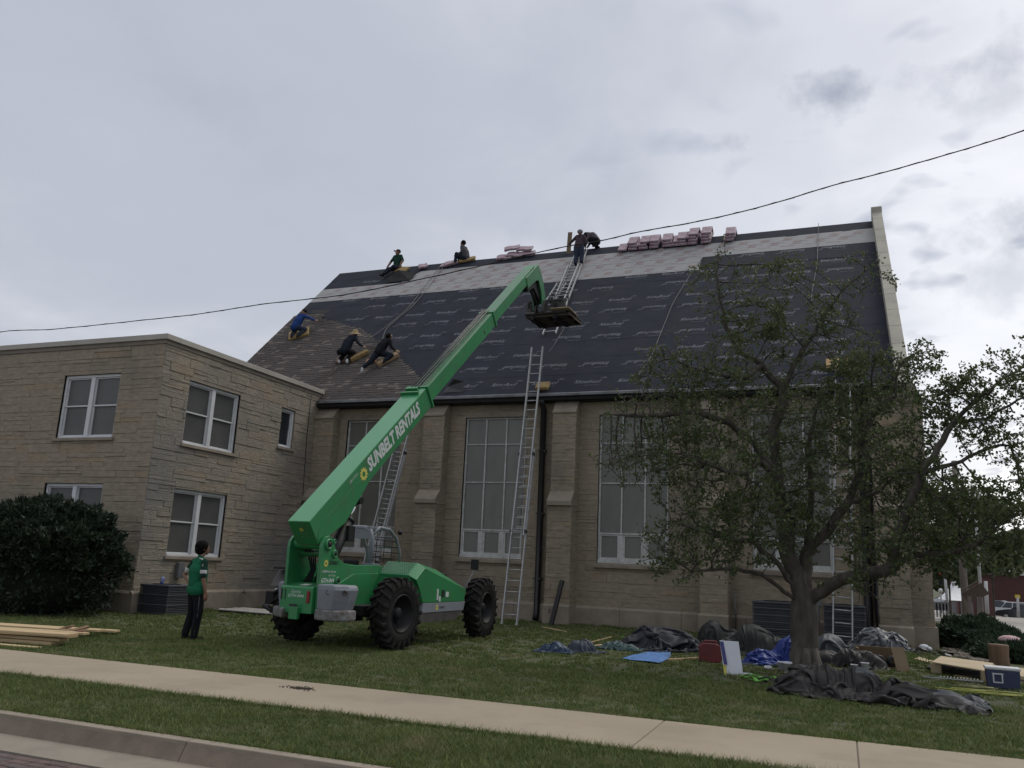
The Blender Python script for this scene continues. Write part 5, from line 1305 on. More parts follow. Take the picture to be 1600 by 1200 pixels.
def roof_item(name, mb_fn, m, x, y, h, label, cat, rot=0, group=None):
    X_, s_ = RF(x, y); b = MB(); mb_fn(b); o = b.build(name, m, bevel=.006); o.location = roofp(X_, s_, h)
    o.rotation_euler = (Matrix.Rotation(radians(45), 4, 'X') @ Matrix.Rotation(rot, 4, 'Z')).to_euler(); return tag(o, label, cat, group)
roof_item('shingle_strip', lambda b: b.box(-.45, .45, -.15, .15, 0, .012), m_soffit, 506, 501, .42, 'dark shingle strip held out by the man in the blue shirt', 'shingle', -.05)
roof_item('shingle_strip', lambda b: b.box(-.4, .4, -.10, .10, 0, .012), m_soffit, 588, 545, .30, 'dark shingle strip between the straw hat man and the man in black', 'shingle', .05)
o = MB().box(-.09, .09, -.02, .02, -.3, .95).build('timber_post', mat('weathered_timber', (0.17, 0.13, 0.085), (.12, .09, .06), 5, .9, .2)); p = roofp(RF(889, 395)[0], 10.75, .0); o.location = p; o.rotation_euler = (0, radians(3), 0)
tag(o, 'short upright brown timber gripped by the man on the ladder', 'timber')
def flap(b):
    b.add([(-.6, -.3, .0), (.6, -.28, .02), (.75, .25, .06), (-.1, .30, .30), (-.5, .1, .12)], [(0, 1, 2, 3, 4)]); b.add([(-.6, -.3, -.01), (.6, -.28, .01), (.75, .25, .05), (-.1, .30, .28), (-.5, .1, .10)], [(0, 1, 2, 3, 4)])
roof_item('membrane_flap', flap, m_soffit, 625, 437, .05, 'folded black flap of underlayment below the seated man in green', 'membrane')
roof_item('membrane_scrap', lambda b: b.add([(-.4, -.12, 0), (.35, -.1, 0), (.3, .16, .22), (-.05, .18, .30), (-.3, .1, .08)], [(0, 1, 2, 3, 4)]), m_pipe, 712, 612, .06, 'crumpled black scrap of underlayment at the eave right of the boom', 'membrane')

# --- wrapped shingle bundles along the ridge
m_wrap = mat('pink_wrapped_bundle', (0.30, 0.205, 0.235), (0.23, 0.145, 0.175), 9, .5, .3, 20, c3=(0.36, 0.31, 0.33), c3scale=5, c3lo=.5, c3hi=.7)
m_wrapd = mat('wrap_edge', (0.10, 0.05, 0.065), (0.2, 0.12, 0.14), 20, .6)
def bundle_proto():
    b = MB(); n = 6; w = .185; vs = []
    prof = []      # draped over the ridge: (s, h) down the near slope, then behind
    for i in range(n+1): prof.append((-.50+i*.10, .0))
    rings = []
    for i in range(n+1):
        t = i/n; s = -.52+.62*t; h = .0+.03*t*t+.02*(1-t)**3*2
        th = .095 if 0 < i < n else .08
        rings.append([(-w, s*S45-h*S45, s*S45+h*S45), (w, s*S45-h*S45, s*S45+h*S45), (w-.005, s*S45-(h+th)*S45, s*S45+(h+th)*S45), (-w+.005, s*S45-(h+th)*S45, s*S45+(h+th)*S45)])
    # crest piece levelling out over the ridge
    rings.append([(-w, .22, .10), (w, .22, .10), (w, .20, .23), (-w, .20, .23)]); rings.append([(-w, .45, -.06), (w, .45, -.06), (w, .52, .06), (-w, .52, .06)])
    b.loft(rings, 0, False, True); o = b.build('shingle_bundle', [m_wrap, m_wrapd], bevel=.012); return o
bp = bundle_proto(); first = True; rg = random.Random(21)
stacks = [(977, 1), (993, 3), (1009, 3), (1026, 3), (1046, 3), (1060, 2), (1068, 3), (1085, 4), (1105, 4), (1142, 3)]
names = ['leftmost', 'second', 'third', 'fourth', 'fifth', 'sixth', 'seventh', 'eighth', 'tallest', 'separate right hand']
lev = ['bottom', 'second', 'third', 'fourth', 'top']
for si, (px_, cnt) in enumerate(stacks):
    X_, s_ = RF(px_, 383-(px_-977)*.095+4)
    for k in range(cnt):
        o = bp if first else bp.copy()
        if not first: COL.objects.link(o)
        first = False
        o.location = roofp(X_+rg.uniform(-.03, .03), SR-.28, .06)+Vector((rg.uniform(-.02, .02), -.01*k, .118*k)); o.rotation_euler = (0, 0, rg.uniform(-.05, .05))
        which = 'single' if cnt == 1 else ('top' if k == cnt-1 else lev[k])
        tag(o, f'{which} pink wrapped shingle bundle in the {names[si]} stack on the ridge', 'shingle bundle', 'shingle bundles stacked along the ridge')
def loose_bundle(px_, py_, rot, label, sx=.9, sy=.36, lift=.05, tilt=45, th=.10):
    b = MB(); b.loft([[(-sx/2+i*sx/6, -sy/2, .02*sin(i)), (-sx/2+i*sx/6, sy/2, .02*sin(i)), (-sx/2+i*sx/6, sy/2, th+.02*sin(i)), (-sx/2+i*sx/6, -sy/2, th+.02*sin(i))] for i in range(7)], 0, False, True)
    o = b.build('shingle_bundle', m_wrap, bevel=.02); X_, s_ = RF(px_, py_); o.location = roofp(X_, s_, lift); o.rotation_euler = (Matrix.Rotation(radians(tilt), 4, 'X') @ Matrix.Rotation(rot, 4, 'Z')).to_euler()
    return tag(o, label, 'shingle bundle', 'loose shingle bundles on the ridge')
loose_bundle(662, 419, .5, 'lone pink shingle bundle right of the seated man in green', .42, .40)
loose_bundle(706, 414, .6, 'torn pink bundle left of the seated man in grey', .6, .36); loose_bundle(697, 416, .1, 'flattened pink wrapper beside the rope anchor', .55, .25, .03, 45, .03)
loose_bundle(789, 405, .1, 'lower left bundle of the pink heap in the middle of the ridge', .7, .4); loose_bundle(806, 402, -.1, 'middle bundle of the pink heap on the ridge', .8, .4, .08)
loose_bundle(824, 400, .15, 'right hand bundle of the pink heap on the ridge', .75, .35, .06); loose_bundle(803, 398, .3, 'top bundle of the pink heap on the ridge', .7, .35, .26); loose_bundle(822, 397, .0, 'upper right bundle of the pink heap on the ridge', .7, .34, .2)
o = MB().loft([[(-.22, 0, .02), (-.22, .5, .02), (-.22, .5, .12), (-.22, 0, .12)], [(.22, 0, .0), (.22, .5, .0), (.22, .5, .11), (.22, 0, .11)]], 0, False).build('shingle_bundle', m_wrap, bevel=.02)
o.location = TW(.70, YC+.0, 9.16); tag(o, 'pink shingle bundle lying on the right end of the pallet', 'shingle bundle')
o = MB().box(-.30, .30, -.3, .6, 0, .02).build('board', m_ply); o.location = TW(.74, YC+.02, 9.153); tag(o, 'small pale board under the bundle on the pallet', 'board')
# ------------------------------------------------------------------ things on the lawn
G = onz
def up(o, label, cat, group=None): return tag(o, label, cat, group)
# lumber pile at the left
rg = random.Random(31)
def board(a, b, w, t, z, label, m=m_lumber, grp='boards of the lumber pile'):
    a = Vector((a.x, a.y, z)); b = Vector((b.x, b.y, z)); d = b-a; L = d.length
    o = MB().box(-L/2, L/2, -w/2, w/2, 0, t).build('lumber_board', m, bevel=.004); o.location = (a+b)/2; o.rotation_euler = (0, 0, atan2(d.y, d.x)); return tag(o, label, 'board', grp)
def lb(px_, py_, ang, L, w, t, z, label):
    e = G(px_, py_, z); d = Vector((cos(ang), sin(ang), 0)); return board(e-d*L, e, w, t, z, label)
AN_ = radians(3)
lb(183, 988, radians(14), 4.8, .19, .038, .06, 'back board of the lumber pile, reaching farthest right')
lb(158, 987, radians(13.5), 4.7, .24, .038, .10, 'uppermost wide board at the very back of the lumber pile')
lb(150, 988, radians(13), 4.6, .24, .038, .0, 'wide board second from the back of the lumber pile')
lb(135, 992, radians(13), 4.4, .16, .038, .145, 'narrow board lying on the back boards of the lumber pile')
lb(112, 994, radians(12), 4.4, .32, .04, .165, 'thick pale board on top in the middle of the lumber pile')
lb(113, 997, radians(11), 4.2, .30, .155, .005, 'squared beam under the top board of the lumber pile')
lb(100, 1002, radians(10), 4.2, .22, .045, .075, 'pale board at the front of the lumber pile')
lb(88, 1008, radians(9), 4.0, .26, .055, .015, 'front board of the lumber pile beside the pavement')
lb(60, 1014, radians(8), 3.6, .14, .03, .0, 'thin board half under the front of the lumber pile')
for px_, py_, an, L, lab in ((122, 985, 1.2, .34, 'short brown offcut leaning on the lumber pile'), (100, 983, .2, .36, 'short brown offcut flat on the lumber pile'), (118, 990, .5, .3, 'split brown offcut at the end of the top board')):
    c = G(px_, py_, .15); o = MB().box(-L/2, L/2, -.05, .05, 0, .035).build('offcut', mat('brown_offcut', (0.22, 0.13, 0.07), (.15, .09, .05), 6, .9), bevel=.004); o.location = c; o.rotation_euler = (.15, -.25, an); tag(o, lab, 'offcut', 'offcuts on the lumber pile')

# condenser units
m_louv = mat('dark_grey_louvre', (0.062, 0.065, 0.075), (0.05, 0.052, 0.06), 3, .55); m_unit = mat('grey_enamel', (0.16, 0.16, 0.165), (0.12, 0.12, 0.125), 3, .5)
def condenser(c, sx, sy, h, label, rnd=.08, step=.05, rz=0.0, seams=3):
    r = empty('air_conditioner', c, rz, label, 'air conditioner')
    b = MB()
    for x in (-sx/2, sx/2):
        for y in (-sy/2, sy/2): b.box(x-.03 if x > 0 else x, x if x > 0 else x+.03, y-.03 if y > 0 else y, y if y > 0 else y+.03, .0, h)
    b.box(-sx/2, sx/2, -sy/2, sy/2, .0, .06); b.box(-sx/2-.01, sx/2+.01, -sy/2-.01, sy/2+.01, h-.05, h); b.box(-sx/2+.04, sx/2-.04, -sy/2+.04, sy/2-.04, .06, h-.05)
    b.build('cabinet', m_louv, r, bevel=.012)
    l = MB(); z = .08
    while z < h-.07:
        l.prism([(-sy/2-.005, z), (-sy/2+.03, z+.022), (-sy/2+.03, z+.028), (-sy/2-.005, z+.008)], 'x', -sx/2+.02, sx/2-.02)
        l.prism([(-sx/2-.005, z), (-sx/2+.03, z+.022), (-sx/2+.03, z+.028), (-sx/2-.005, z+.008)], 'y', -sy/2+.02, sy/2-.02)
        l.prism([(sx/2+.005, z), (sx/2-.03, z+.022), (sx/2-.03, z+.028), (sx/2+.005, z+.008)], 'y', -sy/2+.02, sy/2-.02)
        z += step
    l.build('louvres', m_louv, r)
    s = MB()
    for k in range(1, seams+1): s.box(-sx/2-.012, sx/2+.012, -sy/2-.012, sy/2+.012, h*k/(seams+1)-.006, h*k/(seams+1)+.006)
    s.build('rib', m_unit, r)
    f = MB(); R_ = min(sx, sy)*.42
    for k in range(6): f.lathe([(R_*(k+1)/6-.006, h), (R_*(k+1)/6-.006, h+.012), (R_*(k+1)/6, h+.012), (R_*(k+1)/6, h)], (0, 0, 0), (0, 0, 1), 28)
    for k in range(8): a = pi*k/8; f.bar((R_*cos(a), R_*sin(a), h+.012), (-R_*cos(a), -R_*sin(a), h+.012), .006, .006)
    f.build('fan_guard', m_dark, r); return r
condenser((-15.93, 17.05, .0), .92, .80, .72, 'dark grey square condenser unit against the annex wall with a blue can on top', seams=2, step=.04)
cn = MB(); cn.lathe([(.001, 0), (.03, 0), (.034, .006), (.034, .112), (.028, .122), (.001, .122)], (0, 0, 0), (0, 0, 1), 16); o = cn.build('drink_can', mat('blue_can', (0.02, 0.06, 0.42), (0.35, 0.38, 0.45), 14, .3, metal=.3)); o.location = (-15.90, 16.85, .735); o.scale = (1.4, 1.4, 1.4); tag(o, 'blue drink can standing on the left condenser unit', 'can')
condenser((-1.48, 22.75, 0), 1.28, 1.0, .98, 'wide dark condenser unit left of the tree trunk', seams=5)
condenser((.02, 22.95, 0), .95, .85, .98, 'dark condenser unit behind the right ladder', seams=5)
bx = MB(); bx.box(-.07, .07, 0, .07, -.14, .14); bx.box(-.02, .02, .02, .05, -.6, -.14); o = bx.build('switch_box', m_unit, bevel=.008); o.location = (-.60, 23.80, 1.02); tag(o, 'small grey electrical switch box on the church wall by the tree', 'switch box')
MB_ = MB(); MB_.tube([(0, 0, 0), (.02, -.01, .6), (-.02, -.0, 1.1)], .02, 6); o = MB_.build('conduit', m_unit); o.location = (-2.72, 23.82, 0); tag(o, 'thin grey conduit rising up the church wall beside the buttress', 'conduit')
tp = MB(); tp.tube([(0, 0, 0), (0, -.08, 0), (0, -.10, -.05)], .018, 8); tp.lathe([(.035, 0), (.035, .012)], (0, -.05, .05), (0, 0, 1), 12, caps=True); tp.tube([(0, -.05, 0), (0, -.05, .05)], .01, 6)
o = tp.build('wall_tap', m_steel); o.location = (-7.72, 23.1, .36); tag(o, 'garden tap on the buttress behind the leaning pipe', 'tap')
o2 = o.copy(); COL.objects.link(o2); o2.location = (AX+.14, 20.6, .45); o2.rotation_euler = (0, 0, radians(90)); tag(o2, 'garden tap low on the annex side wall', 'tap')
# leaning downspout length
a = Vector((-7.55, 22.70, 0)); b = Vector((-7.40, 23.12, 1.22)); o = MB().bar(a, b, .12, .09).build('loose_downspout', m_pipe, bevel=.01); tag(o, 'loose dark downspout length leaning on the church buttress', 'pipe')
# white slatted panels lying by the annex
sl2 = MB()
for k in range(9): sl2.obox((0, -.55+k*.14, .06+.005*(k % 3)), (2.1, .12, .025), (1, 0, .0), (0, 1, .16 if k % 2 else -.1))
sl2.box(-.98, .95, -.60, .62, 0, .045, 1)
o = sl2.build('siding_panel', [mat('chalky_white', (0.42, 0.40, 0.36), (.33, .31, .28), 4, .8), m_dark], bevel=.004); o.location = (-14.75, 19.35, .0); o.rotation_euler = (0, 0, radians(-2)); tag(o, 'stack of white ribbed panels lying on the grass by the annex', 'panel')

# ---- crumpled sheets
def tarp(name, c, lx, ly, h, seed, m, label, rz=0.0, nx=64, ny=48, crump=1.55, humps=None, cat='tarp', group=None, back=None, steps=70):
    """a sheet crumpled by a small position-based cloth simulation: it is pushed together and falls over the heap beneath it"""
    rg = np.random.default_rng(seed); rx, ry = 2*lx*crump/nx, 2*ly*crump/ny
    u, v = np.meshgrid(np.linspace(-1, 1, nx+1), np.linspace(-1, 1, ny+1))
    def nz(sc, off): 
        return np.array([[noise.noise(Vector((a*sc*lx/.8+off, b*sc*ly/.8+off*.7, seed*1.7))) for a in u[0]] for b in v[:, 0]])
    n1, n2, n3, n4 = nz(1.6, 3.1), nz(1.6, 17.7), nz(1.1, 31.3), nz(3.7, 5.5)
    edge = 1+.18*nz(1.0, 51)
    P = np.stack([u*lx*edge+n1*.30*lx, v*ly*edge+n2*.30*ly, .12+h*1.1+.30*n3+.12*n4+rg.normal(0, .012, u.shape)], -1)
    if humps is None:
        humps = []
        for k in range(5): humps.append((rg.uniform(-.55, .55)*lx, rg.uniform(-.45, .45)*ly, rg.uniform(.30, .55)*lx, rg.uniform(.35, .6)*ly, h*rg.uniform(.45, 1.0)))
    prev = P.copy(); g = np.array([0, 0, -.0035])
    cons = []
    for (dj, di, rest, st) in ((0, 1, rx, 1.), (1, 0, ry, 1.), (1, 1, hypot(rx, ry), .45), (1, -1, hypot(rx, ry), .45), (0, 3, rx*3, .10), (3, 0, ry*3, .10)):
        for par_ in (0, 1):
            J, I = np.meshgrid(np.arange(ny+1), np.arange(nx+1), indexing='ij')
            ok = (J+dj <= ny) & (I+di <= nx) & (I+di >= 0)
            key = (I//max(1, abs(di))) if dj == 0 else (J//max(1, dj))
            ok &= (key % 2 == par_); cons.append((J[ok], I[ok], J[ok]+dj, I[ok]+di, rest, st))
    for t in range(steps):
        vel = (P-prev)*.93; prev = P.copy(); P = P+vel+g
        for _ in range(5):
            for (j0, i0, j1, i1, rest, st) in cons:
                d = P[j1, i1]-P[j0, i0]; L = np.linalg.norm(d, axis=1)+1e-9
                w = (.5*st*(1-rest/L))[:, None]*d
                if st < .2: w = np.where((L < rest*.55)[:, None], w, 0)
                P[j0, i0] += w; P[j1, i1] -= w
            z0 = np.zeros(P.shape[:2])+.008
            for hx_, hy_, ra, rb, hh in humps:
                q = 1-((P[..., 0]-hx_)/ra)**2-((P[..., 1]-hy_)/rb)**2; z0 = np.maximum(z0, hh*np.sqrt(np.clip(q, 0, 1)))
            hit = P[..., 2] < z0; P[..., 2] = np.where(hit, z0, P[..., 2])
            P[..., :2] = np.where(hit[..., None], prev[..., :2]*.9+P[..., :2]*.1, P[..., :2])
        # keep the heap from spreading
        rad_ = np.maximum(abs(P[..., 0])/(lx*1.08), abs(P[..., 1])/(ly*1.08)); k = np.where(rad_ > 1, 1/np.maximum(rad_, 1e-6), 1)
        P[..., 0] *= 1-(1-k)*.5; P[..., 1] *= 1-(1-k)*.5
    V = P.reshape(-1, 3); V[:, 2] += rg.uniform(0, .004, len(V)); idx = np.arange((nx+1)*(ny+1)).reshape(ny+1, nx+1)
    Fq = np.stack([idx[:-1, :-1], idx[:-1, 1:], idx[1:, 1:], idx[1:, :-1]], -1).reshape(-1, 4); ms = [m]; mi = None
    if back:
        ms = [m, back]; cc = V[Fq]; nn_ = np.cross(cc[:, 1]-cc[:, 0], cc[:, 3]-cc[:, 0]); fu = np.repeat([u[:-1, :-1].ravel()], 1, 0)[0]
        uu = (u[:-1, :-1]+n1[:-1, :-1]).ravel(); vv = (v[:-1, :-1]+n2[:-1, :-1]).ravel(); mi = (((vv > .55) & (uu > -.1)) | ((uu > .72) & (vv > -.2)) | ((uu < -.8) & (vv > .3))).astype(np.int32)
    o = np_mesh(name, V, Fq, ms, mi=mi); o.location = c; o.rotation_euler = (0, 0, rz)
    so_ = o.modifiers.new('t', 'SOLIDIFY'); so_.thickness = .005
    sm = o.modifiers.new('s', 'SUBSURF'); sm.levels = 2; sm.render_levels = 2
    o.data.polygons.foreach_set('use_smooth', [True]*len(Fq))
    return tag(o, label, cat, group)
def tm(name, c, c2, r=.5): return mat(name, tuple(x*.62 for x in c), tuple(x*.62 for x in c2), 2.2, r, .5, 7, bdist=.03, spec=.35)
t_brown = tm('charcoal_tarp', (0.036, 0.032, 0.031), (0.026, 0.023, 0.023), .55); t_grey = tm('grey_underside', (0.13, 0.14, 0.15), (0.09, 0.10, 0.11), .5)
t_navy = tm('navy_tarp', (0.022, 0.025, 0.04), (0.014, 0.016, 0.026), .55); t_blk = tm('black_green_tarp', (0.020, 0.025, 0.022), (0.013, 0.017, 0.015), .6)
t_blue = tm('blue_tarp', (0.03, 0.075, 0.40), (0.02, 0.05, 0.28), .4); t_blue2 = tm('slate_blue_tarp', (0.045, 0.085, 0.16), (0.03, 0.055, 0.11), .45); t_teal = tm('teal_tarp', (0.05, 0.12, 0.12), (0.03, 0.07, 0.08), .5); t_denim = tm('dark_slate_tarp', (0.045, 0.065, 0.10), (0.03, 0.045, 0.07), .5)
c = G(1370, 1092)
tarp('tarp', (c.x, c.y, 0), 1.30, .66, .28, 5, t_brown, 'big charcoal tarp crumpled on the lawn in front of the tree', radians(-3), 80, 46, 1.85, humps=[(-.75, .2, .5, .3, .34), (-.25, .28, .35, .3, .36), (.35, .1, .4, .25, .22), (-1.05, -.15, .25, .25, .26), (.9, -.05, .35, .2, .14), (-.5, -.35, .3, .2, .14)], back=t_grey, steps=80)
tarp('tarp', (.02, 18.75, 0), .80, .55, .62, 8, t_grey, 'grey tarp heaped behind the right side of the tree trunk', .2, 60, 44, 1.9, humps=[(-.3, .1, .35, .3, .52), (.3, 0, .35, .3, .4)], back=t_brown)
tarp('tarp', (.68, 18.75, .30), .52, .42, .40, 14, tm('silver_sheet', (0.20, 0.215, 0.23), (.13, .14, .155), .4), 'silvery grey sheet bundled on boxes right of the tree', .1, 56, 40, 2.0, humps=[(-.1, 0, .42, .35, .35), (.2, 0, .25, .3, .30)])
tarp('tarp', (.05, 17.7, 0), .75, .42, .34, 17, t_brown, 'dark folded tarp lying between the tree and the white tubs', -.3, 60, 40, 1.5)
tarp('tarp', (-3.55, 18.1, 0), 1.0, .62, .60, 21, t_navy, 'navy blue tarp heaped behind the red fuel can', .05, 66, 46, 1.8, humps=[(-.1, .1, .6, .4, .44), (.5, .05, .3, .35, .32), (-.6, 0, .3, .3, .24)])
tarp('tarp', (-2.55, 19.4, 0), .62, .5, .72, 24, t_blk, 'black tarp mound behind the navy heap', .2, 50, 40, 1.8, humps=[(-.15, 0, .3, .35, .60), (.25, 0, .3, .35, .4)])
tarp('tarp', (-1.72, 18.7, 0), .85, .6, .72, 27, t_blk, 'dark green tarp mound between the fuel can and the tree', -.1, 58, 44, 1.75, humps=[(-.1, .1, .45, .35, .58), (.4, 0, .3, .3, .36), (-.55, 0, .25, .25, .26)])
tarp('tarp', (-1.15, 16.9, 0), .62, .5, .42, 30, t_blue, 'bright blue tarp crumpled against the tree trunk', .1, 60, 48, 2.0, humps=[(.22, .15, .32, .3, .50), (-.25, 0, .35, .3, .22)])
c = G(862, 1020); tarp('tarp', (c.x, c.y+.2, 0), .36, .30, .20, 33, t_blue2, 'leftmost small slate blue tarp on the lawn', .1, 44, 36, 1.6)
c = G(910, 1020); tarp('tarp', (c.x, c.y+.15, 0), .38, .30, .24, 36, t_denim, 'dark blue grey folded tarp beside the leftmost tarp', -.1, 44, 36, 1.5)
c = G(962, 1017); tarp('tarp', (c.x, c.y+.35, 0), .46, .28, .16, 39, t_teal, 'teal tarp bunched between the blue tarps and the navy heap', .0, 44, 32, 1.6)
# flat light blue sheet
P = [G(968, 1031), G(1030, 1038), G(1048, 1030), G(1048, 1020), G(1010, 1021)]; cc = sum(P, Vector())/5
b = MB(); n = 26
vs = []; fs = []
ring = []
for k in range(len(P)):
    for t in range(6): ring.append(P[k].lerp(P[(k+1) % 5], t/6))
for r in range(9):
    for q in ring:
        p = cc.lerp(q, r/8); z = .05+.06*abs(noise.noise(Vector((p.x*5, p.y*5, 1))))+.02*noise.noise(Vector((p.x*14, p.y*14, 2))); vs.append((p.x-cc.x, p.y-cc.y, z*(1-.6*(r/8)**4)))
m_ = len(ring)
for r in range(8):
    for i in range(m_): fs.append((r*m_+i, r*m_+(i+1) % m_, (r+1)*m_+(i+1) % m_, (r+1)*m_+i))
b.add(vs, fs, 0, True)
o = b.build('plastic_sheet', mat('light_blue_plastic', (0.13, 0.27, 0.56), (0.10, 0.21, 0.47), 4, .35)); o.location = (cc.x, cc.y, 0); tag(o, 'light blue plastic sheet spread flat on the grass', 'sheet')
ln = MB(); ln.tube([Vector((.05+.22*cos(t)*(1+.3*sin(2*t)), .02+.16*sin(t), .125)) for t in [i*.33 for i in range(22)]], .008, 5); ln.build('dark_cord', m_dark, o)
# sticks
def stick(a, b, r, z, label, m=m_lumber): 
    a = G(*a, z); b = G(*b, z); o = MB().bar(a, b, r*1.8, r, (0, 0, 1)).build('wood_strip', m); return tag(o, label, 'wood strip', 'wood strips on the grass')
stick((900, 1010), (956, 995), .022, .03, 'thin pale wood strip behind the slate blue tarps'); stick((848, 980), (884, 987), .03, .015, 'short pale wood strip at the foot of the church wall')
stick((1045, 1031), (1098, 1028), .035, .02, 'pale wood strip left of the red fuel can'); stick((912, 1012), (948, 1008), .05, .02, 'flat wood scrap above the teal tarp')
# fuel can
m_red = mat('red_plastic', (0.16, 0.022, 0.022), (0.11, 0.016, 0.017), 4, .45, .2)
c = (G(1090, 1036)+G(1125, 1034))/2; r = empty('fuel_can', (c.x, c.y+.1, 0), radians(12), 'dark red plastic fuel can standing in front of the tarps', 'fuel can')
b = MB(); out = [(-.19, 0), (.19, 0), (.205, .04), (.205, .27), (.17, .32), (.13, .345), (.10, .345)]
b.prism([(-.20, .015), (-.18, 0), (.18, 0), (.20, .015), (.205, .26), (.17, .31), (.10, .33), (-.13, .33), (-.19, .28)], 'y', -.10, .10)
b.prism([(-.12, .325), (-.10, .385), (.12, .385), (.16, .325), (.115, .325), (.10, .35), (-.07, .35), (-.08, .325)], 'y', -.03, .03)
b.prism([(-.19, .27), (-.165, .34), (-.11, .34), (-.10, .32)], 'y', -.05, .05); b.build('can_body', m_red, r, bevel=.02)
h = MB(); h.tube([(.215, -.0, .12), (.235, 0, .05)], .02, 8); h.lathe([(.035, 0), (.035, .035), (.001, .036)], (-.14, 0, .33), (-.4, 0, 1), 12); h.build('spout_cap', m_dark, r)
# white box panel leaning
c = G(1148, 1056); r = empty('carton', (c.x, c.y+.05, 0), radians(6), 'tall white carton with a blue and yellow edge standing on the grass', 'carton')
b = MB(); q = .09
b.add([(-.17, 0, 0), (.13, .0, 0), (.13, .09, 0), (-.17, .09, 0), (-.24, .10, .52), (.06, .10, .52), (.06, .18, .52), (-.24, .18, .52)], [(0, 1, 5, 4), (1, 2, 6, 5), (2, 3, 7, 6), (3, 0, 4, 7), (4, 5, 6, 7), (3, 2, 1, 0)]); b.build('carton_body', m_whitebox, r, bevel=.004)
b = MB(); b.add([(-.172, -.003, .16), (-.12, -.003+.0, .16), (-.18, .095, .51), (-.238, .095, .51)], [(0, 1, 2, 3)]); b.build('blue_edge', mat('blue_print', (.03, .03, .16), None, 4, .5), r, fix=False)
b = MB(); b.add([(-.172, -.004, .01), (-.125, -.004, .01), (-.14, .026, .15), (-.19, .026, .15)], [(0, 1, 2, 3)]); b.build('yellow_edge', m_sun, r, fix=False)
o = MB().tube([(0, 0, .03), (.14, .02, .03)], .022, 8).build('paper_roll', m_whitebox); o.location = (c.x+.12, c.y+.1, 0); tag(o, 'small white roll beside the foot of the white carton', 'roll')
# harness
hb = MB(); rg = random.Random(44)
for k in range(7):
    p0 = Vector((rg.uniform(-.2, .2), rg.uniform(-.12, .12), rg.uniform(.02, .08))); pts = [p0]
    d = Vector((rg.uniform(-1, 1), rg.uniform(-.6, .6), 0)).normalized()
    for i in range(5): pts.append(pts[-1]+d*.07+Vector((0, 0, .03*sin(i*1.3+k)))); d = (d+Vector((rg.uniform(-.5, .5), rg.uniform(-.5, .5), 0))).normalized()
    for a_, b_ in zip(pts, pts[1:]): hb.bar(a_, b_, .05, .01, (rg.uniform(-.3, .3), rg.uniform(-.3, .3), 1), 0 if k < 5 else 1)
c = G(1195, 1066); o = hb.build('safety_harness', [mat('neon_green_strap', (0.16, 0.42, 0.06), (0.10, 0.30, 0.05), 5, .6), m_dark]); o.location = (c.x, c.y, .0); tag(o, 'neon green safety harness dropped on the grass', 'harness')
hb = MB()
for k in range(3): hb.bar((-.1+k*.08, 0, .02), (-.03+k*.08, .03, .05), .04, .01)
o = hb.build('green_strap', MATS['neon_green_strap']); c = G(976, 998); o.location = c; tag(o, 'short green strap lying behind the teal tarp', 'strap')
# buckets, cups, can, cartons around the trunk
def bucket(px_, py_, r_, h, label, tilt=0, m=None, stackn=1):
    c = G(px_, py_); b = MB()
    b.lathe([(.001, 0), (r_*.82, 0), (r_, h), (r_*1.05, h), (r_*1.05, h-.012), (r_*.97, h-.012), (r_*.80, .01), (.001, .01)], (0, 0, 0), (0, 0, 1), 20); o = b.build('paper_tub', m or m_whitebox); o.location = c; o.rotation_euler = (tilt, 0, 0); return tag(o, label, 'tub', 'white tubs around the tree')
bucket(1352, 1051, .07, .17, 'white tub right of the trunk behind the charcoal tarp'); bucket(1335, 1051, .06, .14, 'white tub nearest the trunk on the right side')
bucket(1222, 1048, .075, .15, 'white paper tub at the left foot of the tree'); bucket(1231, 1054, .075, .20, 'front white paper tub leaning at the left foot of the tree', .12)
bucket(1200, 1047, .06, .06, 'low white tub lying in front of the bright blue tarp', .3)
c = G(1277, 1052); o = MB().box(-.17, .17, -.05, .05, 0, .11).build('carton', m_whitebox, bevel=.005); o.location = c; o.rotation_euler = (0, 0, .1); tag(o, 'flat white carton at the right foot of the trunk', 'carton')
cn = MB(); cn.lathe([(.001, 0), (.03, 0), (.034, .006), (.034, .112), (.028, .122), (.001, .122)], (0, 0, 0), (0, 0, 1), 16); o = cn.build('drink_can', mat('red_can', (0.42, 0.02, 0.02), (0.5, 0.3, 0.28), 16, .3)); c = G(1243, 1078); o.location = (c.x+.03, c.y+.17, .225); tag(o, 'red drink can standing on the cardboard box by the trunk', 'can')
c = G(1243, 1078); b = MB(); b.box(-.12, .12, -.11, .11, 0, .22); b.add([(-.12, -.11, .22), (.12, -.11, .22), (.11, -.19, .25), (-.11, -.19, .25)], [(0, 1, 2, 3)]); o = b.build('cardboard_box', m_cardb, bevel=.004); o.location = (c.x, c.y+.15, 0); o.rotation_euler = (0, 0, .5); tag(o, 'small open cardboard box at the left end of the charcoal tarp', 'box')
c = G(1413, 1050); b = MB(); b.add([(-.12, 0, 0), (.10, .03, 0), (.02, .14, .42), (-.20, .12, .42)], [(0, 1, 2, 3)]); b.add([(-.12, .01, 0), (.10, .04, 0), (.02, .15, .42), (-.20, .13, .42)], [(3, 2, 1, 0)]); o = b.build('cardboard_sheet', m_cardb, fix=False); o.location = (c.x, c.y, 0); tag(o, 'printed cardboard flap leaning right of the grey sheets', 'cardboard')
b = MB()
for k in range(5): b.box(-.08, .03, .0+.02*0, .002, 0, 0)
c = G(1378, 1046); r = empty('crate', (c.x, c.y+.3, 0), .1, 'low dark crate holding rolls under the silvery sheet', 'crate')
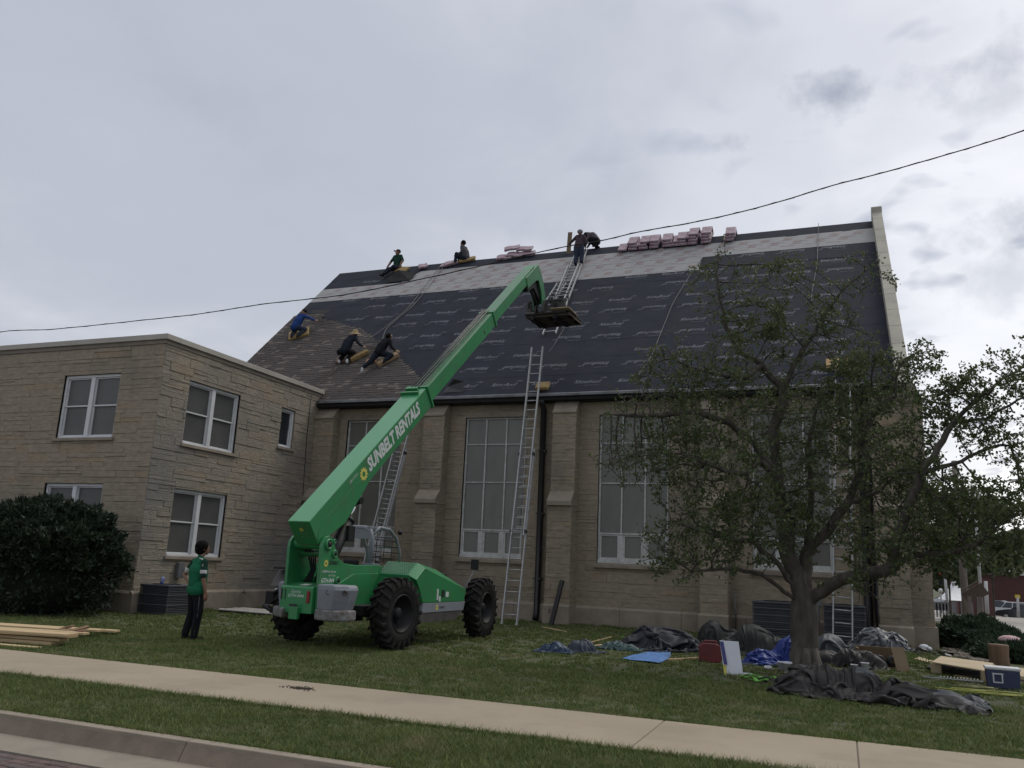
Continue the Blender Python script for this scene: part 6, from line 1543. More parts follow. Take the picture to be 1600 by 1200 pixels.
b = MB(); b.box(-.42, .42, .28, .32, 0, .36); b.box(-.42, -.38, -.1, .28, 0, .34); b.box(-.38, .38, -.1, .28, 0, .03); b.build('crate_box', mat('brown_ply', (0.15, 0.10, 0.05), (.1, .07, .04), 5, .8), r, bevel=.004)
b = MB(); 
for x in (-.02, .22): b.lathe([(.05, 0), (.11, 0), (.11, .22), (.05, .22)], (x, -.05, .12), (0, 1, 0), 18)
b.build('felt_roll', m_pipe, r)
# cooler
c = G(1541, 1075); r = empty('cool_box', (c.x+.33, c.y+.2, 0), radians(-4), 'navy blue cool box with a white lid and handle frame', 'cool box'); r.scale = (.78, .8, .86); r.location.x -= .06
b = MB(); b.prism([(-.29, 0), (.29, 0), (.31, .33), (-.31, .33)], 'y', -.18, .18); b.build('cool_box_body', mat('navy_plastic', (0.022, 0.032, 0.085), (.018, .026, .07), 4, .45), r, bevel=.02)
b = MB(); b.box(-.325, .325, -.195, .195, .33, .385); b.build('lid', m_white, r, bevel=.02)
b = MB(); b.box(-.19, -.165, -.205, -.185, .12, .25); b.box(-.03, -.005, -.205, -.185, .12, .25); b.box(-.20, .005, -.205, -.185, .25, .275); b.box(-.19, -.005, -.205, -.185, .10, .12); b.build('handle_frame', m_white, r, bevel=.004)
# log standing on the cool box
lg = MB(); lg.lathe([(.001, 0), (.185, 0), (.19, .05), (.178, .22), (.19, .42), (.186, .45), (.001, .45)], (0, 0, 0), (0, 0, 1), 22)
o = lg.build('log', mat('split_log', (0.20, 0.13, 0.08), (0.10, 0.065, 0.04), 6, .95, .9, 22, stretch=(1, 1, .2))); o.location = G(1562, 1043)
tag(o, 'round brown log standing on end behind the cool box', 'log')
# plywood sheets and dark boards
def flatp(name, quad, z, m, label, cat, th=.02, legs=False):
    P = [G(x, y, z) for x, y in quad]; b = MB(); b.add([(p.x, p.y, z) for p in P]+[(p.x, p.y, z-th) for p in P], [(0, 1, 2, 3), (7, 6, 5, 4), (0, 4, 5, 1), (1, 5, 6, 2), (2, 6, 7, 3), (3, 7, 4, 0)])
    if legs: 
        cc_ = sum(P, Vector())/4
        for p in P: q = p.lerp(cc_, .12); b.box(q.x-.08, q.x+.08, q.y-.08, q.y+.08, 0, z-th)
    o = b.build(name, m); return tag(o, label, cat)
flatp('plywood_sheet', [(1456, 1034), (1546, 1049), (1552, 1036), (1470, 1025)], .20, m_ply, 'long plywood sheet propped up left of the cool box', 'plywood', legs=True)
flatp('plywood_sheet', [(1592, 1056), (1640, 1064), (1640, 1052), (1594, 1043)], .04, m_ply, 'plywood sheet running out of view right of the cool box', 'plywood')
flatp('dark_panel', [(1448, 1042), (1548, 1062), (1550, 1052), (1456, 1034)], .05, m_soffit, 'dark panel lying under the front edge of the plywood', 'panel')
flatp('wood_strip', [(1428, 1029), (1450, 1034), (1458, 1032), (1436, 1026)], .03, m_ply, 'short pale board by the corner pier', 'board')
for (px_, py_, an, L, w, lab) in ((1516, 1060, -.5, .5, .05, 'pale lath left of the cool box'), (1524, 1064, -.3, .45, .04, 'greenish lath touching the cool box'), (1512, 1062, -.9, .3, .08, 'short pale offcut among the laths')):
    p = G(px_, py_); o = MB().box(-L/2, L/2, -w/2, w/2, .01, .03).build('lath', m_lumber); o.location = p; o.rotation_euler = (0, 0, an); tag(o, lab, 'lath', 'laths beside the cool box')
# coiled cords
def cord(px_, py_, R1, R2, n, m, label, seed, r_=.009, z=.03):
    rg = random.Random(seed); p = G(px_, py_); pts = []
    for i in range(n*14):
        a = 2*pi*i/14; k = 1+.25*sin(i*.37+seed)+.1*rg.uniform(-1, 1); pts.append(Vector((R1*k*cos(a)+.1*sin(i*.05), R2*k*sin(a)*(1+.2*sin(i*.11)), z+.02*sin(i*.61))))
    for _ in range(2): pts = [pts[0]]+[(pts[i-1]+pts[i]*2+pts[i+1])/4 for i in range(1, len(pts)-1)]+[pts[-1]]
    o = MB().tube(pts, r_, 5).build('cord_coil', m); o.location = p; return tag(o, label, 'cord')
cord(1552, 1086, .75, .16, 5, mat('yellow_cord', (0.34, 0.36, 0.08), (.28, .3, .06), 6, .6), 'yellow extension cord spread in flat loops before the cool box', 3)
cord(1520, 1077, .28, .09, 4, mat('olive_cord', (0.20, 0.20, 0.07), (.15, .15, .05), 6, .6), 'olive cord in small loops left of the cool box', 7)
cord(1578, 1072, .30, .12, 4, m_rope2, 'brown air hose coiled against the cool box', 11, .011, .12)
b = MB()
for k in range(12): b.tube([(-.35+k*.05, -.05, .03), (-.33+k*.05, .0, .07), (-.31+k*.05, .05, .03)], .008, 5)
b.tube([(-.6, .02, .03), (-.3, 0, .03), (.3, .0, .03)], .015, 6)
o = b.build('coiled_lanyard', mat('pale_grey_lanyard', (0.34, 0.36, 0.36), None, 6, .5)); p = G(1505, 1066); o.location = p; tag(o, 'pale grey coiled lanyard lying left of the cords', 'lanyard')
tarp('tarp', (3.25, 16.9, 0), .35, .4, .30, 51, t_blue, 'bright blue tarp at the right edge behind the cool box', 0, 40, 40, 1.6)
# debris by the pier
rg = random.Random(61); b = MB(); p = G(1450, 1022)
for k in range(30): 
    q = Vector((p.x+rg.gauss(0, .35), p.y+rg.gauss(0, .25), rg.uniform(.01, .12))); b.obox(q, (rg.uniform(.05, .22), rg.uniform(.04, .12), .012), (rg.uniform(-1, 1), rg.uniform(-1, 1), rg.uniform(-.4, .4)), (0, 1, rg.uniform(-.5, .5)))
o = b.build('roof_debris', m_pipe); tag(o, 'black torn shingle debris at the foot of the corner pier', 'debris', kind='stuff')
b = MB(); b.ball((0, 0, .10), .09, 8, 0, (1.3, 1, .8)); b.ball((.12, 0, .06), .06, 8); o = b.build('paper_litter', m_whitebox); o.location = G(1444, 1018); tag(o, 'crumpled white paper among the black debris', 'litter')
# small yellow tool under debris
# rocks in the planting bed
rg = random.Random(71); b = MB()
for k in range(420):
    t = rg.random(); p = G(1478+t*84+rg.gauss(0, 3), 1016+t*22+rg.uniform(-5, 6)); s = rg.uniform(.025, .06)
    b.ball((p.x, p.y, s*.4), s, 6, 0, (1, rg.uniform(.6, 1), rg.uniform(.5, .8)))
o = b.build('bed_stones', mat('bed_stone', (0.27, 0.25, 0.22), (.18, .16, .14), 3, .9, .2, island=[(.7, .7, .7), (1, 1, 1), (1.3, 1.25, 1.2), (.9, .8, .7)])); tag(o, 'pale river stones in the bed along the juniper hedge', 'stones', kind='stuff')
b = MB()
for k in range(160):
    p = G(rg.uniform(0, 150), 957+rg.uniform(-2, 5)); s = rg.uniform(.015, .04); b.ball((p.x, p.y, s*.4), s, 6, 0, (1, .8, .6))
o = b.build('bed_stones', MATS['bed_stone']); tag(o, 'small pale stones scattered under the big yew', 'stones', kind='stuff')
# ------------------------------------------------------------------ trees and shrubs
def grow(root_pts, attractors, step=.22, kill=.30, reach=1.6, iters=70, seed=1, bias=(0, 0, .06)):
    """space colonisation: returns nodes, parents"""
    rg = random.Random(seed); nodes = []; par = []
    for chain in root_pts:        # chain: (start_parent or None, [points])
        p0, pts = chain; prev = p0
        last = nodes[prev] if prev is not None else None
        for p in pts:
            p = Vector(p)
            if last is None: nodes.append(p); par.append(-1); prev = 0; last = p; continue
            n = max(1, int((p-last).length/step))
            for k in range(1, n+1):
                t = k/n; q = last.lerp(p, t)+Vector((rg.gauss(0, .018), rg.gauss(0, .018), rg.gauss(0, .014)))*(1 if k < n else 0)
                nodes.append(q); par.append(prev); prev = len(nodes)-1
            last = p
    att = [Vector(a) for a in attractors]; b = Vector(bias); att_k = len(att)
    child = {}
    for it in range(iters):
        kd = kdtree.KDTree(len(nodes))
        for i, n in enumerate(nodes): kd.insert(n, i)
        kd.balance(); pull = {}; keep = []
        for a in att:
            co, i, d = kd.find(a)
            if d < kill: continue
            keep.append(a)
            if d < reach: pull.setdefault(i, []).append((a-co).normalized())
        att = keep
        if not pull: 
            reach *= 1.4
            if reach > 6: break
            continue
        for i, ds in pull.items():
            if len(child.get(i, ())) > 2: continue
            v = sum(ds, Vector()); v = v.normalized()+b+Vector((rg.gauss(0, .12), rg.gauss(0, .12), rg.gauss(0, .12)))
            q = nodes[i]+v.normalized()*step
            nodes.append(q); par.append(i); child.setdefault(i, []).append(len(nodes)-1)
        if not att: break
    return nodes, par
def tree_mesh(nodes, par, r_tip=.006, r_root=.2, power=2.3, sides=6, rscale=None):
    n = len(nodes); rad = [0.0]*n; kids = [[] for _ in range(n)]
    for i in range(n):
        if par[i] >= 0: kids[par[i]].append(i)
    order = sorted(range(n), key=lambda i: -i)
    acc = [0.0]*n
    for i in order:
        acc[i] = max(acc[i], 0)+(r_tip**power if not kids[i] else 0); 
        if par[i] >= 0: acc[par[i]] += acc[i]
    rad = [a**(1/power) for a in acc]; k = r_root/rad[0]
    rad = [r_tip+(r-r_tip)*(k if True else 1) for r in rad]
    mb = MB(); seen = set()
    for i in range(n):      # chains from each branching
        for c in kids[i]:
            main = max(kids[i], key=lambda q: rad[q]) == c
            if main and par[i] >= 0 and i not in (0,) : continue
            pts = [nodes[i]]; rs = [min(rad[i], rad[c]*1.25)]; j = c
            while True:
                pts.append(nodes[j]); rs.append(rad[j])
                if not kids[j]: break
                j = max(kids[j], key=lambda q: rad[q])
            sd = 10 if rs[0] > .06 else (6 if rs[0] > .02 else 4)
            mb.tube(pts, rs, sd)
    return mb, rad, kids
def leaf_quads(P, N, size, rg, aspect=.55):
    """P (n,3) centres; random orientation quads with pointed ends"""
    n = len(P); a = rg.normal(size=(n, 3)); a /= np.linalg.norm(a, axis=1)[:, None]
    b = rg.normal(size=(n, 3)); b -= a*(a*b).sum(1)[:, None]; b /= np.linalg.norm(b, axis=1)[:, None]
    s = size*rg.uniform(.6, 1.25, n)[:, None]
    V = np.stack([P-a*s, P+b*s*aspect, P+a*s, P-b*s*aspect], 1)
    return V.reshape(-1, 3), np.arange(n*4).reshape(n, 4)

# ---- the big tree in front of the church
def T3(x, y, Y): return onY(x, y, Y)
main = [(None, [G(1260, 1052)+Vector((0, 0, -.05)), T3(1258, 1010, 16.0), T3(1257, 965, 16.0), T3(1256, 930, 16.0)])]
nodes0 = []
def idx_near(chains, p):
    ns, _ = grow(chains, [], step=.15, iters=0, seed=5); best = min(range(len(ns)), key=lambda i: (ns[i]-Vector(p)).length); return best
limbs = [
 (T3(1256, 935, 16), [T3(1230, 905, 15.9), T3(1205, 870, 15.7), T3(1175, 845, 15.4), T3(1135, 842, 15.1), T3(1100, 830, 14.9)]),
 (T3(1256, 950, 16), [T3(1225, 925, 15.8), T3(1190, 897, 15.5), T3(1150, 888, 15.2), T3(1112, 890, 14.9), T3(1080, 893, 14.7)]),
 (T3(1256, 925, 16), [T3(1232, 870, 16.1), T3(1222, 800, 16.2), T3(1212, 740, 16.1), T3(1178, 690, 15.8), T3(1140, 660, 15.5), T3(1095, 645, 15.2), T3(1020, 648, 14.9), T3(955, 648, 14.6)]),
 (T3(1222, 800, 16.2), [T3(1215, 740, 16.4), T3(1208, 680, 16.4), T3(1225, 610, 16.4), T3(1190, 570, 16.2), T3(1150, 545, 16.0), T3(1130, 500, 15.9), T3(1122, 440, 15.8), T3(1120, 400, 15.8)]),
 (T3(1225, 610, 16.4), [T3(1240, 570, 16.5), T3(1265, 530, 16.5), T3(1290, 490, 16.6), T3(1315, 455, 16.6), T3(1350, 425, 16.6), T3(1375, 405, 16.7)]),
 (T3(1256, 925, 16), [T3(1262, 860, 16.3), T3(1268, 780, 16.6), T3(1262, 700, 16.7), T3(1275, 640, 16.8), T3(1295, 600, 16.9)]),
 (T3(1262, 860, 16.3), [T3(1295, 830, 16.3), T3(1325, 785, 16.4), T3(1350, 720, 16.5), T3(1355, 670, 16.5), T3(1375, 630, 16.6), T3(1400, 620, 16.6)]),
 (T3(1325, 785, 16.4), [T3(1365, 772, 16.4), T3(1400, 745, 16.4), T3(1430, 728, 16.3)]),
 (T3(1258, 955, 16), [T3(1285, 925, 15.8), T3(1315, 905, 15.6), T3(1350, 898, 15.4), T3(1395, 885, 15.3), T3(1430, 868, 15.2), T3(1490, 862, 15.2), T3(1530, 850, 15.2)]),
 (T3(1395, 885, 15.3), [T3(1405, 830, 15.3), T3(1420, 790, 15.3), T3(1438, 740, 15.3), T3(1465, 700, 15.3), T3(1490, 660, 15.3), T3(1530, 620, 15.3), T3(1580, 585, 15.3)]),
 (T3(1490, 660, 15.3), [T3(1540, 655, 15.2), T3(1590, 625, 15.2)]),
 (T3(1438, 740, 15.3), [T3(1490, 725, 15.5), T3(1545, 700, 15.6), T3(1600, 690, 15.6)]),
 (T3(1212, 740, 16.1), [T3(1185, 720, 15.7), T3(1165, 740, 15.2), T3(1130, 735, 14.9), T3(1090, 720, 14.7)]),
 (T3(1190, 570, 16.2), [T3(1165, 590, 15.8), T3(1125, 585, 15.5), T3(1080, 575, 15.3), T3(1050, 560, 15.2)]),
]
chains = list(main)
for start, pts in limbs:
    chains.append((idx_near(chains, start), pts))
rg = np.random.default_rng(12); att = []
def blob(x, y, Y, rx, ry, rY, n):
    """attraction points in an ellipsoid placed where a clump of the crown stands; radii in metres"""
    c = T3(x, y, Y); k = 0
    while k < n:
        v = rg.uniform(-1, 1, 3)
        if v@v > 1: continue
        att.append(c+Vector((v[0]*rx, v[1]*rY, v[2]*ry))); k += 1
blobs = [(1170, 500, 15.9, .7, .6, .7, 70), (1250, 520, 16.2, .6, .45, .6, 50), (1330, 545, 16.5, .7, .5, .7, 70), (1060, 640, 15.2, .8, .5, .7, 60), (1120, 440, 15.8, .45, .75, .5, 50), (1200, 430, 16, .5, .35, .4, 26), (1235, 425, 16.3, .35, .3, .4, 20), (1350, 430, 16.6, .5, .4, .4, 42), (1300, 490, 16.6, .5, .4, .5, 34),
 (1060, 590, 15.3, .85, .75, .8, 120), (1130, 590, 15.6, .7, .7, .9, 70), (1030, 700, 14.9, 1.1, .9, 1.0, 170), (1130, 740, 15, 1.0, 1.1, 1.2, 190), (1090, 850, 14.9, 1.0, .6, .9, 150), (970, 720, 14.7, .45, .25, .4, 22),
 (1230, 640, 16.4, 1.0, 1.1, 1.2, 160), (1330, 620, 16.4, .9, .9, 1.1, 170), (1390, 590, 16.6, .7, .5, .8, 95), (1425, 560, 16.4, .45, .3, .4, 42), (1330, 750, 16.3, 1.1, 1.2, 1.2, 230), (1260, 780, 16.6, .8, .9, 1.0, 110), (1400, 720, 16, .9, .9, 1.0, 150),
 (1450, 780, 15.4, .7, .7, .8, 120), (1500, 640, 15.3, .7, .6, .6, 90), (1560, 600, 15.3, .7, .45, .5, 75), (1610, 600, 15.3, .5, .6, .5, 40), (1560, 700, 15.5, .8, .22, .5, 60), (1400, 855, 15.3, .9, .45, .9, 110), (1480, 845, 15.2, .7, .38, .8, 90), (1500, 790, 15.4, .6, .5, .6, 80), (1560, 820, 15.3, .8, .5, .7, 95), (1590, 770, 15.4, .4, .4, .5, 40), (1200, 830, 15.5, .8, .6, 1.0, 70), (1360, 910, 15.2, .5, .2, .5, 22), (1000, 630, 14.9, .6, .3, .5, 34)]
for b in blobs: blob(*b)
nodes, par = grow(chains, att, step=.15, kill=.17, reach=1.2, iters=60, seed=5)
# fine twigs
rr = random.Random(9); cnt = [0]*len(nodes)
for i in range(len(nodes)):
    if par[i] >= 0: cnt[par[i]] += 1
base_n = len(nodes)
for i in range(60, base_n):
    k = 3 if cnt[i] == 0 else (1 if rr.random() < .95 else 0)
    for _ in range(k):
        d = (nodes[i]-nodes[par[i]]).normalized()+Vector((rr.gauss(0, .8), rr.gauss(0, .8), rr.gauss(0, .55))); d.normalize(); p = i
        for s in range(rr.randint(1, 3)):
            q = nodes[p]+d*rr.uniform(.07, .14); nodes.append(q); par.append(p); p = len(nodes)-1; d = (d+Vector((rr.gauss(0, .4), rr.gauss(0, .4), rr.gauss(0, .35)))).normalized()
tm_, rad, kids = tree_mesh(nodes, par, .0050, .235, 1.8)
tree = empty('tree', (nodes[0].x, nodes[0].y, 0), 0, 'wide spreading leafy tree with a dark forked trunk in front of the church', 'tree')
def TR(o, root): o.parent = root; o.location = Vector(o.location)-root.location; return o
tb = tm_
# root flare
for k in range(7):
    a = 2*pi*k/7+.3; q = nodes[0]; tb.tube([q+Vector((cos(a)*.10, sin(a)*.10, .45)), q+Vector((cos(a)*.19, sin(a)*.19, .16)), q+Vector((cos(a)*.34, sin(a)*.34, -.03))], [.10, .095, .05], 7)
TR(tb.build('trunk', m_bark, fix=False), tree)
# leaves: dense on some sprays, thin or absent on others
P = []
for i in range(base_n//6, len(nodes)):
    if rad[i] > .014: continue
    q = nodes[i]; dens = noise.noise(Vector((q.x*.9, q.y*.9, q.z*.9+4)))+.5*noise.noise(Vector((q.x*2.2, q.y*2.2, q.z*2.2)))
    left = max(0, min(1, (-2.2-q.x)/1.6))*(1 if q.z < 5.0 else .2)
    low = .0 if q.x > 1.0 else 0
    prob = 1.25+1.5*dens-1.05*left
    if q.x > 1.2: prob += .5
    if prob <= 0: continue
    m = int(prob*(6.4 if not kids[i] else 2.5)+rr.random())
    for _ in range(m): P.append((q.x+rr.gauss(0, .045), q.y+rr.gauss(0, .045), q.z+rr.gauss(0, .04)))
P = np.array(P); V, Fq = leaf_quads(P, None, .034, np.random.default_rng(3), .62)
TR(np_mesh('crown', V, Fq, m_leaf), tree)
print('tree nodes', len(nodes), 'leaves', len(P))

# ---- clipped yew at the left and juniper at the right: many needle sprays on a lumpy volume
def shrub(name, label, c, r, n, m, size, seed, lump=.18, stems=True, up_=0.4, cat='shrub', zmin=.02):
    rg = np.random.default_rng(seed); c = np.array(c, float); r = np.array(r, float)
    P = []; 
    while len(P) < n:
        v = rg.normal(size=3); v /= np.linalg.norm(v); v[2] = abs(v[2]) if rg.random() < .85 else v[2]
        k = 1+lump*noise.noise(Vector(v*2.2)+Vector((seed, 0, 0)))*1.3+lump*.75*noise.noise(Vector(v*6.0)+Vector((0, seed, 0)))+.09*noise.noise(Vector(v*15))
        d = k*(1-abs(rg.normal(0, .075)))
        p = c+v*r*d
        if p[2] < zmin: continue
        P.append(p)
    P = np.array(P); s = size*rg.uniform(.6, 1.3, n)[:, None]
    out = (P-c)/r; out /= np.linalg.norm(out, axis=1)[:, None]
    a = out*.8+rg.normal(0, .55, (n, 3))+np.array([0, 0, up_]); a /= np.linalg.norm(a, axis=1)[:, None]
    b = rg.normal(size=(n, 3)); b -= a*(a*b).sum(1)[:, None]; b /= np.linalg.norm(b, axis=1)[:, None]
    V = np.stack([P-a*s*.5-b*s*.12, P-a*s*.1+b*s*.30, P+a*s, P-a*s*.1-b*s*.30], 1).reshape(-1, 3)
    root = empty(name, (c[0], c[1], 0), 0, label, cat)
    TR(np_mesh('foliage', V, np.arange(n*4).reshape(n, 4), m), root)
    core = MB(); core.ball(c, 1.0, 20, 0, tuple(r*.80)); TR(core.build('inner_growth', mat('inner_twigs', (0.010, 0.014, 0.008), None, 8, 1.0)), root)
    st = MB(); 
    for k in range(9):
        a_ = k*.7; st.tube([(c[0]+.25*cos(a_), c[1]+.2*sin(a_), 0), (c[0]+.7*r[0]*cos(a_)*.6, c[1]+.6*r[1]*sin(a_)*.6, c[2]*.9)], [.03, .012], 5)
    TR(st.build('stem', m_bark), root); return root
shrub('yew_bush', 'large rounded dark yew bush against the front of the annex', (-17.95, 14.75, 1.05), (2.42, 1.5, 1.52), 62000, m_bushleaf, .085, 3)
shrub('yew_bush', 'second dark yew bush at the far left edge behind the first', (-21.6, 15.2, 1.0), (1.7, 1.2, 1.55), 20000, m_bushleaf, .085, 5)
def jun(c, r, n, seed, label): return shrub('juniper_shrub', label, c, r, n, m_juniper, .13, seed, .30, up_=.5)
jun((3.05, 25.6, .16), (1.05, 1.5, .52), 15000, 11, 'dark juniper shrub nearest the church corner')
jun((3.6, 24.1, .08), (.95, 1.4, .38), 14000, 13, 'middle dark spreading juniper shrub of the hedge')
jun((3.62, 22.2, .06), (.8, 1.0, .30), 11000, 17, 'front low juniper shrub behind the log')
b = MB(); b.ball((0, 0, .08), .2, 10, 0, (1.2, .8, .5)); o = b.build('plastic_bag', mat('pinkish_bag', (0.55, 0.45, 0.45), (.35, .15, .15), 9, .6)); o.location = onY(1577, 992, 22.2); o.location.z = .36; tag(o, 'crumpled pink and white bag lying on the juniper', 'bag')

# ---- trees far behind at the right
def far_tree(x, y, h, cr, label, seed, n=9000, ls=.32, m=m_farleaf, trunk=.25, name='tree', cat='tree', low=.25):
    rg = np.random.default_rng(seed); root = empty(name, (x, y, -2), 0, label, cat, 'trees beyond the car park')
    cl = []
    for k in range(26):
        a = rg.uniform(0, 2*pi); t = rg.uniform(low, 1); w = sin(min(1, (t-low+.12)/(1-low))*pi*.9)**.6 if t < 1 else .2
        cl.append((x+cr*w*rg.uniform(.1, .85)*cos(a), y+cr*w*rg.uniform(.1, .85)*sin(a), h*t*.93, cr*rg.uniform(.25, .45)))
    P = []
    for k in range(n):
        cx, cy, cz, r = cl[rg.integers(len(cl))]; v = rg.normal(size=3); v /= np.linalg.norm(v); d = r*(1-abs(rg.normal(0, .22)))
        P.append((cx+v[0]*d, cy+v[1]*d, cz+v[2]*d*.75))
    V, Fq = leaf_quads(np.array(P), None, ls, rg, .6); TR(np_mesh('crown', V, Fq, m), root)
    tb = MB(); tb.tube([(x, y, -3.2), (x+.1, y, h*.3), (x-.05, y+.1, h*.75)], [trunk, trunk*.75, trunk*.3], 8)
    for k in range(8):
        cx, cy, cz, r = cl[k]; tb.tube([(x, y, h*(.22+.04*k)), (cx, cy, cz)], [trunk*.4, .015], 5)
    TR(tb.build('trunk', m_bark), root); return root
for i, (px_, Y, h, cr) in enumerate([(1468, 190, 10, 6), (1500, 215, 9.5, 7), (1535, 205, 8.5, 7), (1572, 200, 10, 7), (1612, 190, 12, 8), (1445, 150, 10, 5)]):
    p = onY(px_, 900, Y); lab = ['dark tree beyond the car park nearest the church corner', 'tall dark tree behind the white tent', 'rounded dark tree above the left end of the brick building', 'broad dark tree above the middle of the brick building', 'dark tree at the right edge beyond the brick building', 'dark tree partly hidden by the church corner'][i]
    far_tree(p.x, Y, h, cr, lab, 40+i, 7000, .60, low=.12)
p = onY(1480, 900, 60); far_tree(p.x, 60, 7.5, 2.6, 'small leafy tree in front of the wooden pole', 50, 5000, .2, low=.3, trunk=.07)
p = onY(1548, 900, 64); far_tree(p.x, 64, 8.0, 3.0, 'small leafy tree beneath the street lamp', 51, 6000, .2, low=.35, trunk=.07)
# ------------------------------------------------------------------ beyond the car park
def AT(x, y, Y): return onY(x, y, Y)
# brick building
m_brick = mat('dark_red_brick', (0.085, 0.036, 0.032), (0.06, 0.026, 0.024), 3, .9, .3, 20)
b0 = AT(1488, 950, 160); b1 = AT(1700, 960, 150)
top = AT(1560, 893, 156).z
bb = empty('brick_building', (b0.x, b0.y, 0), 0, 'long low dark red brick building with a white roof edge', 'building')
def BB(o): o.parent = bb; o.location = Vector(o.location)-bb.location; return o
w = MB(); w.prism([(b0.x, b0.y), (b1.x, b1.y), (b1.x, b1.y+14), (b0.x, b0.y+14)], 'z', -4, top-.5); BB(w.build('wall', m_brick))
w = MB(); w.prism([(b0.x-.2, b0.y-.3), (b1.x, b1.y-.3), (b1.x, b1.y+14), (b0.x-.2, b0.y+14)], 'z', top-.5, top); BB(w.build('roof_edge', m_oldwhite))
w = MB(); q = AT(1573, 895, 158); w.box(q.x-1.3, q.x+1.3, 158, 160, top, top+1.4); BB(w.build('roof_vent', m_white))
w = MB(); w.prism([(b0.x+.5, b0.y-.05), (b1.x, b1.y-.05), (b1.x, b1.y+.2), (b0.x+.5, b0.y+.2)], 'z', -3.5, AT(1560, 943, 156).z); BB(w.build('base_band', mat('grey_base', (.10, .11, .12), None, 3, .8)))
# left small brick block and white tent
q0 = AT(1494, 905, 90); q1 = AT(1512, 905, 90)
b = MB(); b.box(q0.x, q1.x+2, 90, 96, -2, AT(1500, 903, 90).z); tag(b.build('brick_outbuilding', m_brick), 'small dark red brick block behind the white tent', 'building')
t = MB(); pk = AT(1491, 902, 80); e0 = AT(1484, 937, 80); e1 = AT(1512, 939, 80); zt = e0.z
ring = []
for k in range(13):
    u_ = k/12; r_ = (1-u_)**1.9
    ring.append([(pk.x-(pk.x-e0.x+.6)*r_-.03, 79-2*r_, zt+(pk.z-zt)*u_), (pk.x+(e1.x-pk.x)*r_+.03, 79-2*r_, zt+(pk.z-zt)*u_), (pk.x+(e1.x-pk.x)*r_+.03, 81+2*r_, zt+(pk.z-zt)*u_), (pk.x-(pk.x-e0.x+.6)*r_-.03, 81+2*r_, zt+(pk.z-zt)*u_)])
t.loft(ring, 0, False); r = empty('marquee', (pk.x, 80, 0), 0, 'white peaked marquee roof on grey posts by the car park', 'marquee'); o = t.build('canopy', m_white); o.parent = r; o.location = -r.location
t = MB()
for x in (e0.x, e1.x-.1): 
    for y in (77.3, 82.6): t.box(x-.12, x+.12, y-.12, y+.12, -2, zt+.05)
o = t.build('posts', m_unit); o.parent = r; o.location = -r.location
# poles
def pole(x, ytop, ybot, Y, r_, m, label, name='utility_pole', cat='pole', extra=None, lean=0):
    a = AT(x, ybot, Y); a.z = min(a.z, -.5); t_ = AT(x+lean, ytop, Y); b = MB(); rt = empty(name, (a.x, a.y, a.z), 0, label, cat); b.tube([Vector((0, 0, 0)), t_-a], [r_, r_*.75], 8); b.build('post', m, rt)
    if extra: extra(rt, t_-a)
    return rt
m_pole = mat('weathered_pole', (.19, .165, .15), (.13, .11, .10), 4, .9)
pole(1510, 720, 955, 45, .17, m_pole, 'thick wooden utility pole rising behind the tree at the right', lean=-19)
def lamp(rt, t_):
    b = MB(); b.tube([t_*.999+Vector((0, 0, -.6)), t_+Vector((.5, 0, .15)), t_+Vector((1.3, 0, .55)), t_+Vector((2.4, 0, .72)), t_+Vector((3.2, 0, .72))], .05, 6); b.build('arm', m_alu, rt)
    b = MB(); b.ball(t_+Vector((3.5, 0, .70)), .35, 10, 0, (1.3, .6, .3)); b.build('lamp_head', m_alu, rt)
pole(1534, 768, 955, 52, .09, m_alu, 'tall silver street lamp with a long curved arm', 'street_lamp', 'street lamp', lamp, lean=-12)
pole(1481, 895, 945, 70, .11, m_alu, 'grey signal pole left of the white marquee', lean=-5)
pole(1542, 908, 950, 75, .16, m_alu, 'pale grey post in front of the brick building', lean=-2)
def globe(rt, t_): MB().ball(t_+Vector((0, 0, .15)), .15, 10).build('globe', m_white, rt)
pole(1470, 926, 945, 70, .07, m_alu, 'short post lamp with a round white globe', 'post_lamp', 'lamp', globe)
def ysign(rt, t_): MB().obox(t_, (.32, .05, .24)).build('sign_plate', mat('yellow_sign', (.6, .45, .03), None, 3, .6), rt)
pole(1590, 932, 948, 70, .10, m_alu, 'pale post with a small yellow sign on top', 'sign_post', 'sign', ysign)
# signal head hanging over the road
q = AT(1469, 898, 72); r = empty('traffic_signal', (q.x, q.y, q.z), 0, 'traffic signal showing red beyond the church corner', 'traffic signal')
b = MB(); b.box(-.16, .16, -.1, .1, -.75, .35); b.build('housing', m_dark, r)
mr_ = bpy.data.materials.new('red_signal_light'); mr_.use_nodes = True; bs = mr_.node_tree.nodes['Principled BSDF']; bs.inputs['Base Color'].default_value = (.8, .02, .03, 1); bs.inputs['Emission Color'].default_value = (1, .03, .06, 1); bs.inputs['Emission Strength'].default_value = 1.2
MB().ball((0, -.12, .12), .16, 12, 0, (1, .4, 1)).build('red_lens', mr_, r)
b = MB(); b.tube([(-.2, 0, .5), (4.2, .0, .42)], .05, 6); b.tube([(0, 0, .3), (0, 0, .5)], .03, 5); b.build('mast_arm', m_alu, r)
# sign board seen from behind on stout posts
q = AT(1521, 925, 33); r = empty('notice_board', (q.x, q.y, 0), 0, 'brown slanting sign board on two thick wooden posts', 'sign')
b = MB(); b.obox((.05, 0, q.z-.05), (.72, .10, .42), (.82, 0, .52), (0, 1, 0)); b.obox((-.10, -.02, q.z+.20), (.62, .16, .04), (.82, 0, .52), (0, 1, 0)); b.build('board', mat('brown_board', (.10, .075, .06), (.07, .05, .04), 4, .9), r)
for x, w_ in ((-.14, .12), (.16, .18)): MB().box(x-w_/2, x+w_/2, -.06, .06, -.1, q.z-.15).build('post', m_pole, r)
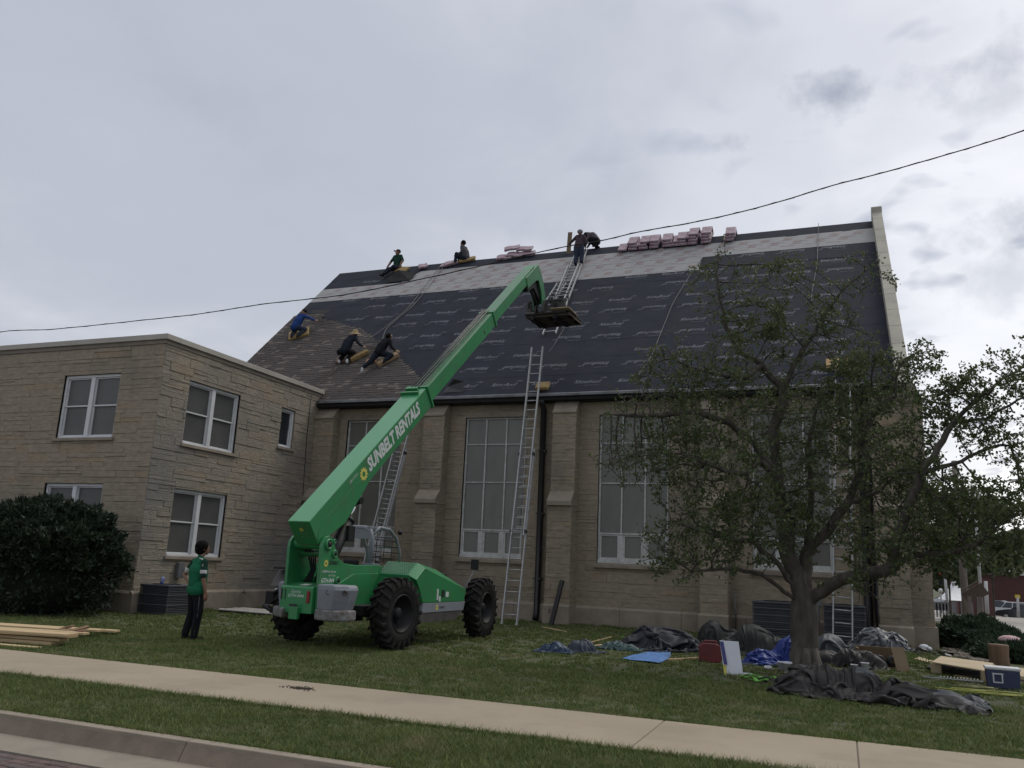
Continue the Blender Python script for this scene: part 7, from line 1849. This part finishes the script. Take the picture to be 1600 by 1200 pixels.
# low white rail left of the marquee
b = MB(); a = AT(1458, 942, 70); c = AT(1484, 945, 70); b.box(a.x, c.x, 69.9, 70, a.z-.5, a.z+.1); 
for k in range(6): b.box(a.x+(c.x-a.x)*k/5-.05, a.x+(c.x-a.x)*k/5+.05, 69.9, 70.05, -2, a.z)
tag(b.build('road_barrier', m_unit), 'low pale barrier beside the road left of the marquee', 'barrier')

# ---- parked cars
def car(px_, py_, Y, rz, paint, label, L=4.7, W=1.85, H=1.72, suv=True):
    q = AT(px_, py_, Y); r = empty('parked_car', (q.x, q.y, q.z), rz, label, 'car', 'cars in the car park'); b = MB(); h = H
    body = [(-L/2, .35), (-L/2, .95), (-L/2+.12, 1.02), (-L/2+.15, 1.05), (L/2-1.15, 1.04), (L/2-.12, .86), (L/2, .70), (L/2, .35)]
    for x0, x1 in ((-W/2, W/2),): b.prism(body, 'x', x0, x1)
    b.build('body', paint, r, bevel=.06)
    cab = [(-L/2+.12, 1.0), (-L/2+.35, h-.06), (-L/2+.6, h), (L/2-2.1, h), (L/2-1.15, 1.0)] if suv else [(-L/2+.55, 1.0), (-L/2+1.2, h-.04), (-L/2+1.5, h), (L/2-2.1, h), (L/2-1.2, 1.0)]
    g = MB(); n = len(cab); v0 = [(-W/2+.05, y, z) if z < 1.1 else (-W/2+.2, y, z) for y, z in cab]; v1 = [(W/2-.05, y, z) if z < 1.1 else (W/2-.2, y, z) for y, z in cab]
    g.add(v0+v1, [tuple(range(n)), tuple(range(2*n-1, n-1, -1))]+[(i, n+i, n+(i+1) % n, (i+1) % n) for i in range(n)]); g.build('windows', m_glass, r, bevel=.02)
    ro = MB(); ro.prism([(cab[1][0], h-.05), (cab[2][0], h+.015), (cab[3][0], h+.015), (cab[3][0]+.15, h-.08), (cab[2][0], h-.05)], 'x', -W/2+.19, W/2-.19)
    for y, z in (cab[1], cab[3]): 
        for s in (-1, 1): ro.bar((s*(W/2-.05), y+(.5 if y > 0 else -.2), 1.02), (s*(W/2-.2), y, z-.02), .07, .05)
    for s in (-1, 1): ro.bar((s*(W/2-.07), -.3, 1.02), (s*(W/2-.2), -.35, h-.02), .07, .05)
    ro.build('roof', paint, r, bevel=.015)
    for s in (-1, 1):
        for y in (-L/2+.85, L/2-.9):
            w_ = MB(); w_.lathe([(.001, -.11), (.28, -.11), (.34, -.08), (.34, .08), (.28, .11), (.001, .11)], (s*(W/2-.10), y, .34), (1, 0, 0), 20); wo = w_.build('wheel', m_rubber, r)
            w_ = MB(); w_.lathe([(.001, s*.02), (.21, s*.02), (.22, s*.0)], (s*(W/2+.005), y, .34), (1, 0, 0), 16); w_.build('rim', m_alu, wo)
    for s in (-1, 1): MB().box(s*(W/2-.32)-.14, s*(W/2-.32)+.14, -L/2-.02, -L/2+.05, .78, .95).build('tail_lamp', m_redlens, r, bevel=.01); MB().box(s*(W/2-.34)-.16, s*(W/2-.34)+.16, L/2-.1, L/2+.01, .62, .76).build('headlight', m_decal, r, bevel=.01)
    return r
p_black = mat('black_car_paint', (.015, .013, .014), None, 3, .25, coat=.5); p_white = mat('white_car_paint', (.5, .52, .55), (.46, .48, .51), 3, .3, coat=.5); p_dark = mat('dark_grey_car_paint', (.045, .05, .06), None, 3, .3, coat=.5); p_red = mat('maroon_car_paint', (.08, .02, .02), None, 3, .3, coat=.5); p_silver = mat('silver_car_paint', (.28, .29, .31), None, 3, .3, coat=.5)
car(1546, 962, 116, radians(62), p_black, 'black off-road car parked beyond the juniper hedge', 4.5, 1.85, 1.80)
car(1581, 966, 104, radians(68), p_white, 'white estate car parked behind the dark grey car', 4.7, 1.85, 1.65)
car(1603, 971, 92, radians(60), p_dark, 'dark grey car at the right edge of the photo', 4.5, 1.8, 1.5, False)
car(1500, 951, 128, radians(75), p_silver, 'silver car beneath the white marquee', 4.6, 1.8, 1.5, False)
car(1473, 948, 134, radians(80), p_white, 'pale car far off left of the marquee', 4.6, 1.8, 1.5, False)
car(1519, 952, 130, radians(70), p_dark, 'dark car right of the marquee', 4.6, 1.8, 1.5, False)
